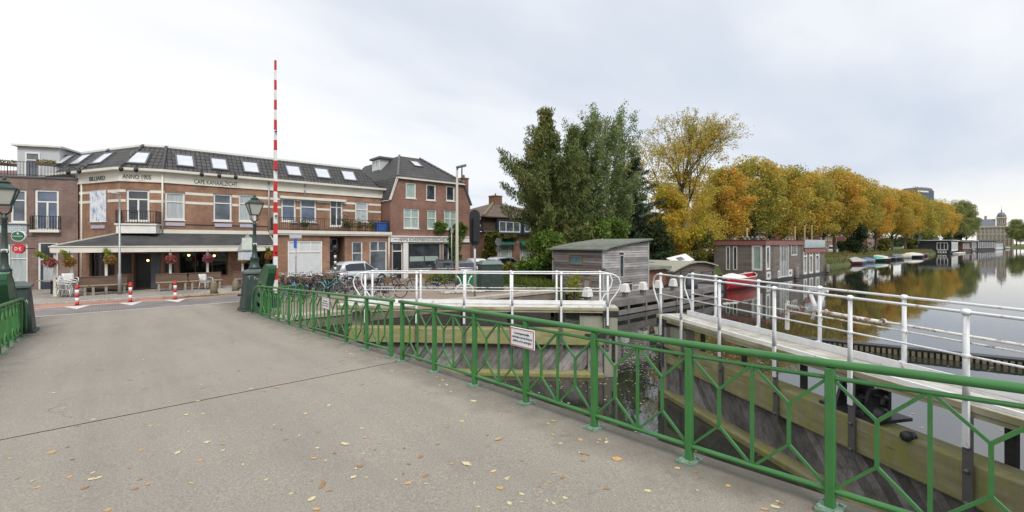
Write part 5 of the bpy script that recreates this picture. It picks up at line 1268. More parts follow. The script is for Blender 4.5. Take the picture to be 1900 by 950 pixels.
# hanging baskets
FR = leafmat('red_flowers', [(.25, (.30, .03, .04)), (.5, (.45, .10, .12)), (.75, (.50, .25, .22))]); FO = leafmat('amber_flowers', [(.2, (.35, .16, .03)), (.5, (.42, .26, .07)), (.75, (.30, .30, .08))]); FP = leafmat('pink_flowers', [(.2, (.30, .05, .10)), (.5, (.42, .14, .20)), (.75, (.25, .28, .08))]); FG = leafmat('trailing_green', [(.2, (.16, .22, .03)), (.6, (.30, .33, .05))])
def basket(label, px, y, zc, fm, trail):
    x = on_y(px, y)[0]; t = thing('hanging_basket', label, 'flower basket', (x, y, zc), group='flower baskets hung along the awning'); c = Vector((x, y, zc))
    MB().lathe([(.06, -.22), (.18, -.14), (.22, 0), (.22, .02)], c, 10).build('bowl', BROWNW, t)
    MB().path([c + Vector((0, .10, .45)), c + Vector((0, 0, .47)), c + Vector((0, 0, .02))], .012, 5).build('hook', IRON, t)
    mb = MB()
    for _ in range(420):
        d = Vector((random.gauss(0, 1), random.gauss(0, 1), random.gauss(0, 1))).normalized() * .28 * random.random() ** .4; d.z *= .95; u = Vector((random.gauss(0, 1), random.gauss(0, 1), random.gauss(0, 1))).normalized() * .045; w2 = u.cross(Vector((random.gauss(0, 1), random.gauss(0, 1), random.gauss(0, 1)))).normalized() * .035; p = c + d - Vector((0, 0, .06))
        mb.quad(p - u, p - w2, p + u, p + w2)
    mb.build('flowers', fm, t)
    if trail:
        mb = MB()
        for _ in range(230):
            s = random.random(); p = c + Vector((-trail * s + random.gauss(0, .06), random.gauss(0, .08), .42 * s + random.gauss(0, .06))); u = Vector((random.gauss(0, 1), random.gauss(0, 1), random.gauss(0, 1))).normalized() * .06; w2 = u.cross(Vector((random.gauss(0, 1), random.gauss(0, 1), 1))).normalized() * .035; mb.quad(p - u, p - w2, p + u, p + w2)
        mb.build('trailing_leaves', FG, t)
for a in ((93, 31.0, 1.10, FR, .45, 'hanging basket of red flowers at the left corner of the awning'), (129, 31.0, 1.12, FO, .2, 'hanging basket of amber flowers above the stacked white chairs'), (204, 31.0, 1.20, FO, .15, 'hanging basket of amber flowers beside the slim grey lamp post'), (317, 31.0, 1.15, FR, 0, 'hanging basket of red flowers just right of the entrance'), (386, 31.0, 1.15, FP, 0, 'hanging basket of faded pink flowers above the single white chair'), (451, 31.0, 1.10, FO, 0, 'hanging basket of amber flowers behind the triangular sign'), (500, 31.0, 1.25, FO, .1, 'hanging basket of amber flowers behind the striped barrier')): basket(a[5], *a[:5])
# slim grey lamp before the cafe
yl = 30.3; x = on_y(222, yl)[0]; Z = on_y(222, yl)[1]; zt = zat(362, Z)
t = thing('slim_street_lamp', 'slim grey lamp post standing before the cafe balcony', 'street lamp', (x, yl, ZS)); MB().lathe([(.075, 0), (.075, 1.0), (.05, 1.1), (.038, zt - ZS)], (x, yl, ZS), 10).build('post', ALU, t); MB().tube((x, yl, zt), (x - .12, yl - .25, zt + .03), .025, 6).build('arm', ALU, t); MB().box(x - .32, x - .06, yl - .62, yl - .22, zt + .0, zt + .07).build('lamp_head', ALU, t, bevel=.02)
# tall lamp near the bin
yl = 24.3; x = on_y(848, yl)[0]; Z = on_y(848, yl)[1]; zt = zat(316, Z)
CONCP = mat('pale_lamp_column', (.42, .40, .35), .7, .08, 2, dirt=(.3, .27, .2), dirt_amt=.4)
t = thing('tall_street_lamp', 'tall pale lamp column with dark head standing before the shop house', 'street lamp', (x, yl, ZG)); MB().lathe([(.13, 0), (.125, 1.2), (.11, 1.3), (.07, zt - ZG)], (x, yl, ZG), 12).build('column', CONCP, t)
M = Matrix.Translation((x, yl, zt)) @ Matrix.Rotation(-YAW, 4, 'Z'); MB().path([(0, 0, 0), (.02, 0, .12), (.1, 0, .18)], .05, 8).build('neck', LEADG, t, M); mb = MB(); mb.loft([[(.0 + .6 * s, -w_, .14 + .12 * s), (.0 + .6 * s, w_, .14 + .12 * s), (.0 + .6 * s, w_ * .8, .26 + .14 * s), (.0 + .6 * s, -w_ * .8, .26 + .14 * s)] for s, w_ in ((-.1, .09), (.3, .14), (1, .12))], False); mb.build('lamp_head', LEADG, t, M, .015)
# thin pole beside it
x = on_y(838, 28.9)[0]; Z = on_y(838, 28.9)[1]; t = thing('sign_pole', 'thin pale pole with small sign before the climbing plant', 'pole', (x, 28.9, ZG)); MB().tube((x, 28.9, ZG), (x, 28.9, zat(420, Z)), .04, 8).build('pole', ALU, t); B('small_plate', ALU, t, x - .12, x + .12, 28.84, 28.86, zat(432, Z), zat(424, Z))
# back of the bridge signal
ys = 18.0; x, Z = on_y(881, ys); zb = zat(456, Z); zt = zat(389, Z)
t = thing('bridge_signal', 'black oval back of a bridge signal on a grey pole at the quay edge', 'traffic signal', (x, ys, -.67)); MB().tube((x, ys, -.668), (x, ys, zb + .3), .06, 10).build('pole', ALU, t)
M = Matrix.Translation((x, ys, (zb + zt) / 2)) @ Matrix.Rotation(-YAW * .4, 4, 'Z'); h = (zt - zb) / 2; rr = .275
o = [(rr * math.cos(a), 0, h - rr + rr * math.sin(a)) for a in [PI * k / 12 for k in range(13)]] + [(-rr * math.cos(a), 0, -h + rr - rr * math.sin(a)) for a in [PI * k / 12 for k in range(13)]]
MB().prism(o, (0, .03, 0)).build('back_board', BLACK, t, M); mb = MB(); mb.box(-.15, .15, -.24, -.002, -h + .2, h - .45); [mb.box(-.155, .155, -.245, -.001, -h + .2 + (2 * h - .65) * k / 3 - .008, -h + .2 + (2 * h - .65) * k / 3 + .008) for k in (1, 2)]; mb.build('signal_box', BLACK, t, M); mb = MB(); mb.box(-.05, .05, -.1, .0, -h - .1, -h + .198); mb.build('clamp', IRON, t, M)
mb = MB(); [mb.lathe([(.09, .03), (.09, .12)], (rr - .03, 0, zz), 10, ax='y') for zz in (.1, .45)]; mb.build('side_lamp', ALU, t, M)
# triangular sign seen from behind
ysn = 25.2; x, Z = on_y(470, ysn); t = thing('triangle_sign', 'grey back of a triangular warning sign with small plates on a leaning pole', 'sign', (x, ysn, ZG)); M = Matrix.Translation((x - .25, ysn, zat(452, Z))) @ Matrix.Rotation(-YAW * .9, 4, 'Z')
MB().tube((x, ysn, ZG), (x - .12, ysn, zat(440, Z)), .038, 8).build('pole', ALU, t)
s = .52; mb = MB(); tri = [(-s, -.02, -.38), (s, -.02, -.38), (0, -.02, .52)]; inn = [(p[0] * .78, p[1], p[2] * .78 - .0) for p in tri]
for k in range(3): mb.prism([tri[k], tri[(k + 1) % 3], inn[(k + 1) % 3], inn[k]], (0, .03, 0))
mb.build('triangle_rim', ALU, t, M); MB().prism([(p[0] * .785, -.012, p[2] * .785) for p in tri], (0, .015, 0)).build('triangle_face', mat('sign_back_grey', (.36, .38, .38), .5, .08, 3), t, M)
MB().box(-.24, .24, -.06, -.03, -.30, .28).build('white_plate', mat('pale_green_plate', (.52, .58, .52), .5, .1, 6), t, M); B('lower_plate', mat('pale_blue_plate', (.45, .48, .52), .4, .12, 6), t, -.42, .42, -.05, -.02, -.80, -.42, M)
# cycle route sign
ysn = 25.4; x, Z = on_y(549, ysn); t = thing('route_sign', 'slim pole with white street plate over a narrow blue sign before the white window', 'sign', (x, ysn, ZG)); MB().tube((x, ysn, ZG), (x, ysn, zat(434, Z)), .03, 8).build('pole', ALU, t)
M = Matrix.Translation((x, ysn, 0)) @ Matrix.Rotation(-YAW * .8, 4, 'Z'); B('street_plate', mat('pale_blue_plate', (.45, .48, .52), .4, .12, 6), t, -.30, .30, -.06, -.035, zat(442, Z), zat(435, Z), M); B('blue_plate', mat('sign_blue', (.03, .10, .42), .4, .1, 3), t, -.085, .06, -.07, -.035, zat(460, Z), zat(442.5, Z), M); mb = MB(); mb.cbox(0, 0, zat(478, Z), .1, .1, .05); mb.build('clamp', ALU, t, M)
# black and white banded post with dark head
ysn = 27.4; x, Z = on_y(622, ysn); t = thing('banded_post', 'black and white banded post with round dark head near the porch', 'post', (x, ysn, ZG)); z0 = ZG; z1 = zat(468, Z); n = 12
for k in range(n): MB().lathe([(.07, z0 + (z1 - z0) * k / n), (.07, z0 + (z1 - z0) * (k + 1) / n - .001)], (x, ysn, 0), 10).build('band', WST if k % 2 == 0 else BLACK, t)
MB().lathe([(.06, 0), (.16, .06), (.17, .3), (.12, .40), (.04, .44)], (x, ysn, z1), 10).build('head', BLACK, t)
# round sign by the green-awning house
ysn = 31.0; x, Z = on_y(924, ysn); t = thing('round_sign', 'round grey sign back on a white pole before the climbing ivy', 'sign', (x, ysn, ZG)); MB().tube((x, ysn, ZG), (x, ysn, zat(444, Z)), .04, 8).build('pole', WST, t); M = Matrix.Translation((x, ysn - .06, zat(449, Z))); disc(MB(), .36, .36, -.015, .015).build('disc', mat('sign_back_grey', (.36, .38, .38), .5, .08, 3), t, M); B('plate', ALU, t, -.28, .28, -.015, .015, -.85, -.45, M)
# big dark green cabinet on the quay
q = on_z(921, 541, ZG); t = thing('utility_cabinet', 'dark green ribbed utility cabinet on the quay behind the white railing', 'cabinet', q); x, y = q.x, q.y + .55; zt = zat(490, 25.6); zl = zat(483, 25.6)
M = Matrix.Translation((x, y, 0)) @ Matrix.Rotation(-YAW * .55, 4, 'Z'); MB().frustum(0, 0, ZG, zt, .66, .5, .60, .46).build('body', CABGREEN, t, M, .02); mb = MB(); mb.frustum(0, 0, zt + .002, zl, .64, .52, .50, .38); mb.build('lid', mat('cabinet_lid', (.12, .16, .15), .5, .12, 3), t, M, .02)
mb = MB()
for k in range(13): u = -.57 + 1.14 * k / 12; mb.bar((u * 1.06, -.505, ZG + .04), (u * .97, -.466, zt - .12), .02, .014)
mb.build('rib', CABGREEN, t, M); B('slot', BLACK, t, -.56, -.40, -.49, -.465, zt - .4, zt - .33, M)
q = on_z(871, 531, ZG); t = thing('green_container', 'low bright green container beside the tall lamp', 'container', q); mb = MB(); mb.frustum(q.x + .2, q.y + .5, ZG, .02, .46, .4, .5, .44); mb.build('body', mat('bright_green_plastic', (.03, .17, .07), .5, .12, 3), t, bevel=.03); B('lid', mat('bright_green_plastic', (.03, .17, .07), .5, .12, 3), t, q.x - .33, q.x + .73, q.y + .04, q.y + .96, .022, .09, bevel=.02)
# ================= bicycles =================
TYRE = mat('bike_tyre', (.02, .02, .021), .75, .2, 8); SPK = mat('bike_steel', (.42, .43, .44), .35, .1, 4, metal=.7); SADM = mat('bike_saddle', (.03, .025, .022), .6, .2, 6)
def bike_paint(n, c): return mat('bike_paint_' + n, c, .3, .1, 4, coat=.4)
def make_bike(paint, basket=None, tyre=TYRE):
    t = thing('bicycle', 'bicycle', 'bicycle')
    wr = .34
    for x in (-.54, .54):
        w_ = MB(); w_.torus((x, 0, wr), wr - .02, .021, 26, 6); wo = w_.build('wheel', tyre, t)
        r_ = MB(); r_.torus((x, 0, wr), wr - .045, .010, 26, 4); r_.tube((x, -.05, wr), (x, .05, wr), .022, 6)
        for k in range(12): a = 2 * PI * k / 12; r_.bar((x, .0, wr), (x + math.cos(a) * (wr - .05), 0, wr + math.sin(a) * (wr - .05)), .0045)
        r_.build('rim', SPK, wo)
    f = MB(); bb = (-.08, 0, .30); st = (-.22, 0, .78); hd = (.36, 0, .88); hl = (.40, 0, .72)
    f.path([bb, st], .017, 6); f.path([bb, (.12, 0, .48), hl], .019, 6); f.path([(-.14, 0, .48), (.12, 0, .62), hd], .016, 6); f.path([hl, hd], .02, 6)
    for y in (-.045, .045): f.path([(-.54, y, wr), (-.1, y * .6, .30)], .010, 5); f.path([(-.54, y, wr), (-.205, y * .5, .72)], .009, 5); f.path([(.54, y, wr), (.44, y, .6), (.40, y * .3, .72)], .011, 5)
    f.build('frame', paint, t)
    for x, a0, a1 in ((-.54, .25, 1.25), (.54, .22, 1.02)):
        m_ = MB(); n = 10; m_.loft([[(x + (wr + .022) * math.cos(PI * (a0 + (a1 - a0) * k / n)), y, wr + (wr + .022) * math.sin(PI * (a0 + (a1 - a0) * k / n))) for y in (-.03, -.01, .01, .03)] for k in range(n + 1)], True, False, False); m_.build('mudguard', paint, t)
    h = MB(); h.path([hd, (.33, 0, 1.02), (.32, 0, 1.06)], .014, 6); h.path([(.10, -.30, 1.03), (.22, -.29, 1.08), (.33, -.16, 1.10), (.34, 0, 1.06), (.33, .16, 1.10), (.22, .29, 1.08), (.10, .30, 1.03)], .013, 6); h.build('handlebar', SPK, t)
    g = MB(); [g.path([(.06, s * .30, 1.025), (.18, s * .295, 1.07)], .019, 6) for s in (-1, 1)]; g.build('grip', SADM, t)
    s = MB(); s.loft([[(x, -w_, z), (x, w_, z), (x, w_ * .7, z - .05), (x, -w_ * .7, z - .05)] for x, w_, z in ((-.40, .09, .95), (-.34, .11, .96), (-.22, .06, .95), (-.12, .025, .94))], True); s.path([(-.22, 0, .78), (-.245, 0, .91)], .013, 6); s.build('saddle', SADM, t)
    c = MB(); c.lathe([(.085, -.02), (.085, .0)], (-.08, .07, .30), 14, ax='y'); c.bar((-.08, .075, .30), (.02, .09, .16), .018); c.bar((-.08, -.075, .30), (-.18, -.09, .44), .018); c.box(-.03, .07, .08, .17, .145, .17); c.box(-.23, -.13, -.17, -.08, .425, .45); c.build('crank', SPK, t)
    g = MB(); g.prism([(-.56, .05, .30), (-.56, .05, .40), (-.1, .055, .40), (.02, .055, .30), (-.1, .055, .21)], (0, .03, 0)); g.build('chain_guard', BLACK, t)
    k = MB(); k.box(-.80, -.36, -.07, .07, .735, .75); [k.path([(-.54, s * .06, wr), (-.62, s * .065, .735)], .008, 5) for s in (-1, 1)]; k.build('rack', BLACK, t)
    l = MB(); l.lathe([(.04, 0), (.045, .05)], (.48, 0, .86), 8); l.build('front_lamp', BLACK, t); MB().box(-.86, -.80, -.04, .04, .62, .68).build('rear_lamp', MATS['signal_red'] if 'signal_red' in MATS else RED, t); MB().path([(-.1, .05, .28), (-.2, .18, .01)], .010, 5).build('kickstand', SPK, t)
    if basket:
        b = MB(); b.frustum(.60, 0, .80, .81, .15, .18, .15, .18)
        for k_ in range(4):
            z0 = .815 + k_ * .055; e = .15 + .006 * k_; f_ = .18 + .006 * k_
            b.box(.60 - e, .60 + e, -f_, -f_ + .015, z0, z0 + .04); b.box(.60 - e, .60 + e, f_ - .015, f_, z0, z0 + .04); b.box(.60 - e, .60 - e + .015, -f_ + .016, f_ - .016, z0, z0 + .04); b.box(.60 + e - .015, .60 + e, -f_ + .016, f_ - .016, z0, z0 + .04)
        b.build('basket', basket, t)
    return t
WICK = mat('wicker', (.16, .11, .07), .8, .3, 10)
BP = {'black': bike_paint('black', (.018, .018, .02)), 'turq': bike_paint('turquoise', (.08, .42, .40)), 'navy': bike_paint('navy', (.03, .05, .09)), 'blue': bike_paint('light_blue', (.15, .36, .55)), 'grey': bike_paint('grey', (.20, .21, .22)), 'maroon': bike_paint('maroon', (.14, .03, .03)), 'green': bike_paint('green', (.03, .10, .06)), 'white': bike_paint('white', (.6, .6, .58))}
PROTO = {}
def bike(kind, loc, rz, label, basket=None, group='parked bicycles', lean=.06, tyre=None):
    key = (kind, basket is not None, tyre is not None)
    if key not in PROTO: o = PROTO[key] = make_bike(BP[kind], basket, tyre or TYRE)
    else: o = dup(PROTO[key])
    o.location = loc; o.rotation_euler = (lean, 0, rz); tag(o, label, 'bicycle', group); return o
rb = random.Random(11)
kinds = ['black', 'grey', 'navy', 'black', 'maroon', 'black', 'green', 'grey', 'black', 'navy', 'black', 'grey']
pxs = [525, 536, 546, 556, 566, 575, 584, 594, 603, 612, 622, 633]
for k, px in enumerate(pxs):
    for row, yy in enumerate((24.9, 26.4)):
        if row and k % 2: continue
        x, Z = on_y(px + rb.uniform(-3, 3), yy + rb.uniform(-.25, .25))
        bike(kinds[(k + row * 5) % 12], (x, yy, ZG), R(-90 + rb.uniform(-16, 16)), 'parked bicycle packed into the crowded rack below the big white window' if not row else 'parked bicycle in the back row against the brick below the big white window', WICK if k in (3, 8) else None, 'bicycles in the crowded rack' if not row else 'bicycles in the back row', rb.uniform(-.1, .1))
WTYRE = mat('cream_tyre', (.50, .48, .42), .7, .1, 8)
q = on_z(611, 546, ZG); bike('turq', (q.x, q.y, ZG), R(-38), 'turquoise bicycle with pale tyres parked side-on before the rack', tyre=WTYRE)
q = on_z(553, 552, ZG); bike('blue', (q.x, q.y, ZG), R(-72), 'bicycle with light blue frame parked nose-on before the rack', WICK)
q = on_z(572, 556, ZG); bike('black', (q.x, q.y, ZG), R(-80), 'black bicycle parked nose-on, nearest the green railing')
q = on_z(690, 556, ZG); bike('navy', (q.x + .2, q.y, ZG), R(-36), 'navy bicycle parked side-on behind the end of the white railing', WICK, tyre=WTYRE)
q = on_z(676, 549, ZG); bike('black', (q.x, q.y + .3, ZG), R(-28), 'black bicycle parked just behind the navy one')
q = on_z(655, 551, ZG); bike('grey', (q.x, q.y + .4, ZG), R(-55), 'grey bicycle at the curled end of the far white railing')
q = on_z(722, 553, ZG); bike('maroon', (q.x, q.y, ZG), R(-30), 'maroon bicycle lined up behind the white railing before the shop')
q = on_z(640, 540, ZG); bike('black', (q.x, q.y + .6, ZG), R(-60), 'black bicycle between the turquoise one and the white car')
q = on_z(748, 541, ZG); bike('black', (q.x, q.y, ZG), R(-42), 'black bicycle standing alone on the open paving before the shop', WICK)
q = on_z(733, 534, ZG); bike('grey', (q.x - .1, q.y + .5, ZG), R(20), 'grey bicycle half hidden behind the lone black one before the shop')
q = on_z(818, 538, ZG); bike('green', (q.x, q.y, ZG), R(-44), 'dark green bicycle leaning at the weedy planter by the tall lamp')
# ================= cars =================
def car(label, paint, loc, rz, L=4.1, W=1.72, H=1.48, hatch=True, plate=True, van=False):
    t = thing('parked_car', label, 'car' if not van else 'van', (0, 0, 0)); h = W / 2
    zb = .86 if not van else 1.15
    st = [(-L / 2, .38, zb - .22, h * .80), (-L / 2 + .10, .24, zb - .02, h * .93), (-L / 2 + .55, .20, zb + .03, h), (-.3, .19, zb, h), (L / 2 - 1.25, .19, zb - .04, h), (L / 2 - .45, .20, zb - .16, h * .95), (L / 2 - .1, .24, zb - .28, h * .85), (L / 2, .36, zb - .40, h * .72)]
    mb = MB(); mb.loft([[(x, -w * .86, z0), (x, -w, z0 + .14), (x, -w * 1.0, z1 - .16), (x, -w * .93, z1 - .02), (x, -w * .5, z1 + .015), (x, w * .5, z1 + .015), (x, w * .93, z1 - .02), (x, w, z1 - .16), (x, w, z0 + .14), (x, w * .86, z0)] for x, z0, z1, w in st]); mb.build('body', paint, t)
    xr = -L / 2 + (.12 if hatch else .6); xf = L / 2 - (1.05 if not van else .75)
    g = [(xr, zb - .02, h * .86, h * .84), (xr + .28, H * .86, h * .80, h * .70), (xr + .62, H - .03, h * .74, h * .66), (0.05, H, h * .74, h * .66), (xf - .75, H - .05, h * .74, h * .66), (xf, zb - .02, h * .86, h * .84)]
    mb = MB(); rings = []
    for x, zt, wb, wt in g: rings.append([(x, -h * .90, zb - .03), (x, -wt - (.0), max(zt - .05, zb - .02)), (x, -wt * .8, zt), (x, wt * .8, zt), (x, wt, max(zt - .05, zb - .02)), (x, h * .90, zb - .03)])
    mb.loft(rings); mb.build('roof', paint, t)
    CG = pane('car_glass', (.025, .03, .035), .03, .2)
    mb = MB()
    for s in (-1, 1):   # side glass, just proud of the pillars
        def sp(x, f):  # point on the cabin side at height fraction f
            for (xa, za, wa, ta), (xb, zb2, wb2, tb) in zip(g, g[1:]):
                if xa <= x <= xb:
                    q = (x - xa) / (xb - xa); zt = za + (zb2 - za) * q; w = ta + (tb - ta) * q; break
            zt = max(zt - .06, zb + .0); return (x, s * (h * .90 + (w - h * .90) * f + .012), zb - .02 + (zt - zb + .02) * f)
        for xa, xb in ((xr + .42, -.08), (.0, xf - .30)):
            q = [xa + (xb - xa) * k / 4 for k in range(5)]
            mb = MB(); [mb.quad(sp(u, .10), sp(v_, .10), sp(v_, .88), sp(u, .88)) for u, v_ in zip(q, q[1:])]; mb.build('side_window', CG, t)
    mb = MB(); a, b = g[0], g[1]; k = lambda p, q, f: p + (q - p) * f
    mb.quad((k(a[0], b[0], .15) - .015, -h * .72, k(a[1], b[1], .2)), (k(a[0], b[0], .15) - .015, h * .72, k(a[1], b[1], .2)), (b[0] - .02, h * .62, b[1] - .02), (b[0] - .02, -h * .62, b[1] - .02)); mb.build('rear_window', CG, t)
    mb = MB(); a, b = g[-1], g[-2]; mb.quad((k(a[0], b[0], .08) + .02, -h * .76, k(a[1], b[1], .1) + .015), (k(a[0], b[0], .08) + .02, h * .76, k(a[1], b[1], .1) + .015), (b[0] + .06, h * .62, b[1] - .03), (b[0] + .06, -h * .62, b[1] - .03)); mb.build('windscreen', CG, t)
    for x in (-L / 2 + .75, L / 2 - .82):
        for s in (-1, 1):
            w_ = MB().lathe([(.20, -.09), (.31, -.10), (.325, -.05), (.325, .05), (.31, .10), (.20, .09)], (x, s * (h - .07), .325), 18, ax='y').build('wheel', TYRE, t); MB().lathe([(.05, -.105), (.19, -.100), (.20, -.06), (.20, .06), (.19, .100), (.05, .105)], (x, s * (h - .07), .325), 14, ax='y').build('rim', SPK, w_)
    tl = mat('tail_light_red', (.45, .03, .03), .2, .1, 5, coat=.5)
    for s in (-1, 1):
        MB().loft([[(xr - .03, s * h * .80, zb + .02), (xr - .10, s * h * .62, zb - .0), (xr - .10, s * h * .66, zb - .22), (xr + .05, s * h * .95, zb - .2)], [(xr + .12, s * h * .84, zb + .02), (xr + .05, s * h * .62, zb), (xr + .05, s * h * .66, zb - .22), (xr + .2, s * h * .99, zb - .2)]], False).build('tail_light', tl, t)
        MB().loft([[(L / 2 - .02, s * h * .45, zb - .42), (L / 2 - .06, s * h * .72, zb - .42), (L / 2 - .10, s * h * .72, zb - .28), (L / 2 - .05, s * h * .45, zb - .30)], [(L / 2 - .3, s * h * .45, zb - .42), (L / 2 - .35, s * h * .9, zb - .42), (L / 2 - .45, s * h * .92, zb - .22), (L / 2 - .4, s * h * .45, zb - .22)]], False).build('headlight', CHROME, t)
    if plate: B('number_plate', mat('plate_yellow', (.62, .42, .04), .4, .05, 4), t, -L / 2 - .035, -L / 2 + .02, -.26, .26, zb - .36, zb - .25)
    MB().box(-L / 2 - .02, -L / 2 + .12, -h * .8, h * .8, .26, .42).build('bumper', BLACK, t, bevel=.03); [MB().box(xf - .35, xf - .2, s * h * 1.01, s * (h + .17), zb + .02, zb + .15).build('mirror', paint, t, bevel=.02) for s in (-1, 1)]
    t.location = loc; t.rotation_euler = (0, 0, rz); return t
cp = lambda n, c: mat('car_paint_' + n, c, .28, .04, 2, coat=.7)
def cpos(px, y): x, Z = on_y(px, y); return (x, y, -.688)
car('white car parked behind the bicycles before the brick porch', cp('silver', (.50, .52, .55)), cpos(668, 29.2), R(8), 3.9, 1.68, 1.5)
car('dark hatchback with red tail lights parked before the shop window', cp('dark', (.025, .028, .035)), cpos(822, 28.4), R(62), 3.9, 1.7, 1.5)
car('grey car with yellow plate parked between the dark and the white cars', cp('grey', (.10, .105, .12)), cpos(857, 28.6), R(66), 3.9, 1.7, 1.42)
car('white hatchback parked directly left of the dark green utility cabinet', cp('white', (.62, .63, .64)), cpos(880, 29.2), R(70), 4.0, 1.72, 1.48)
car('silver car parked behind the dark green utility cabinet', cp('silver', (.50, .52, .55)), cpos(937, 30.4), R(8), 4.4, 1.75, 1.5)
x, Z = on_y(1546, 33.0); car('white van parked under the trees beyond the wooden houseboat', cp('white', (.62, .63, .64)), (x, 33, ZG), R(5), 4.9, 1.9, 2.2, van=True)
for px, y, c, lab in ((1590, 34, 'dark', 'dark car glimpsed between the trunks behind the first moored boats'), (1650, 35, 'white', 'white car glimpsed between the trunks past the green covered boat'), (1678, 35, 'silver', 'silver car glimpsed between the trunks before the black houseboat')):
    x, Z = on_y(px, y); car(lab, MATS['car_paint_' + c], (x, y, ZG), R(3))
# balcony bits on the apartments
for k, (px, py, s, lab) in enumerate([(640, 426, .5, 'leafy potted shrub by the balcony door'), (666, 426, .35, 'pale potted plant right of the balcony door'), (565, 427, .3, 'small potted plant below the second balcony window'), (648, 427, .28, 'low potted plant next to the leafy shrub'), (690, 427, .35, 'dark potted plant beside the blue crate')]):
    x, Z = on_y(px, 31.7); t = thing('potted_plant', lab, 'plant', (x, 31.7, 2.802)); MB().lathe([(.10, 0), (.14, .25), (.15, .26)], (x, 31.7, 2.803), 10).build('pot', mat('terracotta', (.28, .12, .07), .8, .1, 4), t); mb = MB()
    for _ in range(150):
        p = Vector((x + random.gauss(0, .16), 31.7 + random.gauss(0, .14), 3.08 + abs(random.gauss(0, s)) * .8)); u = Vector((random.gauss(0, 1), random.gauss(0, 1), random.gauss(0, 1))).normalized() * .07; w2 = u.cross(Vector((random.gauss(0, 1), random.gauss(0, 1), 1))).normalized() * .04; mb.quad(p - u, p - w2, p + u, p + w2)
    mb.build('foliage', leafmat('pot_leaves', [(.2, (.03, .07, .02)), (.6, (.10, .16, .04))]), t)
x, Z = on_y(707, 31.75); t = thing('storage_crate', 'blue plastic crate at the right end of the long balcony', 'crate', (x, 31.75, 2.802)); BLU = mat('blue_plastic', (.03, .12, .40), .45, .15, 4); MB().box(x - .42, x + .42, 31.5, 32.0, 2.803, 3.45).build('body', BLU, t, bevel=.02); MB().box(x - .46, x + .46, 31.46, 32.04, 3.452, 3.53).build('lid', BLU, t, bevel=.02)
for px, lab in ((585, 'dark garden chair left of the balcony door'), (675, 'dark garden chair between the balcony plants'), (547, 'dark garden chair at the first balcony window')):
    x, Z = on_y(px, 31.8); t = thing('balcony_chair', lab, 'chair', (x, 31.8, 2.802)); B('seat', BLACK, t, x - .22, x + .22, 31.58, 32.02, 3.2, 3.24); [mb.box(x - .22, x + .22, 32.0, 32.02, z_, z_ + .035) for mb in [MB()] for z_ in (3.3, 3.4, 3.5)]; mb = MB(); [mb.box(x - .2, x + .2, 32.0, 32.02, z_, z_ + .035) for z_ in (3.3, 3.4, 3.5)]; [mb.box(x + i_, x + i_ + .02, 31.985, 31.998, 3.242, 3.55) for i_ in (-.2, .18)]; mb.build('backrest', BLACK, t)
    for i in (-.2, .2):
        for j in (31.6, 32.0): MB().tube((x + i, j, 2.803), (x + i, j, 3.2), .015, 5).build('leg', BLACK, t)
# ================= trees and plants =================
rng = np.random.default_rng(5)
def unit(n):
    v = rng.normal(size=(n, 3)); return v / np.linalg.norm(v, axis=1)[:, None]
def leaf_mesh(name, pts, size, asp=.6, droop=0., jit=.35):
    n = len(pts); u = unit(n); u[:, 2] -= droop; u /= np.linalg.norm(u, axis=1)[:, None]
    w = np.cross(u, unit(n)); w /= np.linalg.norm(w, axis=1)[:, None] + 1e-6
    s = (size * (1 + jit * rng.uniform(-1, 1, n)))[:, None]
    v = np.stack([pts - u * s, pts - w * s * asp, pts + u * s, pts + w * s * asp], 1).reshape(-1, 3)
    me = bpy.data.meshes.new(name); me.vertices.add(n * 4); me.vertices.foreach_set('co', v.ravel().astype(np.float32))
    me.loops.add(n * 4); me.loops.foreach_set('vertex_index', np.arange(n * 4, dtype=np.int32))
    me.polygons.add(n); me.polygons.foreach_set('loop_start', np.arange(0, n * 4, 4, dtype=np.int32)); me.polygons.foreach_set('loop_total', np.full(n, 4, dtype=np.int32))
    me.update(); me.validate(); return me
def blob(c, r, n, hollow=.5, flat=1.):
    d = unit(n); q = rng.random(n) ** hollow; p = d * q[:, None] * np.array(r); 
    return p + np.array(c)
BARK = mat('tree_bark', (.085, .07, .055), .9, .3, 5, dirt=(.07, .08, .03), dirt_amt=.5, dscale=3, bmp=.4, stretch=(1, 1, .3))
BARKR = mat('reddish_bark', (.14, .09, .065), .9, .3, 5, bmp=.4, stretch=(1, 1, .3))
L_GOLD = leafmat('golden_leaves', [(.05, (.19, .22, .05)), (.27, (.37, .36, .075)), (.46, (.60, .45, .08)), (.66, (.70, .41, .075)), (.90, (.64, .29, .055))], scale=.22)
L_YEL = leafmat('yellow_leaves', [(.15, (.20, .21, .03)), (.4, (.42, .37, .05)), (.6, (.60, .44, .05)), (.8, (.58, .33, .045))], scale=.3)
L_GRN = leafmat('green_leaves', [(.15, (.035, .06, .014)), (.45, (.075, .115, .022)), (.75, (.15, .19, .04))], scale=.3)
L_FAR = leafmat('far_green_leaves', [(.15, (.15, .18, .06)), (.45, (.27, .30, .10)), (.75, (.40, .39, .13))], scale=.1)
L_THU = leafmat('cypress_leaves', [(.10, (.045, .065, .02)), (.40, (.095, .135, .036)), (.68, (.18, .20, .055)), (.93, (.27, .17, .06))], scale=.5, trans=.2)
L_BIR = leafmat('birch_leaves', [(.15, (.11, .165, .055)), (.5, (.21, .275, .10)), (.8, (.36, .40, .17))], scale=.5)
L_PIN = leafmat('dark_pine_needles', [(.15, (.018, .038, .022)), (.5, (.038, .07, .038)), (.8, (.08, .125, .06))], scale=.5, trans=.12)
L_BUSH = leafmat('fresh_bush_leaves', [(.15, (.045, .09, .015)), (.45, (.11, .19, .03)), (.75, (.24, .31, .06))], scale=.6)
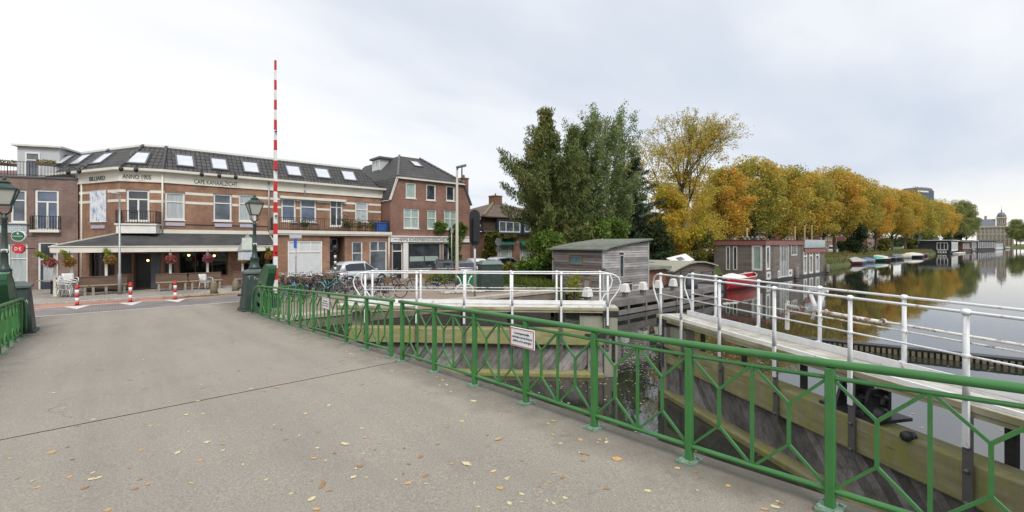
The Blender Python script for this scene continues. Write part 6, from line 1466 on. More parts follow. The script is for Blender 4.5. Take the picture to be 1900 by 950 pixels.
L_OLV = leafmat('olive_bush_leaves', [(.15, (.06, .08, .02)), (.45, (.15, .16, .03)), (.75, (.30, .26, .05))], scale=.5)
L_DRK = leafmat('dark_ivy_leaves', [(.15, (.018, .035, .012)), (.5, (.04, .065, .02)), (.8, (.08, .11, .03))], scale=.5)
def limbs(mb, base, tips, r0, bend=.25):
    for (tx, ty, tz) in tips:
        b = Vector(base); e = Vector((tx, ty, tz)); m = b.lerp(e, .5) + Vector((random.gauss(0, bend), random.gauss(0, bend), -bend * 1.2 if e.z > b.z else 0)); q = m.lerp(e, .55) + Vector((0, 0, bend * .4))
        mb.path([b, m, q, e], [r0, r0 * .6, r0 * .38, r0 * .12], 6, False)
def avenue_proto(k):
    random.seed(40 + k); t = thing('autumn_tree', 'autumn tree', 'tree'); H = 16.
    mb = MB(); mb.path([(0, 0, -.3), (.04, 0, .3), (.1, .05, 2.2), (.0, .1, 4.4), (-.1, .1, 7.2), (0, 0, 11)], [.42, .30, .26, .23, .16, .05], 9, False)
    pts = []; nb = 34
    for i in range(nb):
        f = (i + .5) / nb; z = 4.9 + 9.9 * f ** .9; rad = 4.6 * math.sin(min(1, (.14 + .86 * (1 - (z - 4.2) / 12.2)) * 1.25) * PI / 2) ** 1.1 if z < 9 else 4.6 * max(.12, 1 - ((z - 9) / 7.2) ** 2.1)
        if z < 6.5: rad *= .92
        a = i * 2.4 + random.uniform(-.4, .4); rr = rad * random.uniform(.35, .86); c = (rr * math.cos(a), rr * math.sin(a), z); br = random.uniform(1.25, 2.0)
        limbs(mb, (0, 0.05, max(3.2, z - 3.2 - random.random() * 2)), [c], .11); p = blob(c, (br * 1.1, br * 1.1, br * .72), 470, .36); pts.append(p)
        pts.append(blob((c[0] * 1.12, c[1] * 1.12, c[2] - br * .7), (br * .9, br * .9, br * .7), 60, .6))
    mb.build('trunk', BARK, t); link_mesh('crown', leaf_mesh('crown', np.concatenate(pts), .150, .65, .15), L_GOLD, t); return t
AV = [avenue_proto(k) for k in range(3)]
row = [(1343, 302), (1398, 284), (1452, 300), (1503, 313), (1549, 303), (1589, 322), (1624, 338), (1655, 345), (1680, 350), (1701, 358), (1719, 366), (1736, 368), (1752, 374)]
used = set()
def place(proto_list, k, loc, rz, sc, label, group, leaf=None, name=None):
    o = proto_list[k]
    if id(o) in used: o = dup(o)
    else: used.add(id(o))
    o.location = loc; o.rotation_euler = (0, 0, rz); o.scale = (sc[0], sc[0], sc[1]) if isinstance(sc, tuple) else (sc,) * 3
    tag(o, label, 'tree', group)
    if leaf:
        for c in o.children:
            if c.name.startswith('crown'): c.data = c.data.copy() if False else c.data; c.material_slots[0].link = 'OBJECT'; c.material_slots[0].material = leaf
    return o
for k, (px, ty) in enumerate(row):
    y = 28.6; x, Z = on_y(px, y); H = zat(ty, Z) - ZG; s = H / 16.2
    place(AV, k % 3, (x, y, ZG), k * 1.7, (s * (1.0 if k < 6 else .95), s), ORD[k] + ' golden autumn tree along the canal, counting from the tall half-bare tree', 'golden trees in the canal avenue')
for k, (px, ty, y) in enumerate([(1318, 352, 36), (1375, 320, 38), (1428, 322, 38), (1480, 325, 39), (1528, 332, 39), (1572, 340, 40)]):
    x, Z = on_y(px, y); H = zat(ty, Z) - ZG; place(AV, (k + 1) % 3, (x, y, ZG), k * 2.1, H / 16.2, ORD[k] + ' rear autumn tree glimpsed behind the avenue, counting from the half-bare tree', 'rear trees behind the avenue')
for k, (px, ty, Z) in enumerate([(1772, 376, 300), (1784, 368, 330), (1793, 388, 380), (1886, 404, 470), (1905, 412, 455), (1893, 424, 430)]):
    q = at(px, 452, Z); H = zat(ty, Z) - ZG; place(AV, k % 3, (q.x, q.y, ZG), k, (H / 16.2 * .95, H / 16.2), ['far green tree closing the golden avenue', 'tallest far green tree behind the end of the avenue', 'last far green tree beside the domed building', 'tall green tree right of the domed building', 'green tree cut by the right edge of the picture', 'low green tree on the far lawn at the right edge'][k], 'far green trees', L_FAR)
# half-bare big tree
def branchy(label, name, loc, H, spread, leafm, n_leaf, lsize, seed, low=0, depth=6):
    r_ = random.Random(seed); t = thing(name, label, 'tree', loc); mb = MB(); tips = []; L0 = Vector(loc)
    def grow(p, d, ln, rad, dep):
        n = 3; pts = [p]
        for i in range(n):
            out = Vector((p.x - L0.x, p.y - L0.y, 0)); out = out.normalized() if out.length > .1 else out
            d = (d + Vector((r_.gauss(0, .09), r_.gauss(0, .09), .035)) + out * .03).normalized(); p = p + d * ln / n; pts.append(p)
        mb.path(pts, [rad, rad * .88, rad * .78, rad * .66], 6 if dep < 2 else 4 if dep < 4 else 3, False)
        if dep >= 3: tips.extend(pts[1:])
        if dep >= depth: return
        m = 3 if dep < 2 else (3 if r_.random() < .45 else 2)
        for i in range(m):
            a = r_.uniform(0, 2 * PI); tilt = r_.uniform(.30, .70) if i else r_.uniform(.05, .22)
            s = d.cross(Vector((math.cos(a), math.sin(a), .2))).normalized(); nd_ = (d * math.cos(tilt) + s * math.sin(tilt) * spread).normalized()
            grow(p, nd_, ln * r_.uniform(.66, .84), max(.012, rad * (.68 if i == 0 else .5)), dep + 1)
    mb.path([L0 - Vector((0, 0, .3)), L0 + Vector((0, 0, .4)), L0 + Vector((.1, 0, H * .24)), L0 + Vector((0, 0, H * .42))], [.52, .36, .30, .22], 9, False)
    for i in range(7):
        a = i * 2.4 + .3; f = .20 + .035 * i; sl = .75 - .10 * i
        grow(L0 + Vector((.05, 0, H * f)), Vector((math.cos(a) * sl, math.sin(a) * sl, 1)).normalized(), H * .175, .17 if i < 6 else .2, 0)
    mb.build('trunk', BARK, t)
    T = np.array([tuple(p) for p in tips]); idx = rng.integers(0, len(T), n_leaf); z = (T[idx][:, 2] - loc[2]) / H; keep = rng.random(n_leaf) < np.clip(1.4 - 1.25 * z, .30, 1)
    P = T[idx][keep] + rng.normal(size=(keep.sum(), 3)) * np.clip(.45 * (1.25 - z[keep]), .14, .5)[:, None]
    if low:
        B_ = []
        for i in range(low):
            a = i * 2.4; zz = H * (.14 + .50 * (i / low)); rr = 5.4 * r_.uniform(.3, 1) * (1 - .35 * i / low); q = r_.uniform(1.0, 1.7); B_.append(blob((loc[0] + rr * math.cos(a), loc[1] + rr * math.sin(a), loc[2] + zz), (q, q, q * .7), 300, .5))
        P = np.concatenate([P] + B_)
    link_mesh('crown', leaf_mesh('crown', P, lsize, .65, .2), leafm, t); return t
x, Z = on_y(1264, 28.5); Hb = zat(207, Z) - ZG
branchy('tallest autumn tree with half-bare spreading top, at the near end of the avenue', 'half_bare_tree', (x, 28.5, ZG), Hb * .985, 1.0, leafmat('orange_yellow_leaves', [(.1, (.36, .35, .06)), (.4, (.62, .49, .08)), (.65, (.68, .43, .07)), (.9, (.55, .28, .06))], scale=.25), 34000, .10, 21, 54)
x, Z = on_y(1485, 44); branchy('bare-topped grey tree rising above the golden avenue', 'bare_tree', (x, 44, ZG), zat(300, Z) - ZG, .8, L_OLV, 5000, .16, 5, 0, 5)
# conifers: hanging sprays along upswept branches
def conifer(label, loc, H, R0, leafm, seed, z0=.22, lean=(0, 0), size=.16, n_br=70, hang=.5, shape=lambda f: 1 - f ** 1.6, twin=None, bark=None, flat=1., per=84, up=.35):
    r_ = random.Random(seed); t = thing('conifer_tree', label, 'tree', loc); L0 = Vector(loc); mb = MB(); mb.path([L0 - Vector((0, 0, .3)), L0 + Vector((0, 0, H * .5)), L0 + Vector((lean[0], lean[1], H * .97))], [.24, .15, .03], 8, False)
    if twin: mb.path([L0 + Vector((twin, .3, -.3)), L0 + Vector((twin * .9, .3, H * .45)), L0 + Vector((twin * .5, .2, H * .75))], [.19, .12, .03], 7, False)
    pts = []
    for i in range(n_br):
        f = z0 + (1 - z0) * (i + r_.random()) / n_br; ln = R0 * max(.10, shape((f - z0) / (1 - z0))) * r_.uniform(.38, 1.28); a = i * 2.399 + r_.uniform(-.5, .5)
        b = L0 + Vector((lean[0] * f, lean[1] * f, H * f * .97)); e = b + Vector((math.cos(a) * ln, math.sin(a) * ln, ln * up * r_.uniform(.5, 1.3))); m = b.lerp(e, .5) + Vector((0, 0, -.16 * ln))
        mb.path([b, m, e], [.045, .03, .01], 4, False)
        k = max(3, int(2.6 * ln) + 2)
        for j in range(k):
            s = (j + 1.0) / k; c = b * (1 - s) ** 2 + m * 2 * s * (1 - s) + e * s * s; w = (.30 + .20 * (1 - s)) * r_.uniform(.8, 1.25); n = int(per * (1.25 - .5 * s)); q = rng.random(n)
            off = unit(n) * (rng.random(n) ** .5)[:, None] * np.array([w, w, w * .42 * flat]) * 1.55; off[:, 2] -= hang * q * r_.uniform(.6, 1.6) ; off[:, :2] *= (1 - .45 * q)[:, None]
            pts.append(np.array(c)[None] + off)
    mb.build('trunk', bark or BARKR, t); link_mesh('crown', leaf_mesh('crown', np.concatenate(pts), size, .24, 1.1), leafm, t); return t
x, Z = on_y(1014, 25.2); conifer('tall shaggy brown-green conifer, leftmost of the dark tree clump', (x, 25.2, ZG), zat(190, Z) - ZG, 3.7, L_THU, 3, .24, (-.1, 0), .15, 80, .75, lambda f: (1.0 - f ** 2.3) * (.72 + .38 * math.sin(PI * min(1, f * 1.25))), .75)
x, Z = on_y(1062, 26.2); conifer('second brown-green conifer, close right of the shaggiest one', (x, 26.2, ZG), zat(226, Z) - ZG, 2.7, L_THU, 8, .12, (.1, 0), .15, 66, .75, lambda f: (1 - f ** 2.6) * .95)
x, Z = on_y(1180, 25.6); conifer('dark blue-green pine at the right of the clump', (x, 25.6, ZG), zat(286, Z) - ZG, 4.1, L_PIN, 12, .08, (0, 0), .13, 56, .1, lambda f: 1 - f ** 1.7, bark=BARK, flat=.8, per=46, up=.18)
x, Z = on_y(1150, 29); conifer('smaller dark pine behind the weeping birch', (x, 29, ZG), zat(300, Z) - ZG, 3.6, L_PIN, 17, .10, (0, 0), .14, 44, .1, lambda f: 1 - f ** 1.9, bark=BARK, flat=.8, up=.18)
def birch(label, loc, H, R0, seed, n=60):
    r_ = random.Random(seed); t = thing('birch_tree', label, 'tree', loc); L0 = Vector(loc); mb = MB(); mb.path([L0 - Vector((0, 0, .3)), L0 + Vector((.1, 0, H * .4)), L0 + Vector((-.1, 0, H * .95))], [.20, .13, .03], 8, False); pts = []
    for i in range(n):
        f = .24 + .74 * (i + r_.random()) / n; a = i * 2.399 + r_.uniform(-.4, .4); ln = R0 * (.42 + .58 * math.sin(PI * min(1, .15 + .78 * (f - .24) / .76))) * r_.uniform(.5, 1.1)
        b = L0 + Vector((0, 0, H * f * .86)); e = L0 + Vector((math.cos(a) * ln, math.sin(a) * ln, min(H, H * f + .7 + .15 * ln))); mb.path([b, b.lerp(e, .5), e], [.05, .03, .012], 4, False)
        for j in range(7):
            q = b.lerp(e, r_.uniform(.35, 1.08)); dl = r_.uniform(.7, 2.6); k = 62; s = rng.random(k); w = .08 + .17 * (1 - s); P = np.array(q)[None] + np.stack([rng.uniform(-1.7, 1.7, k) * w, rng.uniform(-1.7, 1.7, k) * w, -dl * s + .25], 1); pts.append(P)
    mb.build('trunk', mat('pale_birch_bark', (.30, .28, .25), .8, .3, 5, dirt=(.05, .05, .05), dirt_amt=.7, dscale=4), t); link_mesh('crown', leaf_mesh('crown', np.concatenate(pts), .095, .5, .6), L_BIR, t); return t
x, Z = on_y(1126, 27.3); birch('tall weeping grey-green birch in the middle of the clump', (x, 27.3, ZG), zat(208, Z) - ZG, 3.7, 4, 86)
x, Z = on_y(1078, 29.5); birch('slender grey-green birch between the conifers', (x, 29.5, ZG), zat(224, Z) - ZG, 2.4, 9, 50)
# smaller trees and bushes
def shrub(name, label, cat, loc, blobs, leafm, size, group=None, stems=5, asp=.65):
    t = thing(name, label, cat, loc, 0, group); L0 = Vector(loc); mb = MB()
    for b in blobs[:12]: limbs(mb, L0, [L0 + Vector(b[0])], .05, .12)
    mb.build('stems', BARK, t); link_mesh('foliage', leaf_mesh('foliage', np.concatenate([blob(np.array(L0) + np.array(b[0]), b[1], b[2], .42) for b in blobs]), size, asp, .15), leafm, t); return t
def rblobs(n, ex, ey, z0, z1, r, cnt, seed, hang=0):
    r_ = random.Random(seed); o = []
    for i in range(n):
        z = z0 + (z1 - z0) * r_.random() ** .8; f = 1 - .55 * ((z - z0) / max(.01, z1 - z0)) ** 2; q = r * r_.uniform(.7, 1.2); o.append(((r_.uniform(-ex, ex) * f, r_.uniform(-ey, ey) * f, z), (q, q, q * .8), cnt))
    return o
x, Z = on_y(1238, 25.8); shrub('yellow_tree', 'low yellow-leaved tree between the dark pine and the avenue', 'tree', (x, 25.8, ZG), rblobs(24, 2.6, 2.2, 1.6, zat(345, Z), 1.15, 260, 1), L_YEL, .15)
x, Z = on_y(1290, 25.5); shrub('olive_bush', 'olive green bush overhanging the wooden houseboat roof', 'bush', (x, 25.5, ZG), rblobs(22, 3.4, 1.8, .4, 4.0, 1.0, 230, 2), L_OLV, .13)
x, Z = on_y(1332, 25.6); shrub('olive_bush', 'smaller yellowish bush touching the end of the brown houseboat', 'bush', (x, 25.6, ZG), rblobs(8, 1.6, 1.0, .6, 2.6, .8, 200, 12), L_OLV, .13)
x, Z = on_y(1130, 24.0); shrub('laurel_bush', 'bright green laurel bush rising behind the wooden shed boat', 'bush', (x, 24.0, ZG), rblobs(40, 3.5, 1.3, .5, zat(404, Z) + .3, .9, 260, 3), L_BUSH, .12)
x, Z = on_y(1210, 24.6); shrub('dark_bush', 'dark green bush filling the gap right of the wooden shed boat', 'bush', (x, 24.6, ZG), rblobs(20, 2.6, 1.4, .4, 4.6, 1.0, 230, 14), L_DRK, .13)
x, Z = on_y(1012, 23.4); shrub('ivy_mound', 'ivy-covered mound under the shaggy conifer left of the shed boat', 'bush', (x, 23.4, ZG), rblobs(30, 2.1, 1.0, .2, 3.3, .75, 250, 4), L_BUSH, .11)
x, Z = on_y(1040, 24.6); shrub('dark_bush', 'dark undergrowth between the conifer trunks', 'bush', (x, 25.0, ZG), rblobs(16, 2.2, 1.2, .3, 3.4, .9, 220, 15), L_DRK, .13)
x, Z = on_y(968, 27.0); shrub('garden_hedge', 'loose pale green hedge left of the conifer before the silver car', 'hedge', (x, 26.5, ZG), rblobs(16, 2.6, .7, .1, 1.0, .5, 190, 5), L_OLV, .09)
q = on_z(1068, 560, -1.9); x, Z = on_y(1066, 17.2); shrub('reed_plant', 'yellow-green shoots growing at the foot of the wooden shed boat', 'plant', (x, 17.2, -1.4), [((random.uniform(-.45, .45), random.uniform(-.15, .15), random.uniform(.1, 1.5)), (.16, .16, .34), 60) for _ in range(22)], leafmat('yellow_green_shoots', [(.2, (.18, .22, .02)), (.6, (.36, .38, .05))]), .07, asp=.35)
x, Z = on_y(842, 31.0); shrub('wall_climber', 'green climbing plant on the shop house facade over the fascia', 'climbing plant', (x, 31.05, ZG), [((random.uniform(-1.4, 1.0) if z > 3.3 else random.uniform(-.35, .8), random.uniform(-.12, .0), z), (.33, .16, .3), 95) for z in [1.2 + .1 * k for k in range(27)]] + [((random.uniform(-1.9, 1.2), -.1, random.uniform(3.72, 4.25)), (.34, .18, .26), 100) for _ in range(14)], L_BUSH, .085)
x, Z = on_y(908, 35.6); shrub('wall_climber', 'green climbing plant covering the corner of the green-awning house', 'climbing plant', (x, 35.55, ZG), [((random.uniform(-.8, .9), random.uniform(-.35, .1), z), (.5, .35, .4), 120) for z in [.5 + .11 * k for k in range(30)]] + [((random.uniform(.8, 3.4), -.1, random.uniform(3.2, 3.7)), (.4, .2, .22), 90) for _ in range(9)], L_OLV, .10)
q = on_z(815, 528, ZG); t_ = shrub('planter_weeds', 'tall yellow-green weeds in the kerbside bed at the tall lamp', 'plant', (q.x, q.y, ZG), [((random.uniform(-1.0, 1.5), random.uniform(-.3, .3), random.uniform(.1, .75)), (.2, .2, .22), 60) for _ in range(26)], leafmat('yellow_green_shoots', [(.2, (.18, .22, .02))]), .07, asp=.35)
q = on_z(862, 543, -.66); M = Matrix.Translation(q) @ Matrix.Rotation(-YAW * .5, 4, 'Z'); t = thing('flower_planter', 'white steel planter frame with grass on the quay edge below the tall lamp', 'planter', q); mb = MB(); mb.box(-1.3, 1.1, -.08, .08, .02, .10); mb.build('rusty_beam', RUST, t, M); mb = MB(); [mb.path([(s * .5, 0, .1), (s * .42, 0, .3), (s * .18, 0, .5), (s * .30, 0, .78), (s * .42, 0, .9)], .035, 6) for s in (-1, 1)]; mb.bar((-.3, 0, .42), (.3, 0, .42), .05); mb.build('bracket', WORN, t, M)
# undergrowth along the avenue
for k, (px, y, h, w_, lm, lab) in enumerate([(1592, 25.6, 6.5, 2.4, L_DRK, 'dark ivy-clad bush hanging over the first moored boats'), (1640, 27, 3.5, 2.6, L_OLV, 'olive bush under the avenue beyond the green boat cover'), (1722, 26.5, 7.5, 4.0, L_GRN, 'green bush left of the black houseboat roof'), (1757, 27, 8.5, 4.5, L_GRN, 'tall green bush behind the black houseboat'), (1780, 26, 8, 4.5, L_DRK, 'dark bush between the far houseboats'), (1560, 40, 3, 4, L_DRK, 'dark hedge far behind the white van'), (1470, 42, 3.0, 6, L_DRK, 'dark hedge behind the middle of the avenue'), (1400, 42, 2.4, 5, L_GRN, 'green hedge behind the start of the avenue'), (1690, 29, 4.5, 4, L_OLV, 'olive bush before the black houseboat end wall')]):
    x, Z = on_y(px, y); shrub('canal_bush', lab, 'bush', (x, y, ZG), rblobs(16, w_, 1.4, .4, h, .22 * h + .3, 190, 60 + k), lm, .10 + .0011 * Z)
# grass and bank growth
mb = MB(); mb.quad((18.9, 17.62, -.66), (21.4, 19.0, -.70), (22.6, 23.7, -.68), (18.9, 23.7, -.66)); mb.quad((18.9, 17.62, -.66), (18.9, 17.62, -2.6), (21.4, 19.0, -2.6), (21.4, 19.0, -.70)); mb.quad((21.4, 19.0, -.70), (21.4, 19.0, -2.6), (22.6, 23.7, -2.6), (22.6, 23.7, -.68)); struct(mb.build('grass_bank', GRD))
def grass(name, n, fx, h, w_, m):
    P = np.array([fx() for _ in range(n)]); a = rng.uniform(0, 2 * PI, n); hh = h * rng.uniform(.4, 1.3, n); lean = rng.normal(size=(n, 2)) * .35 * hh[:, None]; d = np.stack([np.cos(a), np.sin(a), np.zeros(n)], 1) * w_ * (.6 + .8 * rng.random(n))[:, None]
    tip = P + np.concatenate([lean, hh[:, None]], 1); v = np.stack([P - d, P + d, tip + d * .2, tip - d * .2], 1).reshape(-1, 3)
    me = bpy.data.meshes.new(name); me.from_pydata([tuple(p) for p in v], [], [(4 * i, 4 * i + 1, 4 * i + 2, 4 * i + 3) for i in range(n)]); return tag(link_mesh(name, me, m), kind='stuff')
L_GRASS = leafmat('grass_blades', [(.15, (.06, .09, .02)), (.45, (.13, .17, .03)), (.75, (.26, .25, .07))], scale=.5)
U = random.uniform
def g1():
    while True:
        x, y = U(18.4, 27), U(18.6, 28)
        if x > 21.2 + (y - 19) * .3 and y < 23.6: continue
        if x < 19.2 and y < 22: continue
        return (x, y, -.69)
grass('weedy_grass', 9000, g1, .34, .022, L_GRASS)
grass('bank_grass', 26000, lambda: (lambda t, y: (70 + 230 * t ** 1.6, y, ZG - .9 * max(0, 23.9 - y) if y < 23.9 else ZG))(U(0, 1), U(22.7, 31)), .5, .07, leafmat('dry_bank_grass', [(.15, (.09, .11, .03)), (.45, (.20, .20, .06)), (.75, (.36, .29, .12))], scale=.25))
grass('bright_bank_plants', 2200, lambda: (U(77, 88), U(21.6, 24), U(-2.2, -1.2)), .9, .12, leafmat('bright_reeds', [(.2, (.20, .30, .02)), (.6, (.34, .42, .04))]))
mb = MB(); mb.quad((FARX + 2, -16, -.62), (FARX + 60, -60, -.62), (FARX + 60, 22, -.62), (FARX + 2, 22, -.62)); struct(mb.build('lawn', mat('bright_lawn', (.12, .22, .03), .9, .15, .05)))

def wood(name, n, fx, size, m, group=None):
    P = np.array([fx() for _ in range(n)]); me = leaf_mesh(name, P, size, .7, .1); return tag(link_mesh(name, me, m), kind='stuff')
def wf():
    x = 150 + 480 * random.random(); y = 62 + random.gauss(0, 3) + .02 * x; h = 5 + 2.5 * math.sin(x * .11) + 1.5 * math.sin(x * .37 + 1)
    return (x, y, ZG + h * random.random() ** .7)
wood('distant_undergrowth', 14000, wf, .8, L_DRK)
# ================= boats =================
def siding(name, c, dirt, amt):
    m, nt, p, out = nodes(name); v = coords(nt, (.35, 1, 5)); n = noise_(nt, v, 2.2, 6); g = nd(nt, 'ShaderNodeNewGeometry')
    cc = ramp(nt, n, [(.3, sh(c, .72)), (.7, sh(c, 1.3))]); cc = mix(nt, 1, cc, ramp(nt, g.outputs['Random Per Island'], [(0, (.55,) * 3), (1, (1.35,) * 3)]), 'MULTIPLY')
    cc = mix(nt, ramp(nt, noise_(nt, coords(nt, (.5, 1, 1.2)), 1.1, 8, .7), [(.45, (0, 0, 0)), (.68, (amt,) * 3)]), cc, dirt)
    nt.links.new(cc, p.inputs['Base Color']); p.inputs['Roughness'].default_value = .85; bump(nt, p, n, .3); MATS[name] = m; return m
SIDING = siding('silvery_weathered_boards', (.33, .315, .31), (.12, .10, .09), .6)
SIDINGB = mat('brown_weathered_boards', (.135, .105, .085), .85, .28, 2.2, stretch=(.35, .35, 5), dirt=(.20, .18, .17), dirt_amt=.5, dscale=1.2, bmp=.3)
DOCKW = mat('dark_dock_timber', (.17, .155, .145), .9, .3, 2, stretch=(.4, 1, 1), dirt=(.22, .20, .18), dirt_amt=.5, dscale=2.5, bmp=.3)
ROOFG = mat('grey_green_roofing', (.19, .205, .18), .75, .15, 1.5, dirt=(.10, .12, .07), dirt_amt=.6, dscale=2, bmp=.1)
ORNG = mat('orange_wood_frame', (.32, .17, .06), .6, .15, 5)
HULL = mat('black_hull', (.018, .018, .02), .5, .2, 3)
def boards(mb, M2, L, z0, ztop, h=.13, ops=()):
    """lapped boards along local x on plane y=0, ztop(x) is the roof line"""
    z = z0
    while True:
        xs = [L * i / 26 for i in range(27)]; ok = [x for x in xs if ztop(x) > z + h * .5]
        if not ok: break
        segs = [(min(ok), max(ok))]
        for (a, b, c, d) in ops:
            if z + h > c and z < d:
                n = []
                for s in segs:
                    if b <= s[0] or a >= s[1]: n.append(s)
                    else:
                        if a > s[0]: n.append((s[0], a))
                        if b < s[1]: n.append((b, s[1]))
                segs = n
        for a, b in segs:
            mb.add([M2 @ Vector(p) for p in ((a, -.036, z), (b, -.036, z), (b, -.002, z + h - .012), (a, -.002, z + h - .012), (a, .02, z), (b, .02, z), (b, .02, z + h), (a, .02, z + h))], [(0, 1, 2, 3), (0, 4, 5, 1), (1, 5, 6, 2), (0, 3, 7, 4)])
        z += h
# --- the wooden shed boat ---
k0 = on_z(1119, 549, -1.35); SX, SY = k0.x, k0.y
SX1 = on_y(1203, SY)[0]; SY1 = on_x(1026, SX)[0]
zc0 = zat(464, k0.x * SN + k0.y * CS); zc1 = zat(446, SX1 * SN + SY * CS)
sb = thing('shed_boat', 'silvery timber shed houseboat with curved grey roof and a small orange-framed window', 'houseboat', (SX + 2, SY + 2, ZW))
fF = Fac((SX, SY), (SX1, SY)); fL = Fac((SX, SY1), (SX, SY))
rl_ = lambda x: zc0 + (zc1 - zc0) * (max(0, x) / fF.L) ** .75
wF = [fF.rect(1149, 473, 1157, 515), fF.rect(1153, 526, 1173, 546)]; wL = [fL.rect(1056, 474, 1081, 491), fL.rect(1083, 516, 1097, 537)]
wF[1] = (wF[1][0], wF[1][1], max(-1.28, wF[1][2]), wF[1][3])
I4 = Matrix.Identity(4)
mb = MB(); boards(mb, I4, fF.L, -1.45, rl_, .165, wF); mb.build('front_boards', SIDING, sb, fF.M)
mb = MB(); boards(mb, I4, fL.L, -1.45, lambda x: zc0, .165, wL); mb.build('side_boards', siding('browner_weathered_boards', (.26, .235, .22), (.17, .09, .06), .5), sb, fL.M)
mb = MB(); mb.box(-.06, .05, -.05, .05, -1.45, zc0); mb.build('corner_post', mat('pale_corner_trim', (.42, .42, .41), .7, .1, 3), sb, fF.M); B('corner_post', MATS['pale_corner_trim'], sb, fF.L - .06, fF.L + .03, -.045, .05, -1.45, zc1 - .05, fF.M); B('corner_post', MATS['pale_corner_trim'], sb, -.03, .06, -.045, .03, -1.45, zc0, fL.M)
mb = MB(); n = 14; top = []
for k in range(n + 1): x = -.42 + (fF.L + .62) * k / n; top.append((x, rl_(x) + (.0 if x > 0 else -.03) + .02))
for a, b in zip(top, top[1:]):
    mb.add([(a[0], -.25, a[1]), (b[0], -.25, b[1]), (b[0], fL.L + .3, b[1]), (a[0], fL.L + .3, a[1]), (a[0], -.25, a[1] + .07), (b[0], -.25, b[1] + .07), (b[0], fL.L + .3, b[1] + .07), (a[0], fL.L + .3, a[1] + .07)], [(0, 3, 2, 1), (4, 5, 6, 7), (0, 1, 5, 4), (2, 3, 7, 6)])
mb.quad((-.42, -.25, top[0][1]), (-.42, fL.L + .3, top[0][1]), (-.42, fL.L + .3, top[0][1] + .07), (-.42, -.25, top[0][1] + .07)); mb.build('roof', ROOFG, sb, fF.M)
mb = MB(); y = -.2
while y < fL.L + .3: mb.path([(x, y, z + .085) for x, z in top], .018, 4); y += .17
mb.build('roof_corrugation', ROOFG, sb, fF.M)
BL = pane('teal_window', (.10, .26, .34), .05, .25)
window(sb, fL.M, wL[0], fw=.09, fm=ORNG, gm=BL, y=-.06, sill=False); window(sb, fL.M, wL[1], fw=.08, fm=ORNG, gm=GCURT, y=-.06, sill=False)
window(sb, fF.M, wF[0], fw=.06, fm=MATS['pale_corner_trim'], gm=GDARK, y=-.05, sill=False); window(sb, fF.M, wF[1], fw=.06, fm=MATS['pale_corner_trim'], gm=GDARK, y=-.05, sill=False)
B('inner_wall', BROWNW, sb, .05, fF.L - .05, .06, fL.L - .05, -1.4, zc0 - .15, fF.M); B('hull', HULL, sb, SX - .5, SX1 + .3, SY - .12, SY1 + .2, -2.6, -1.46)
for px, py, f in ((1092, 505, fL), (1117, 500, fF)):
    u, Z = f.hit(px); mb = MB(); z = zat(py, Z); mb.lathe([(.03, -.18), (.13, -.20), (.10, -.05), (.03, .0)], (u, 0, z), 10, ax='y'); mb.tube((u, -.02, z), (u, -.1, z - .2), .02); mb.build('deck_lamp', LEADG, sb, f.M)
# --- dock in front ---
dk0 = on_z(1141, 588, ZW); DY = dk0.y; dx0, dx1 = 20.6, on_y(1342, DY)[0]
dk = thing('timber_dock', 'dark timber mooring dock with two heavy rails in front of the shed boat', 'dock', (dx0, DY, ZW))
B('dock_rail', DOCKW, dk, dx0, dx1, DY, DY + .16, -1.72, -1.36, bevel=.015); B('dock_rail', DOCKW, dk, dx0, dx1, DY, DY + .16, -2.22, -1.95, bevel=.015)
x = dx0 + .4
while x < dx1: MB().box(x, x + .26, DY + .162, DY + .42, -3, -1.38).build('pile', DOCKW, dk); MB().box(x + .02, x + .2, DY - .03, DY - .002, -2.2, -1.5).build('fender', DOCKW, dk); x += 1.9
mb = MB(); y = DY
while y < SY - .2: mb.box(dx0, dx1, y + .004, y + .17, -1.358, -1.31); y += .18
mb.build('dock_boards', DOCKW, dk)
B('dock_back', HULL, dk, dx0, dx1, DY + .9, DY + 1.0, -2.6, -1.36)
for k, px in enumerate((1090, 1160, 1193, 1222, 1249)):
    y = DY + .45; x, Z = on_y(px, y); t = thing('mooring_post', ORD[k] + ' white-capped mooring post along the timber dock, counting from the shed window', 'post', (x, y, -1.31), group='white-capped mooring posts on the dock')
    MB().box(x - .14, x + .14, y - .14, y + .14, -1.309, -.86).build('post', DOCKW, t); mb = MB(); mb.frustum(x, y, -.98, -.52, .235, .235, .165, .165); mb.frustum(x, y, -.519, -.46, .165, .165, .09, .09); mb.build('white_cap', mat('white_cap_cloth', (.70, .70, .67), .7, .06, 4, dirt=(.4, .38, .33), dirt_amt=.4), t, bevel=.02)
# --- old barge with the arched cabin ---
bg = thing('arched_barge', 'old wooden barge with arched cabin roof behind the timber dock', 'barge', (33, 18, ZW)); BY = SY + .1
bx0, bx1 = SX1 + .35, on_y(1326, BY)[0]
B('hull', HULL, bg, bx0, bx1 + 2.5, BY - .1, BY + 4.6, -2.7, -1.2)
xa = on_y(1243, BY)[0]
bz = lambda px, py: (on_y(px, BY)[0], zat(py, on_y(px, BY)[1]))
B('low_cabin', mat('reddish_cabin_boards', (.19, .085, .05), .8, .3, 2, stretch=(1, 1, 5)), bg, bx0, xa - .02, BY + .3, BY + 4.2, -1.19, bz(1222, 500)[1]); B('low_roof', ROOFG, bg, bx0 - .05, xa + .3, BY, BY + 4.5, bz(1222, 500)[1] + .002, bz(1222, 496)[1] + .05, bevel=.02)
arch = [bz(*p) for p in ((1243, 505), (1258, 497), (1273, 490), (1288, 487), (1302, 487), (1315, 490), (1327, 494))]
za = lambda x: interp(arch, x) if x > arch[0][0] else arch[0][1]
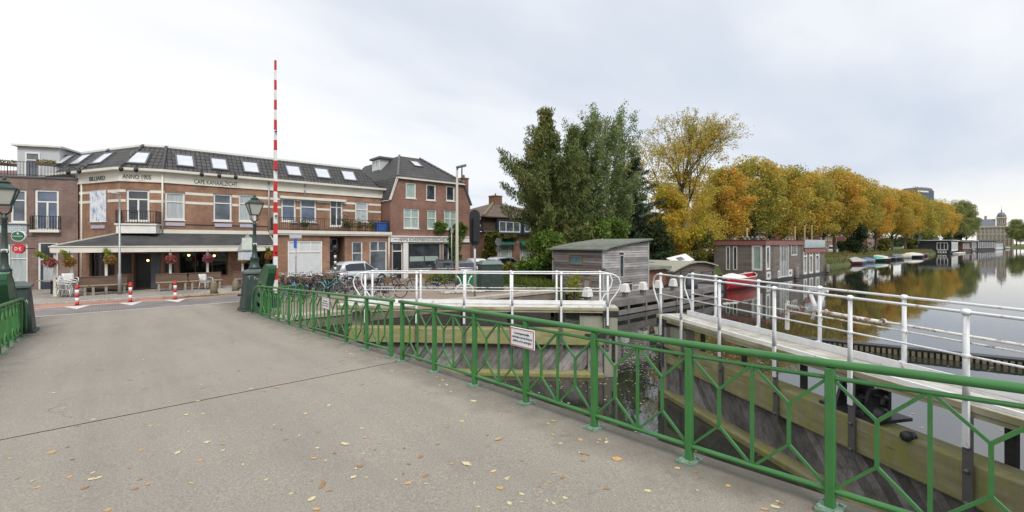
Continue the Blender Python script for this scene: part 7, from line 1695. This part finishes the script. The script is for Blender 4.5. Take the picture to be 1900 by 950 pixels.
mb = MB(); boards(mb, Matrix.Translation((arch[0][0], BY, 0)), arch[-1][0] - arch[0][0], -1.2, lambda x: za(arch[0][0] + x), .14, ()); mb.build('cabin_front', SIDINGB, bg)
mb = MB(); th = .10; mb.loft([[(x, BY - .3, z), (x, BY + 4.6, z), (x, BY + 4.6, z + th), (x, BY - .3, z + th)] for x, z in arch], False); mb.build('arched_roof', mat('pale_roof_felt', (.34, .33, .27), .75, .12, 2, dirt=(.18, .18, .10), dirt_amt=.5), bg)
B('cabin_side', SIDINGB, bg, arch[-1][0] - .1, arch[-1][0], BY + .05, BY + 4.4, -1.19, arch[-1][1] - .02); B('cabin_side', SIDINGB, bg, arch[0][0], arch[0][0] + .1, BY + .05, BY + 4.4, -1.19, arch[0][1] - .02)
for px0, px1 in ((1262, 1280), (1300, 1322)):
    a = bz(px0, 512); b = bz(px1, 502); window(bg, Matrix.Translation((0, BY, 0)), (a[0], b[0], a[1], b[1]), fw=.07, fm=BROWNW, gm=GDARK, y=-.10, sill=False)
q = at(1262, 481, 40.5); M = Matrix.Translation(q) @ Matrix.Rotation(R(-52), 4, 'Z') @ Matrix.Rotation(R(27), 4, 'X') @ Matrix.Rotation(R(26), 4, 'Z'); ht = B('roof_hatch', WHITE, bg, -1.0, 1.0, -.65, .65, -.04, .04, M, .02); B('hatch_glass', GMID, ht, -.3, .3, -.3, .3, .042, .05, M); B('hatch_coaming', BROWNW, bg, q.x - .8, q.x + .7, q.y - .3, q.y + .7, bz(1250, 500)[1], q.z - .38)
for k, (px, py, s) in enumerate(((1212, 488, .3), (1222, 490, .22), (1232, 488, .26), (1239, 480, .16))): q = at(px, py + 6, 38 + k * .3); t = thing('deck_crate', ['dark plant crate on the barge cabin roof beside the shed', 'grey box in the middle of the clutter on the barge roof', 'dark tub on the barge roof below the white hatch', 'white lantern box on the barge roof beside the tilted hatch'][k], 'box', q); mb = MB(); mb.frustum(q.x, q.y, bz(1222, 496)[1] + .06, q.z + s, s, s * .8, s * .9, s * .7); mb.build('box', WHITE if k == 3 else (LEADG if k == 1 else BROWNW), t, bevel=.02); B('lid', IRON, t, q.x - s * .95, q.x + s * .95, q.y - s * .8, q.y + s * .8, q.z + s + .002, q.z + s + .05)
q = on_y(1286, DY + .3); t = thing('tarp_heap', 'grey tarpaulin draped over a winch on the timber dock', 'tarpaulin', (q[0], DY + .3, -1.31)); mb = MB(); mb.loft([[(q[0] + rx * math.cos(a) * (1 + .15 * math.sin(3 * a)), DY + .4 + rx * .6 * math.sin(a), z) for a in [2 * PI * k / 14 for k in range(14)]] for z, rx in ((-1.31, .62), (-.9, .60), (-.5, .52), (-.32, .42), (-.24, .2))]); mb.build('tarp', mat('dark_tarp', (.06, .065, .075), .5, .2, 3), t); mb = MB(); mb.tube((q[0], DY + .35, -.24), (q[0], DY + .35, -.02), .04); mb.torus((q[0], DY + .35, .08), .14, .035, 16, 6, 'z'); mb.build('hand_wheel', IRON, t)
# --- hull boats ---
def hull_boat(name, label, loc, rz, L, W, D, hull, cover, kind=0, cat='boat', group=None, trim=None):
    t = thing(name, label, cat, (0, 0, 0), 0, group); st = [(-L / 2, .62, .0), (-L * .42, .8, 0), (-L * .1, 1, 0), (L * .22, .92, .03), (L * .38, .62, .10), (L * .47, .25, .20), (L / 2, .03, .27)]
    mb = MB(); mb.loft([[(x, -W / 2 * w, D + s * D), (x, -W / 2 * w * .93, D * .45), (x, -W / 2 * w * .6, -.12), (x, W / 2 * w * .6, -.12), (x, W / 2 * w * .93, D * .45), (x, W / 2 * w, D + s * D)] for x, w, s in st], True, True, False)
    mb.quad(*[(x, -W / 2 * w * .9, D * .5) for x, w, s in st], *[(x, W / 2 * w * .9, D * .5) for x, w, s in st[::-1]]); mb.build('hull', hull, t)
    mb = MB()
    for s_ in (-1, 1): mb.path([(x, s_ * W / 2 * w, D + s * D + .02) for x, w, s in st], .04, 6)
    mb.build('gunwale', trim or WHITE, t)
    if kind < 2:
        rings = []
        for x, w, s in st[:6 if kind == 0 else 5]:
            h = D + .04 + s * D; r = (.55 if kind == 0 else .85) * (1 - ((x + L * .1) / (L * .55)) ** 2 * .7)
            rings.append([(x, -W / 2 * w * 1.02, h), (x, -W / 2 * w * .75, h + r * .45), (x, -.06, h + r), (x, .06, h + r), (x, W / 2 * w * .75, h + r * .45), (x, W / 2 * w * 1.02, h)])
        mb = MB(); mb.loft(rings, False, True, False); mb.build('cover', cover, t)
    else:
        for x in (-L * .25, L * .08): B('thwart', cover, t, x - .12, x + .12, -W * .42, W * .42, D * .72, D * .80)
    MB().box(-L / 2 - .28, -L / 2 - .02, -.16, .16, D * .1, D + .38).build('outboard_motor', BLACK, t, bevel=.04)
    t.location = loc; t.rotation_euler = (0, 0, rz); return t
cv = lambda n, c: mat('boat_cover_' + n, c, .65, .12, 1.5); hl = lambda n, c: mat('boat_hull_' + n, c, .4, .1, 2, coat=.3)
q = on_z(1398, 530, ZW); hull_boat('red_boat', 'bright red open boat with white rim and white cover moored before the brown houseboat', (q.x - 3.2, q.y + .2, ZW), 0, 7.4, 2.2, 1.02, hl('red', (.42, .012, .02)), WHITE, 2)
t = thing('boat_tarpaulin', 'white tarpaulin bundle lying on the stern of the red boat', 'tarpaulin', (q.x - 4.4, q.y + .2, ZW + .8)); mb = MB(); mb.loft([[(q.x - 6.9 + s, q.y + .2 + w * math.cos(a), ZW + .82 + .10 * math.sin(s * 2) + h * max(0, math.sin(a))) for a in [PI * k / 8 for k in range(9)]] for s, w, h in ((0, .2, .1), (.6, .8, .42), (1.6, .95, .5), (2.4, .9, .72), (3.2, .85, .42), (4.2, .7, .3), (4.6, .2, .1))], True, True, False); mb.build('sheet', mat('white_cap_cloth', (.7, .7, .67)), t)
bl = [(1549, 488, 3.6, 'blue', 'paleblue', 0, -35, 'pale blue covered boat tight against the end of the brown houseboat'), (1583, 490, 5.2, 'darkred', 'grey', 1, -20, 'dark red boat under a broad pale grey cover, first in the moored row'), (1604, 487, 4.6, 'bluegrey', 'blue', 0, -25, 'boat under a dull blue cover next to the broad grey one'), (1616, 484.5, 4.0, 'dark', 'green', 0, -30, 'boat under a turquoise green cover'), (1627, 484.5, 4.8, 'dark', 'white', 1, -75, 'dark boat with peaked cream cover seen bow-on'), (1640, 482.5, 4.6, 'dark', 'black', 0, -50, 'boat under a black cover behind the peaked cream one'), (1661, 481.5, 7.0, 'dark', 'slate', 1, -12, 'long black boat under a slate grey cover'), (1675, 479, 5.0, 'white', 'cream', 0, -25, 'white boat with cream cover past the long black boat'), (1692, 478, 6.0, 'dark', 'white', 1, -40, 'dark boat with bright white peaked cover'), (1703, 475.5, 6.5, 'darkred', 'maroon', 0, -30, 'maroon covered boat against the black houseboat')]
CV = {'paleblue': (.25, .28, .31), 'grey': (.36, .36, .35), 'blue': (.10, .15, .27), 'green': (.05, .36, .26), 'white': (.55, .53, .48), 'black': (.03, .03, .035), 'slate': (.11, .13, .16), 'cream': (.40, .36, .25), 'maroon': (.13, .035, .035)}
HV = {'blue': (.15, .2, .3), 'darkred': (.10, .02, .02), 'bluegrey': (.20, .26, .34), 'dark': (.02, .02, .025), 'white': (.6, .6, .58)}
for px, py, L, h, c, kd, a, lab in bl:
    q = on_z(px, py, ZW); s = .78 * (1 + max(0, (q.length - 100)) / 300); hull_boat('moored_boat', lab, (q.x, min(q.y, 23) - .5, ZW), R(a), L * s, 2.0 * s, .7 * s, hl(h, HV[h]), cv(c, CV[c]), kd, group='covered boats moored along the bank')
# --- brown two-storey houseboat ---
k1 = on_z(1420, 523.5, ZW); HX, HY = k1.x, k1.y; HY1 = on_x(1325, HX)[0]; Zk = HX * SN + HY * CS; HXm = on_y(1491, HY)[0]; HXe = on_y(1530, HY)[0]
hb = thing('brown_houseboat', 'large brown timber houseboat with red-brown roof edge and tall white windows', 'houseboat', (HX + 5, HY + 3, ZW))
zt = zat(446, Zk); zf = zat(455, Zk); zt2 = zat(461, Zk * 1.22); zf2 = zat(469, Zk * 1.22)
SID2 = brickmat('brown_grey_siding', (.22, .185, .16), (.175, .15, .13), (.05, .04, .033), 2.6, .15, .012, 'xz', var=.35, soil=(.20, .18, .165), soilamt=.45, big=1.1, bmp=.4, stretchn=(.3, 1, 2.5))
fe = Fac((HX, HY1), (HX, HY)); fs = Fac((HX, HY), (HXm, HY)); ft = Fac((HXm, HY), (HXe, HY))
we = [fe.rect(1347, 457, 1354.5, 501), fe.rect(1360, 457, 1368, 501), fe.rect(1395, 455, 1414.5, 502), fe.rect(1380, 505, 1396, 513)]
ws = [fs.rect(1421, 455, 1428.5, 501), fs.rect(1422, 504, 1429.5, 519), fs.rect(1447, 454, 1462.5, 514), fs.rect(1468, 453, 1478.5, 474), fs.rect(1443, 502, 1446.6, 516), fs.rect(1463, 500, 1469.5, 513)]
w2 = [ft.rect(1490.7, 467, 1497, 509), ft.rect(1501.5, 466, 1508, 508), ft.rect(1513, 465, 1520, 506)]
for f, ops, z1, cols in ((fe, we, zf, [(), (), (), (.5,)]), (fs, ws, zf, [(), (), (.2, .4, .6, .8), (.33, .66), (), ()]), (ft, w2, zf2, [(), (), ()])):
    mb = MB(); wall_mesh(mb, 0.0 if f is not ft else .004, f.L, ZW + .25, z1, ops, .2, False); mb.build('wall', SID2, hb, f.M)
    for i, r in enumerate(ops):
        W_ = r[1] - r[0]; window(hb, f.M, r, cols=cols[i], rows=(.8,) if f is ft else (), fw=min(.30, W_ * .20) if not cols[i] else .12, gm=GGREEN if (f is fe and i == 2) else (GDARK if i % 2 else GMID), y=-.03, sill=False)
RB_ = mat('red_brown_fascia', (.27, .105, .085), .6, .12, 2)
B('fascia', RB_, hb, HX - .12, HX - .002, HY - .12, HY1 + .1, zf, zt); B('fascia', RB_, hb, HX, HXm + .1, HY - .12, HY - .002, zf, zt); B('fascia', RB_, hb, HXm + .102, HXe + .1, HY - .12, HY - .002, zf2, zt2)
B('roof', BITUM, hb, HX - .16, HXm + .14, HY - .16, HY1 + .12, zt + .002, zt + .08); B('roof', BITUM, hb, HXm + .15, HXe + .14, HY - .16, HY1, zt2 + .002, zt2 + .06); B('inner_wall', INSIDE, hb, HX + .25, HXm - .05, HY + .25, HY1 - .1, ZW + .3, zt - .05); B('inner_wall', INSIDE, hb, HXm, HXe - .05, HY + .25, HY1 - .1, ZW + .3, zt2 - .05)
B('end_wall', SID2, hb, HXe - .2, HXe, HY + .205, HY1, ZW + .25, zf2); B('pontoon', HULL, hb, HX - .25, HXe + .3, HY - .35, HY1 + .2, ZW - .6, ZW + .24)
mb = MB(); mb.box(HXm + .2, HXe + .05, HY - .06, HY - .03, zt2 + .1, zt2 + 1.15); mb.build('glass_balustrade', pane('frosted_balustrade', (.33, .40, .45), .15, .1), hb); mb = MB(); [mb.cbox(HXm + .2 + (HXe - HXm - .2) * k / 4, HY - .02, zt2 + .06, .07, .07, 1.12) for k in range(5)]; mb.build('balustrade_post', ALU, hb)
for px in (1434, 1487): u, Z = on_y(px, HY); B('downpipe', LEADG, hb, (u if px > 1440 else HX + 2.0) - .05, (u if px > 1440 else HX + 2.0) + .05, HY - .14, HY - .125, ZW + .3, zt)
for k in range(5): x = HX + 3 + k * 1.4; t = MB(); t.lathe([(.12, 0), (.12, .3), (.2, .34), (.05, .42)], (x, HY + 3.5, zt + .08), 8); t.build('roof_vent', ALU, hb)
for k, (px, y, top, lab) in enumerate([(1478, HY - 1.2, 495, 'stout grey mooring pile before the middle of the brown houseboat'), (1535, HY - .4, 490, 'grey mooring pile at the far end of the brown houseboat')]):
    x, Z = on_y(px, y); t = thing('mooring_pile', lab, 'post', (x, y, ZW)); MB().lathe([(.27, -1.5), (.25, zat(top, Z) - ZW - .05), (.19, zat(top, Z) - ZW)], (x, y, ZW), 10).build('pile', DOCKW, t); MB().lathe([(.28, 0), (.28, .18)], (x, y, ZW + .1), 10).build('band', IRON, t)
for k, (px, y, top) in enumerate([(1386, HY1 + .5, 420), (1475, HY1 + .4, 418), (1493, HY1 + .6, 416), (1506, HY1 + .5, 416)]):
    x, Z = on_y(px, y); t = thing('mooring_pole', ORD[k] + ' slim tan pole sticking up behind the brown houseboat, counting from its shed end', 'pole', (x, y, ZW)); MB().tube((x, y, ZW - 1), (x, y, zat(top, Z)), .16, 8, .12).build('pole', mat('tan_pole', (.30, .20, .10), .8, .15, 3), t); MB().lathe([(.15, 0), (.15, .2), (.05, .3)], (x, y, zat(top, Z) - .1), 8).build('cap', IRON, t)
# --- houseboats farther along ---
def far_houseboat(label, p0, p1, depth, ztop, wallm, windows, roofm, fh=.5):
    f = Fac(p0, p1); t = thing('far_houseboat', label, 'houseboat', (f.p0.x, f.p0.y, ZW)); mb = MB(); wall_mesh(mb, 0, f.L, ZW + .3, ztop, windows, .3); mb.build('wall', wallm, t, f.M)
    for r in windows: window(t, f.M, r, cols=(.33, .67) if r[1] - r[0] > 2 else (), fw=.22, gm=GDARK, y=-.05, sill=False)
    B('roof', roofm, t, -.8, f.L + .8, -.8, depth + .8, ztop + .003, ztop + fh, f.M); B('side_wall', wallm, t, 0, .3, .302, depth, ZW + .3, ztop, f.M); B('side_wall', wallm, t, f.L - .3, f.L, .302, depth, ZW + .3, ztop, f.M); B('pontoon', HULL, t, -.5, f.L + .5, -.6, depth + .5, ZW - .6, ZW + .29, f.M)
    return t, f
k2 = on_z(1763, 471.5, ZW); Z2 = k2.x * SN + k2.y * CS; BX, BYY = k2.x, k2.y; BY1 = on_x(1703, BX)[0]; zt = zat(446.5, Z2)
DKB = mat('blue_black_boards', (.022, .024, .032), .6, .2, 1, stretch=(.2, .2, 3))
f = Fac((BX, BY1), (BX, BYY)); wb = [f.rect(1738, 450, 1759, 463.5), f.rect(1716, 465, 1731, 469.5), f.rect(1740, 465, 1756, 469.5)]
t, _ = far_houseboat('black houseboat with flat white-edged roof and white framed windows', (BX, BY1), (BX, BYY), 30, zt, DKB, wb, mat('white_roof_edge', (.55, .56, .56), .6, .05, 1), .35)
fl = Fac((BX, BYY - .02), (BX + 30, BYY - .02)); rr_ = [(1 + 4.6 * k, 5 + 4.6 * k, ZW + 1.2, zt - .5) for k in range(6)]
for r in rr_: window(t, fl.M, r, cols=(.5,), fw=.3, gm=GCURT, y=-.35, sill=False, name='glazed_front')
for k in range(2): x = BX + 6 + k * 3; MB().box(x, x + 1.3, BYY + 4, BYY + 5.3, zt + .36, zt + 1.3).build('roof_box', LEADG, t)
B('deck', WHITE, t, BX + 1, BX + 34, BYY - 2.4, BYY - .65, ZW + .1, ZW + .5)
for k, (pa, pb, Za, Zb_, ty, wm_k, lab) in enumerate([(1786, 1799, 236, 246, 449.5, BROWNW, 'brown houseboat with grey roof just past the black one'), (1803, 1812, 255, 262, 447.5, SIDINGB, 'small weathered houseboat in the middle of the far row'), (1814, 1846, 268, 290, 447, DKB, 'dark wide houseboat with pale terrace plants before the domed building'), (1848, 1861, 300, 316, 449, mat('white_boards', (.6, .61, .62), .6, .1, 1), 'small white houseboat at the end of the far row')]):
    a = at(pa, 452, Za); b = at(pb, 452, Zb_); L = (b - a).length; ztp = zat(ty, (Za + Zb_) / 2); n = max(1, int(L / 4)); far_houseboat(lab, (a.x, a.y), (b.x, b.y), 9, ztp, wm_k, [(L * (i + .2) / n, L * (i + .8) / n, ZW + 1.6, ztp - .6) for i in range(n)], LEADG if k != 1 else CREAM, .4)
for k, (px, py, a, lab) in enumerate([(1800, 466, 10, 'pale dinghy before the small weathered houseboat'), (1838, 463.5, 5, 'white dinghy before the dark wide houseboat'), (1868, 461.5, -10, 'pale blue boat at the far end of the houseboat row')]): q = on_z(px, py, ZW); hull_boat('far_dinghy', lab, (q.x, q.y, ZW), R(a), 12, 3.2, 1.2, hl('white', HV['white']), cv('paleblue', CV['paleblue']), 0)
# ================= far buildings =================
db = thing('domed_building', 'far pale brick building with slate roof and domed corner tower', 'building', at(1843, 452, 480)); db_ = db
pa, pb = at(1812, 452, 505), at(1881, 452, 484.8); f = Fac((pa.x, pa.y), (pb.x, pb.y)); pxm = f.L / 69
PB = brickmat('far_pale_brick', (.34, .25, .20), (.30, .21, .17), (.36, .32, .27), 1, .4, .05, big=.2, var=.2); STO = mat('far_pale_stone', (.52, .46, .36), .8, .1, .3); SLT = mat('far_slate', (.14, .155, .185), .6, .12, .2)
zz = lambda py: zat(py, 495)
wn = []
for k in range(9):
    u = pxm * (2 + 7.4 * k)
    wn += [(u, u + pxm * 4.4, zz(434), zz(424)), (u, u + pxm * 4.4, zz(444), zz(436.5))]
mb = MB(); wall_mesh(mb, 0, f.L, ZG, zz(421.5), wn, .6); mb.build('wall', PB, db, f.M)
for r in wn: window(db, f.M, r, cols=(.5,), rows=(.6,), fw=.3, gm=GDARK, y=.2)
mb = MB(); mb.box(-.5, f.L + .5, -1.0, .0, zz(422), zz(419.5)); mb.box(-.3, f.L + .3, -.5, -.002, zz(436), zz(435)); [mb.box(pxm * (7.2 + 7.4 * k), pxm * (8.5 + 7.4 * k), -.6, -.003, ZG, zz(422.2)) for k in range(9)]; mb.build('stone_trim', STO, db, f.M)
mb = MB(); mb.add([(0, 0, zz(419.4)), (pxm * 36, 0, zz(419.4)), (pxm * 36, 6, zz(406)), (0, 6, zz(406)), (0, 20, zz(419.4)), (pxm * 36, 20, zz(419.4)), (pxm * 36, 14, zz(406)), (0, 14, zz(406))], [(0, 1, 2, 3), (3, 2, 6, 7), (4, 7, 6, 5), (0, 3, 7, 4), (1, 5, 6, 2)]); mb.build('roof', SLT, db, f.M)
tc_ = pxm * 47; tw = pxm * 9.2
mb = MB(); mb.frustum(tc_, 7, zz(419.4), zz(405), tw, tw * .8, tw, tw * .8); mb.build('tower', PB, db, f.M); MB().frustum(tc_, 7, zz(405), zz(402.5), tw * 1.15, tw, tw * 1.1, tw * .95).build('tower_cornice', STO, db, f.M)
for s in (-.55, .15): window(db, Matrix.Translation(f.M @ Vector((tc_, 7 - tw * .8 - .1, 0))) @ f.M.to_3x3().to_4x4(), (tw * s, tw * (s + .42), zz(416), zz(407)), fw=.25, gm=GDARK, y=-.1)
MB().lathe([(tw * .95, 0), (tw * .98, .9), (tw * .88, 2.6), (tw * .64, 4.1), (tw * .3, 5.0), (.5, 5.4), (.35, 6.8), (.7, 7.3), (.12, 8.0), (.06, 12.8)], (tc_, 7, zz(402.5)), 20).build('dome', SLT, db, f.M)
mb = MB(); mb.cbox(pxm * 17, 10, zz(407), 2, 2, 4.4); mb.build('chimney', PB, db, f.M)
B('rear_wall', PB, db, 0, f.L, 21, 21.5, ZG, zz(421.5), f.M)
ob = at(1716, 452, 470); f = Fac((at(1701, 452, 465).x, at(1701, 452, 465).y), (at(1733, 452, 475).x, at(1733, 452, 475).y)); zz = lambda py: zat(py - 4, 470)
t = thing('office_tower', 'dark top of an office block rising behind the golden avenue', 'building', ob); B('wall', mat('dark_blue_glazing', (.06, .075, .10), .25, .3, .3), t, 0, f.L, 0, 14, ZG, zz(357), f.M); mb = MB(); mb.frustum(f.L / 2, 7, zz(357), zz(352.5), f.L * .48, 6.5, f.L * .44, 6); mb.build('penthouse', LEADG, t, f.M); B('white_band', WHITE, t, 1, f.L * .66, -.3, -.02, zz(361), zz(358), f.M); mb = MB(); [mb.tube((f.L * q, 4, zz(352.5)), (f.L * q, 4, zz(349.5)), .15) for q in (.2, .3, .5, .62, .8)]; mb.tube((0, 4, zz(350.8)), (f.L, 4, zz(350.8)), .15); mb.build('roof_rail', IRON, t, f.M)
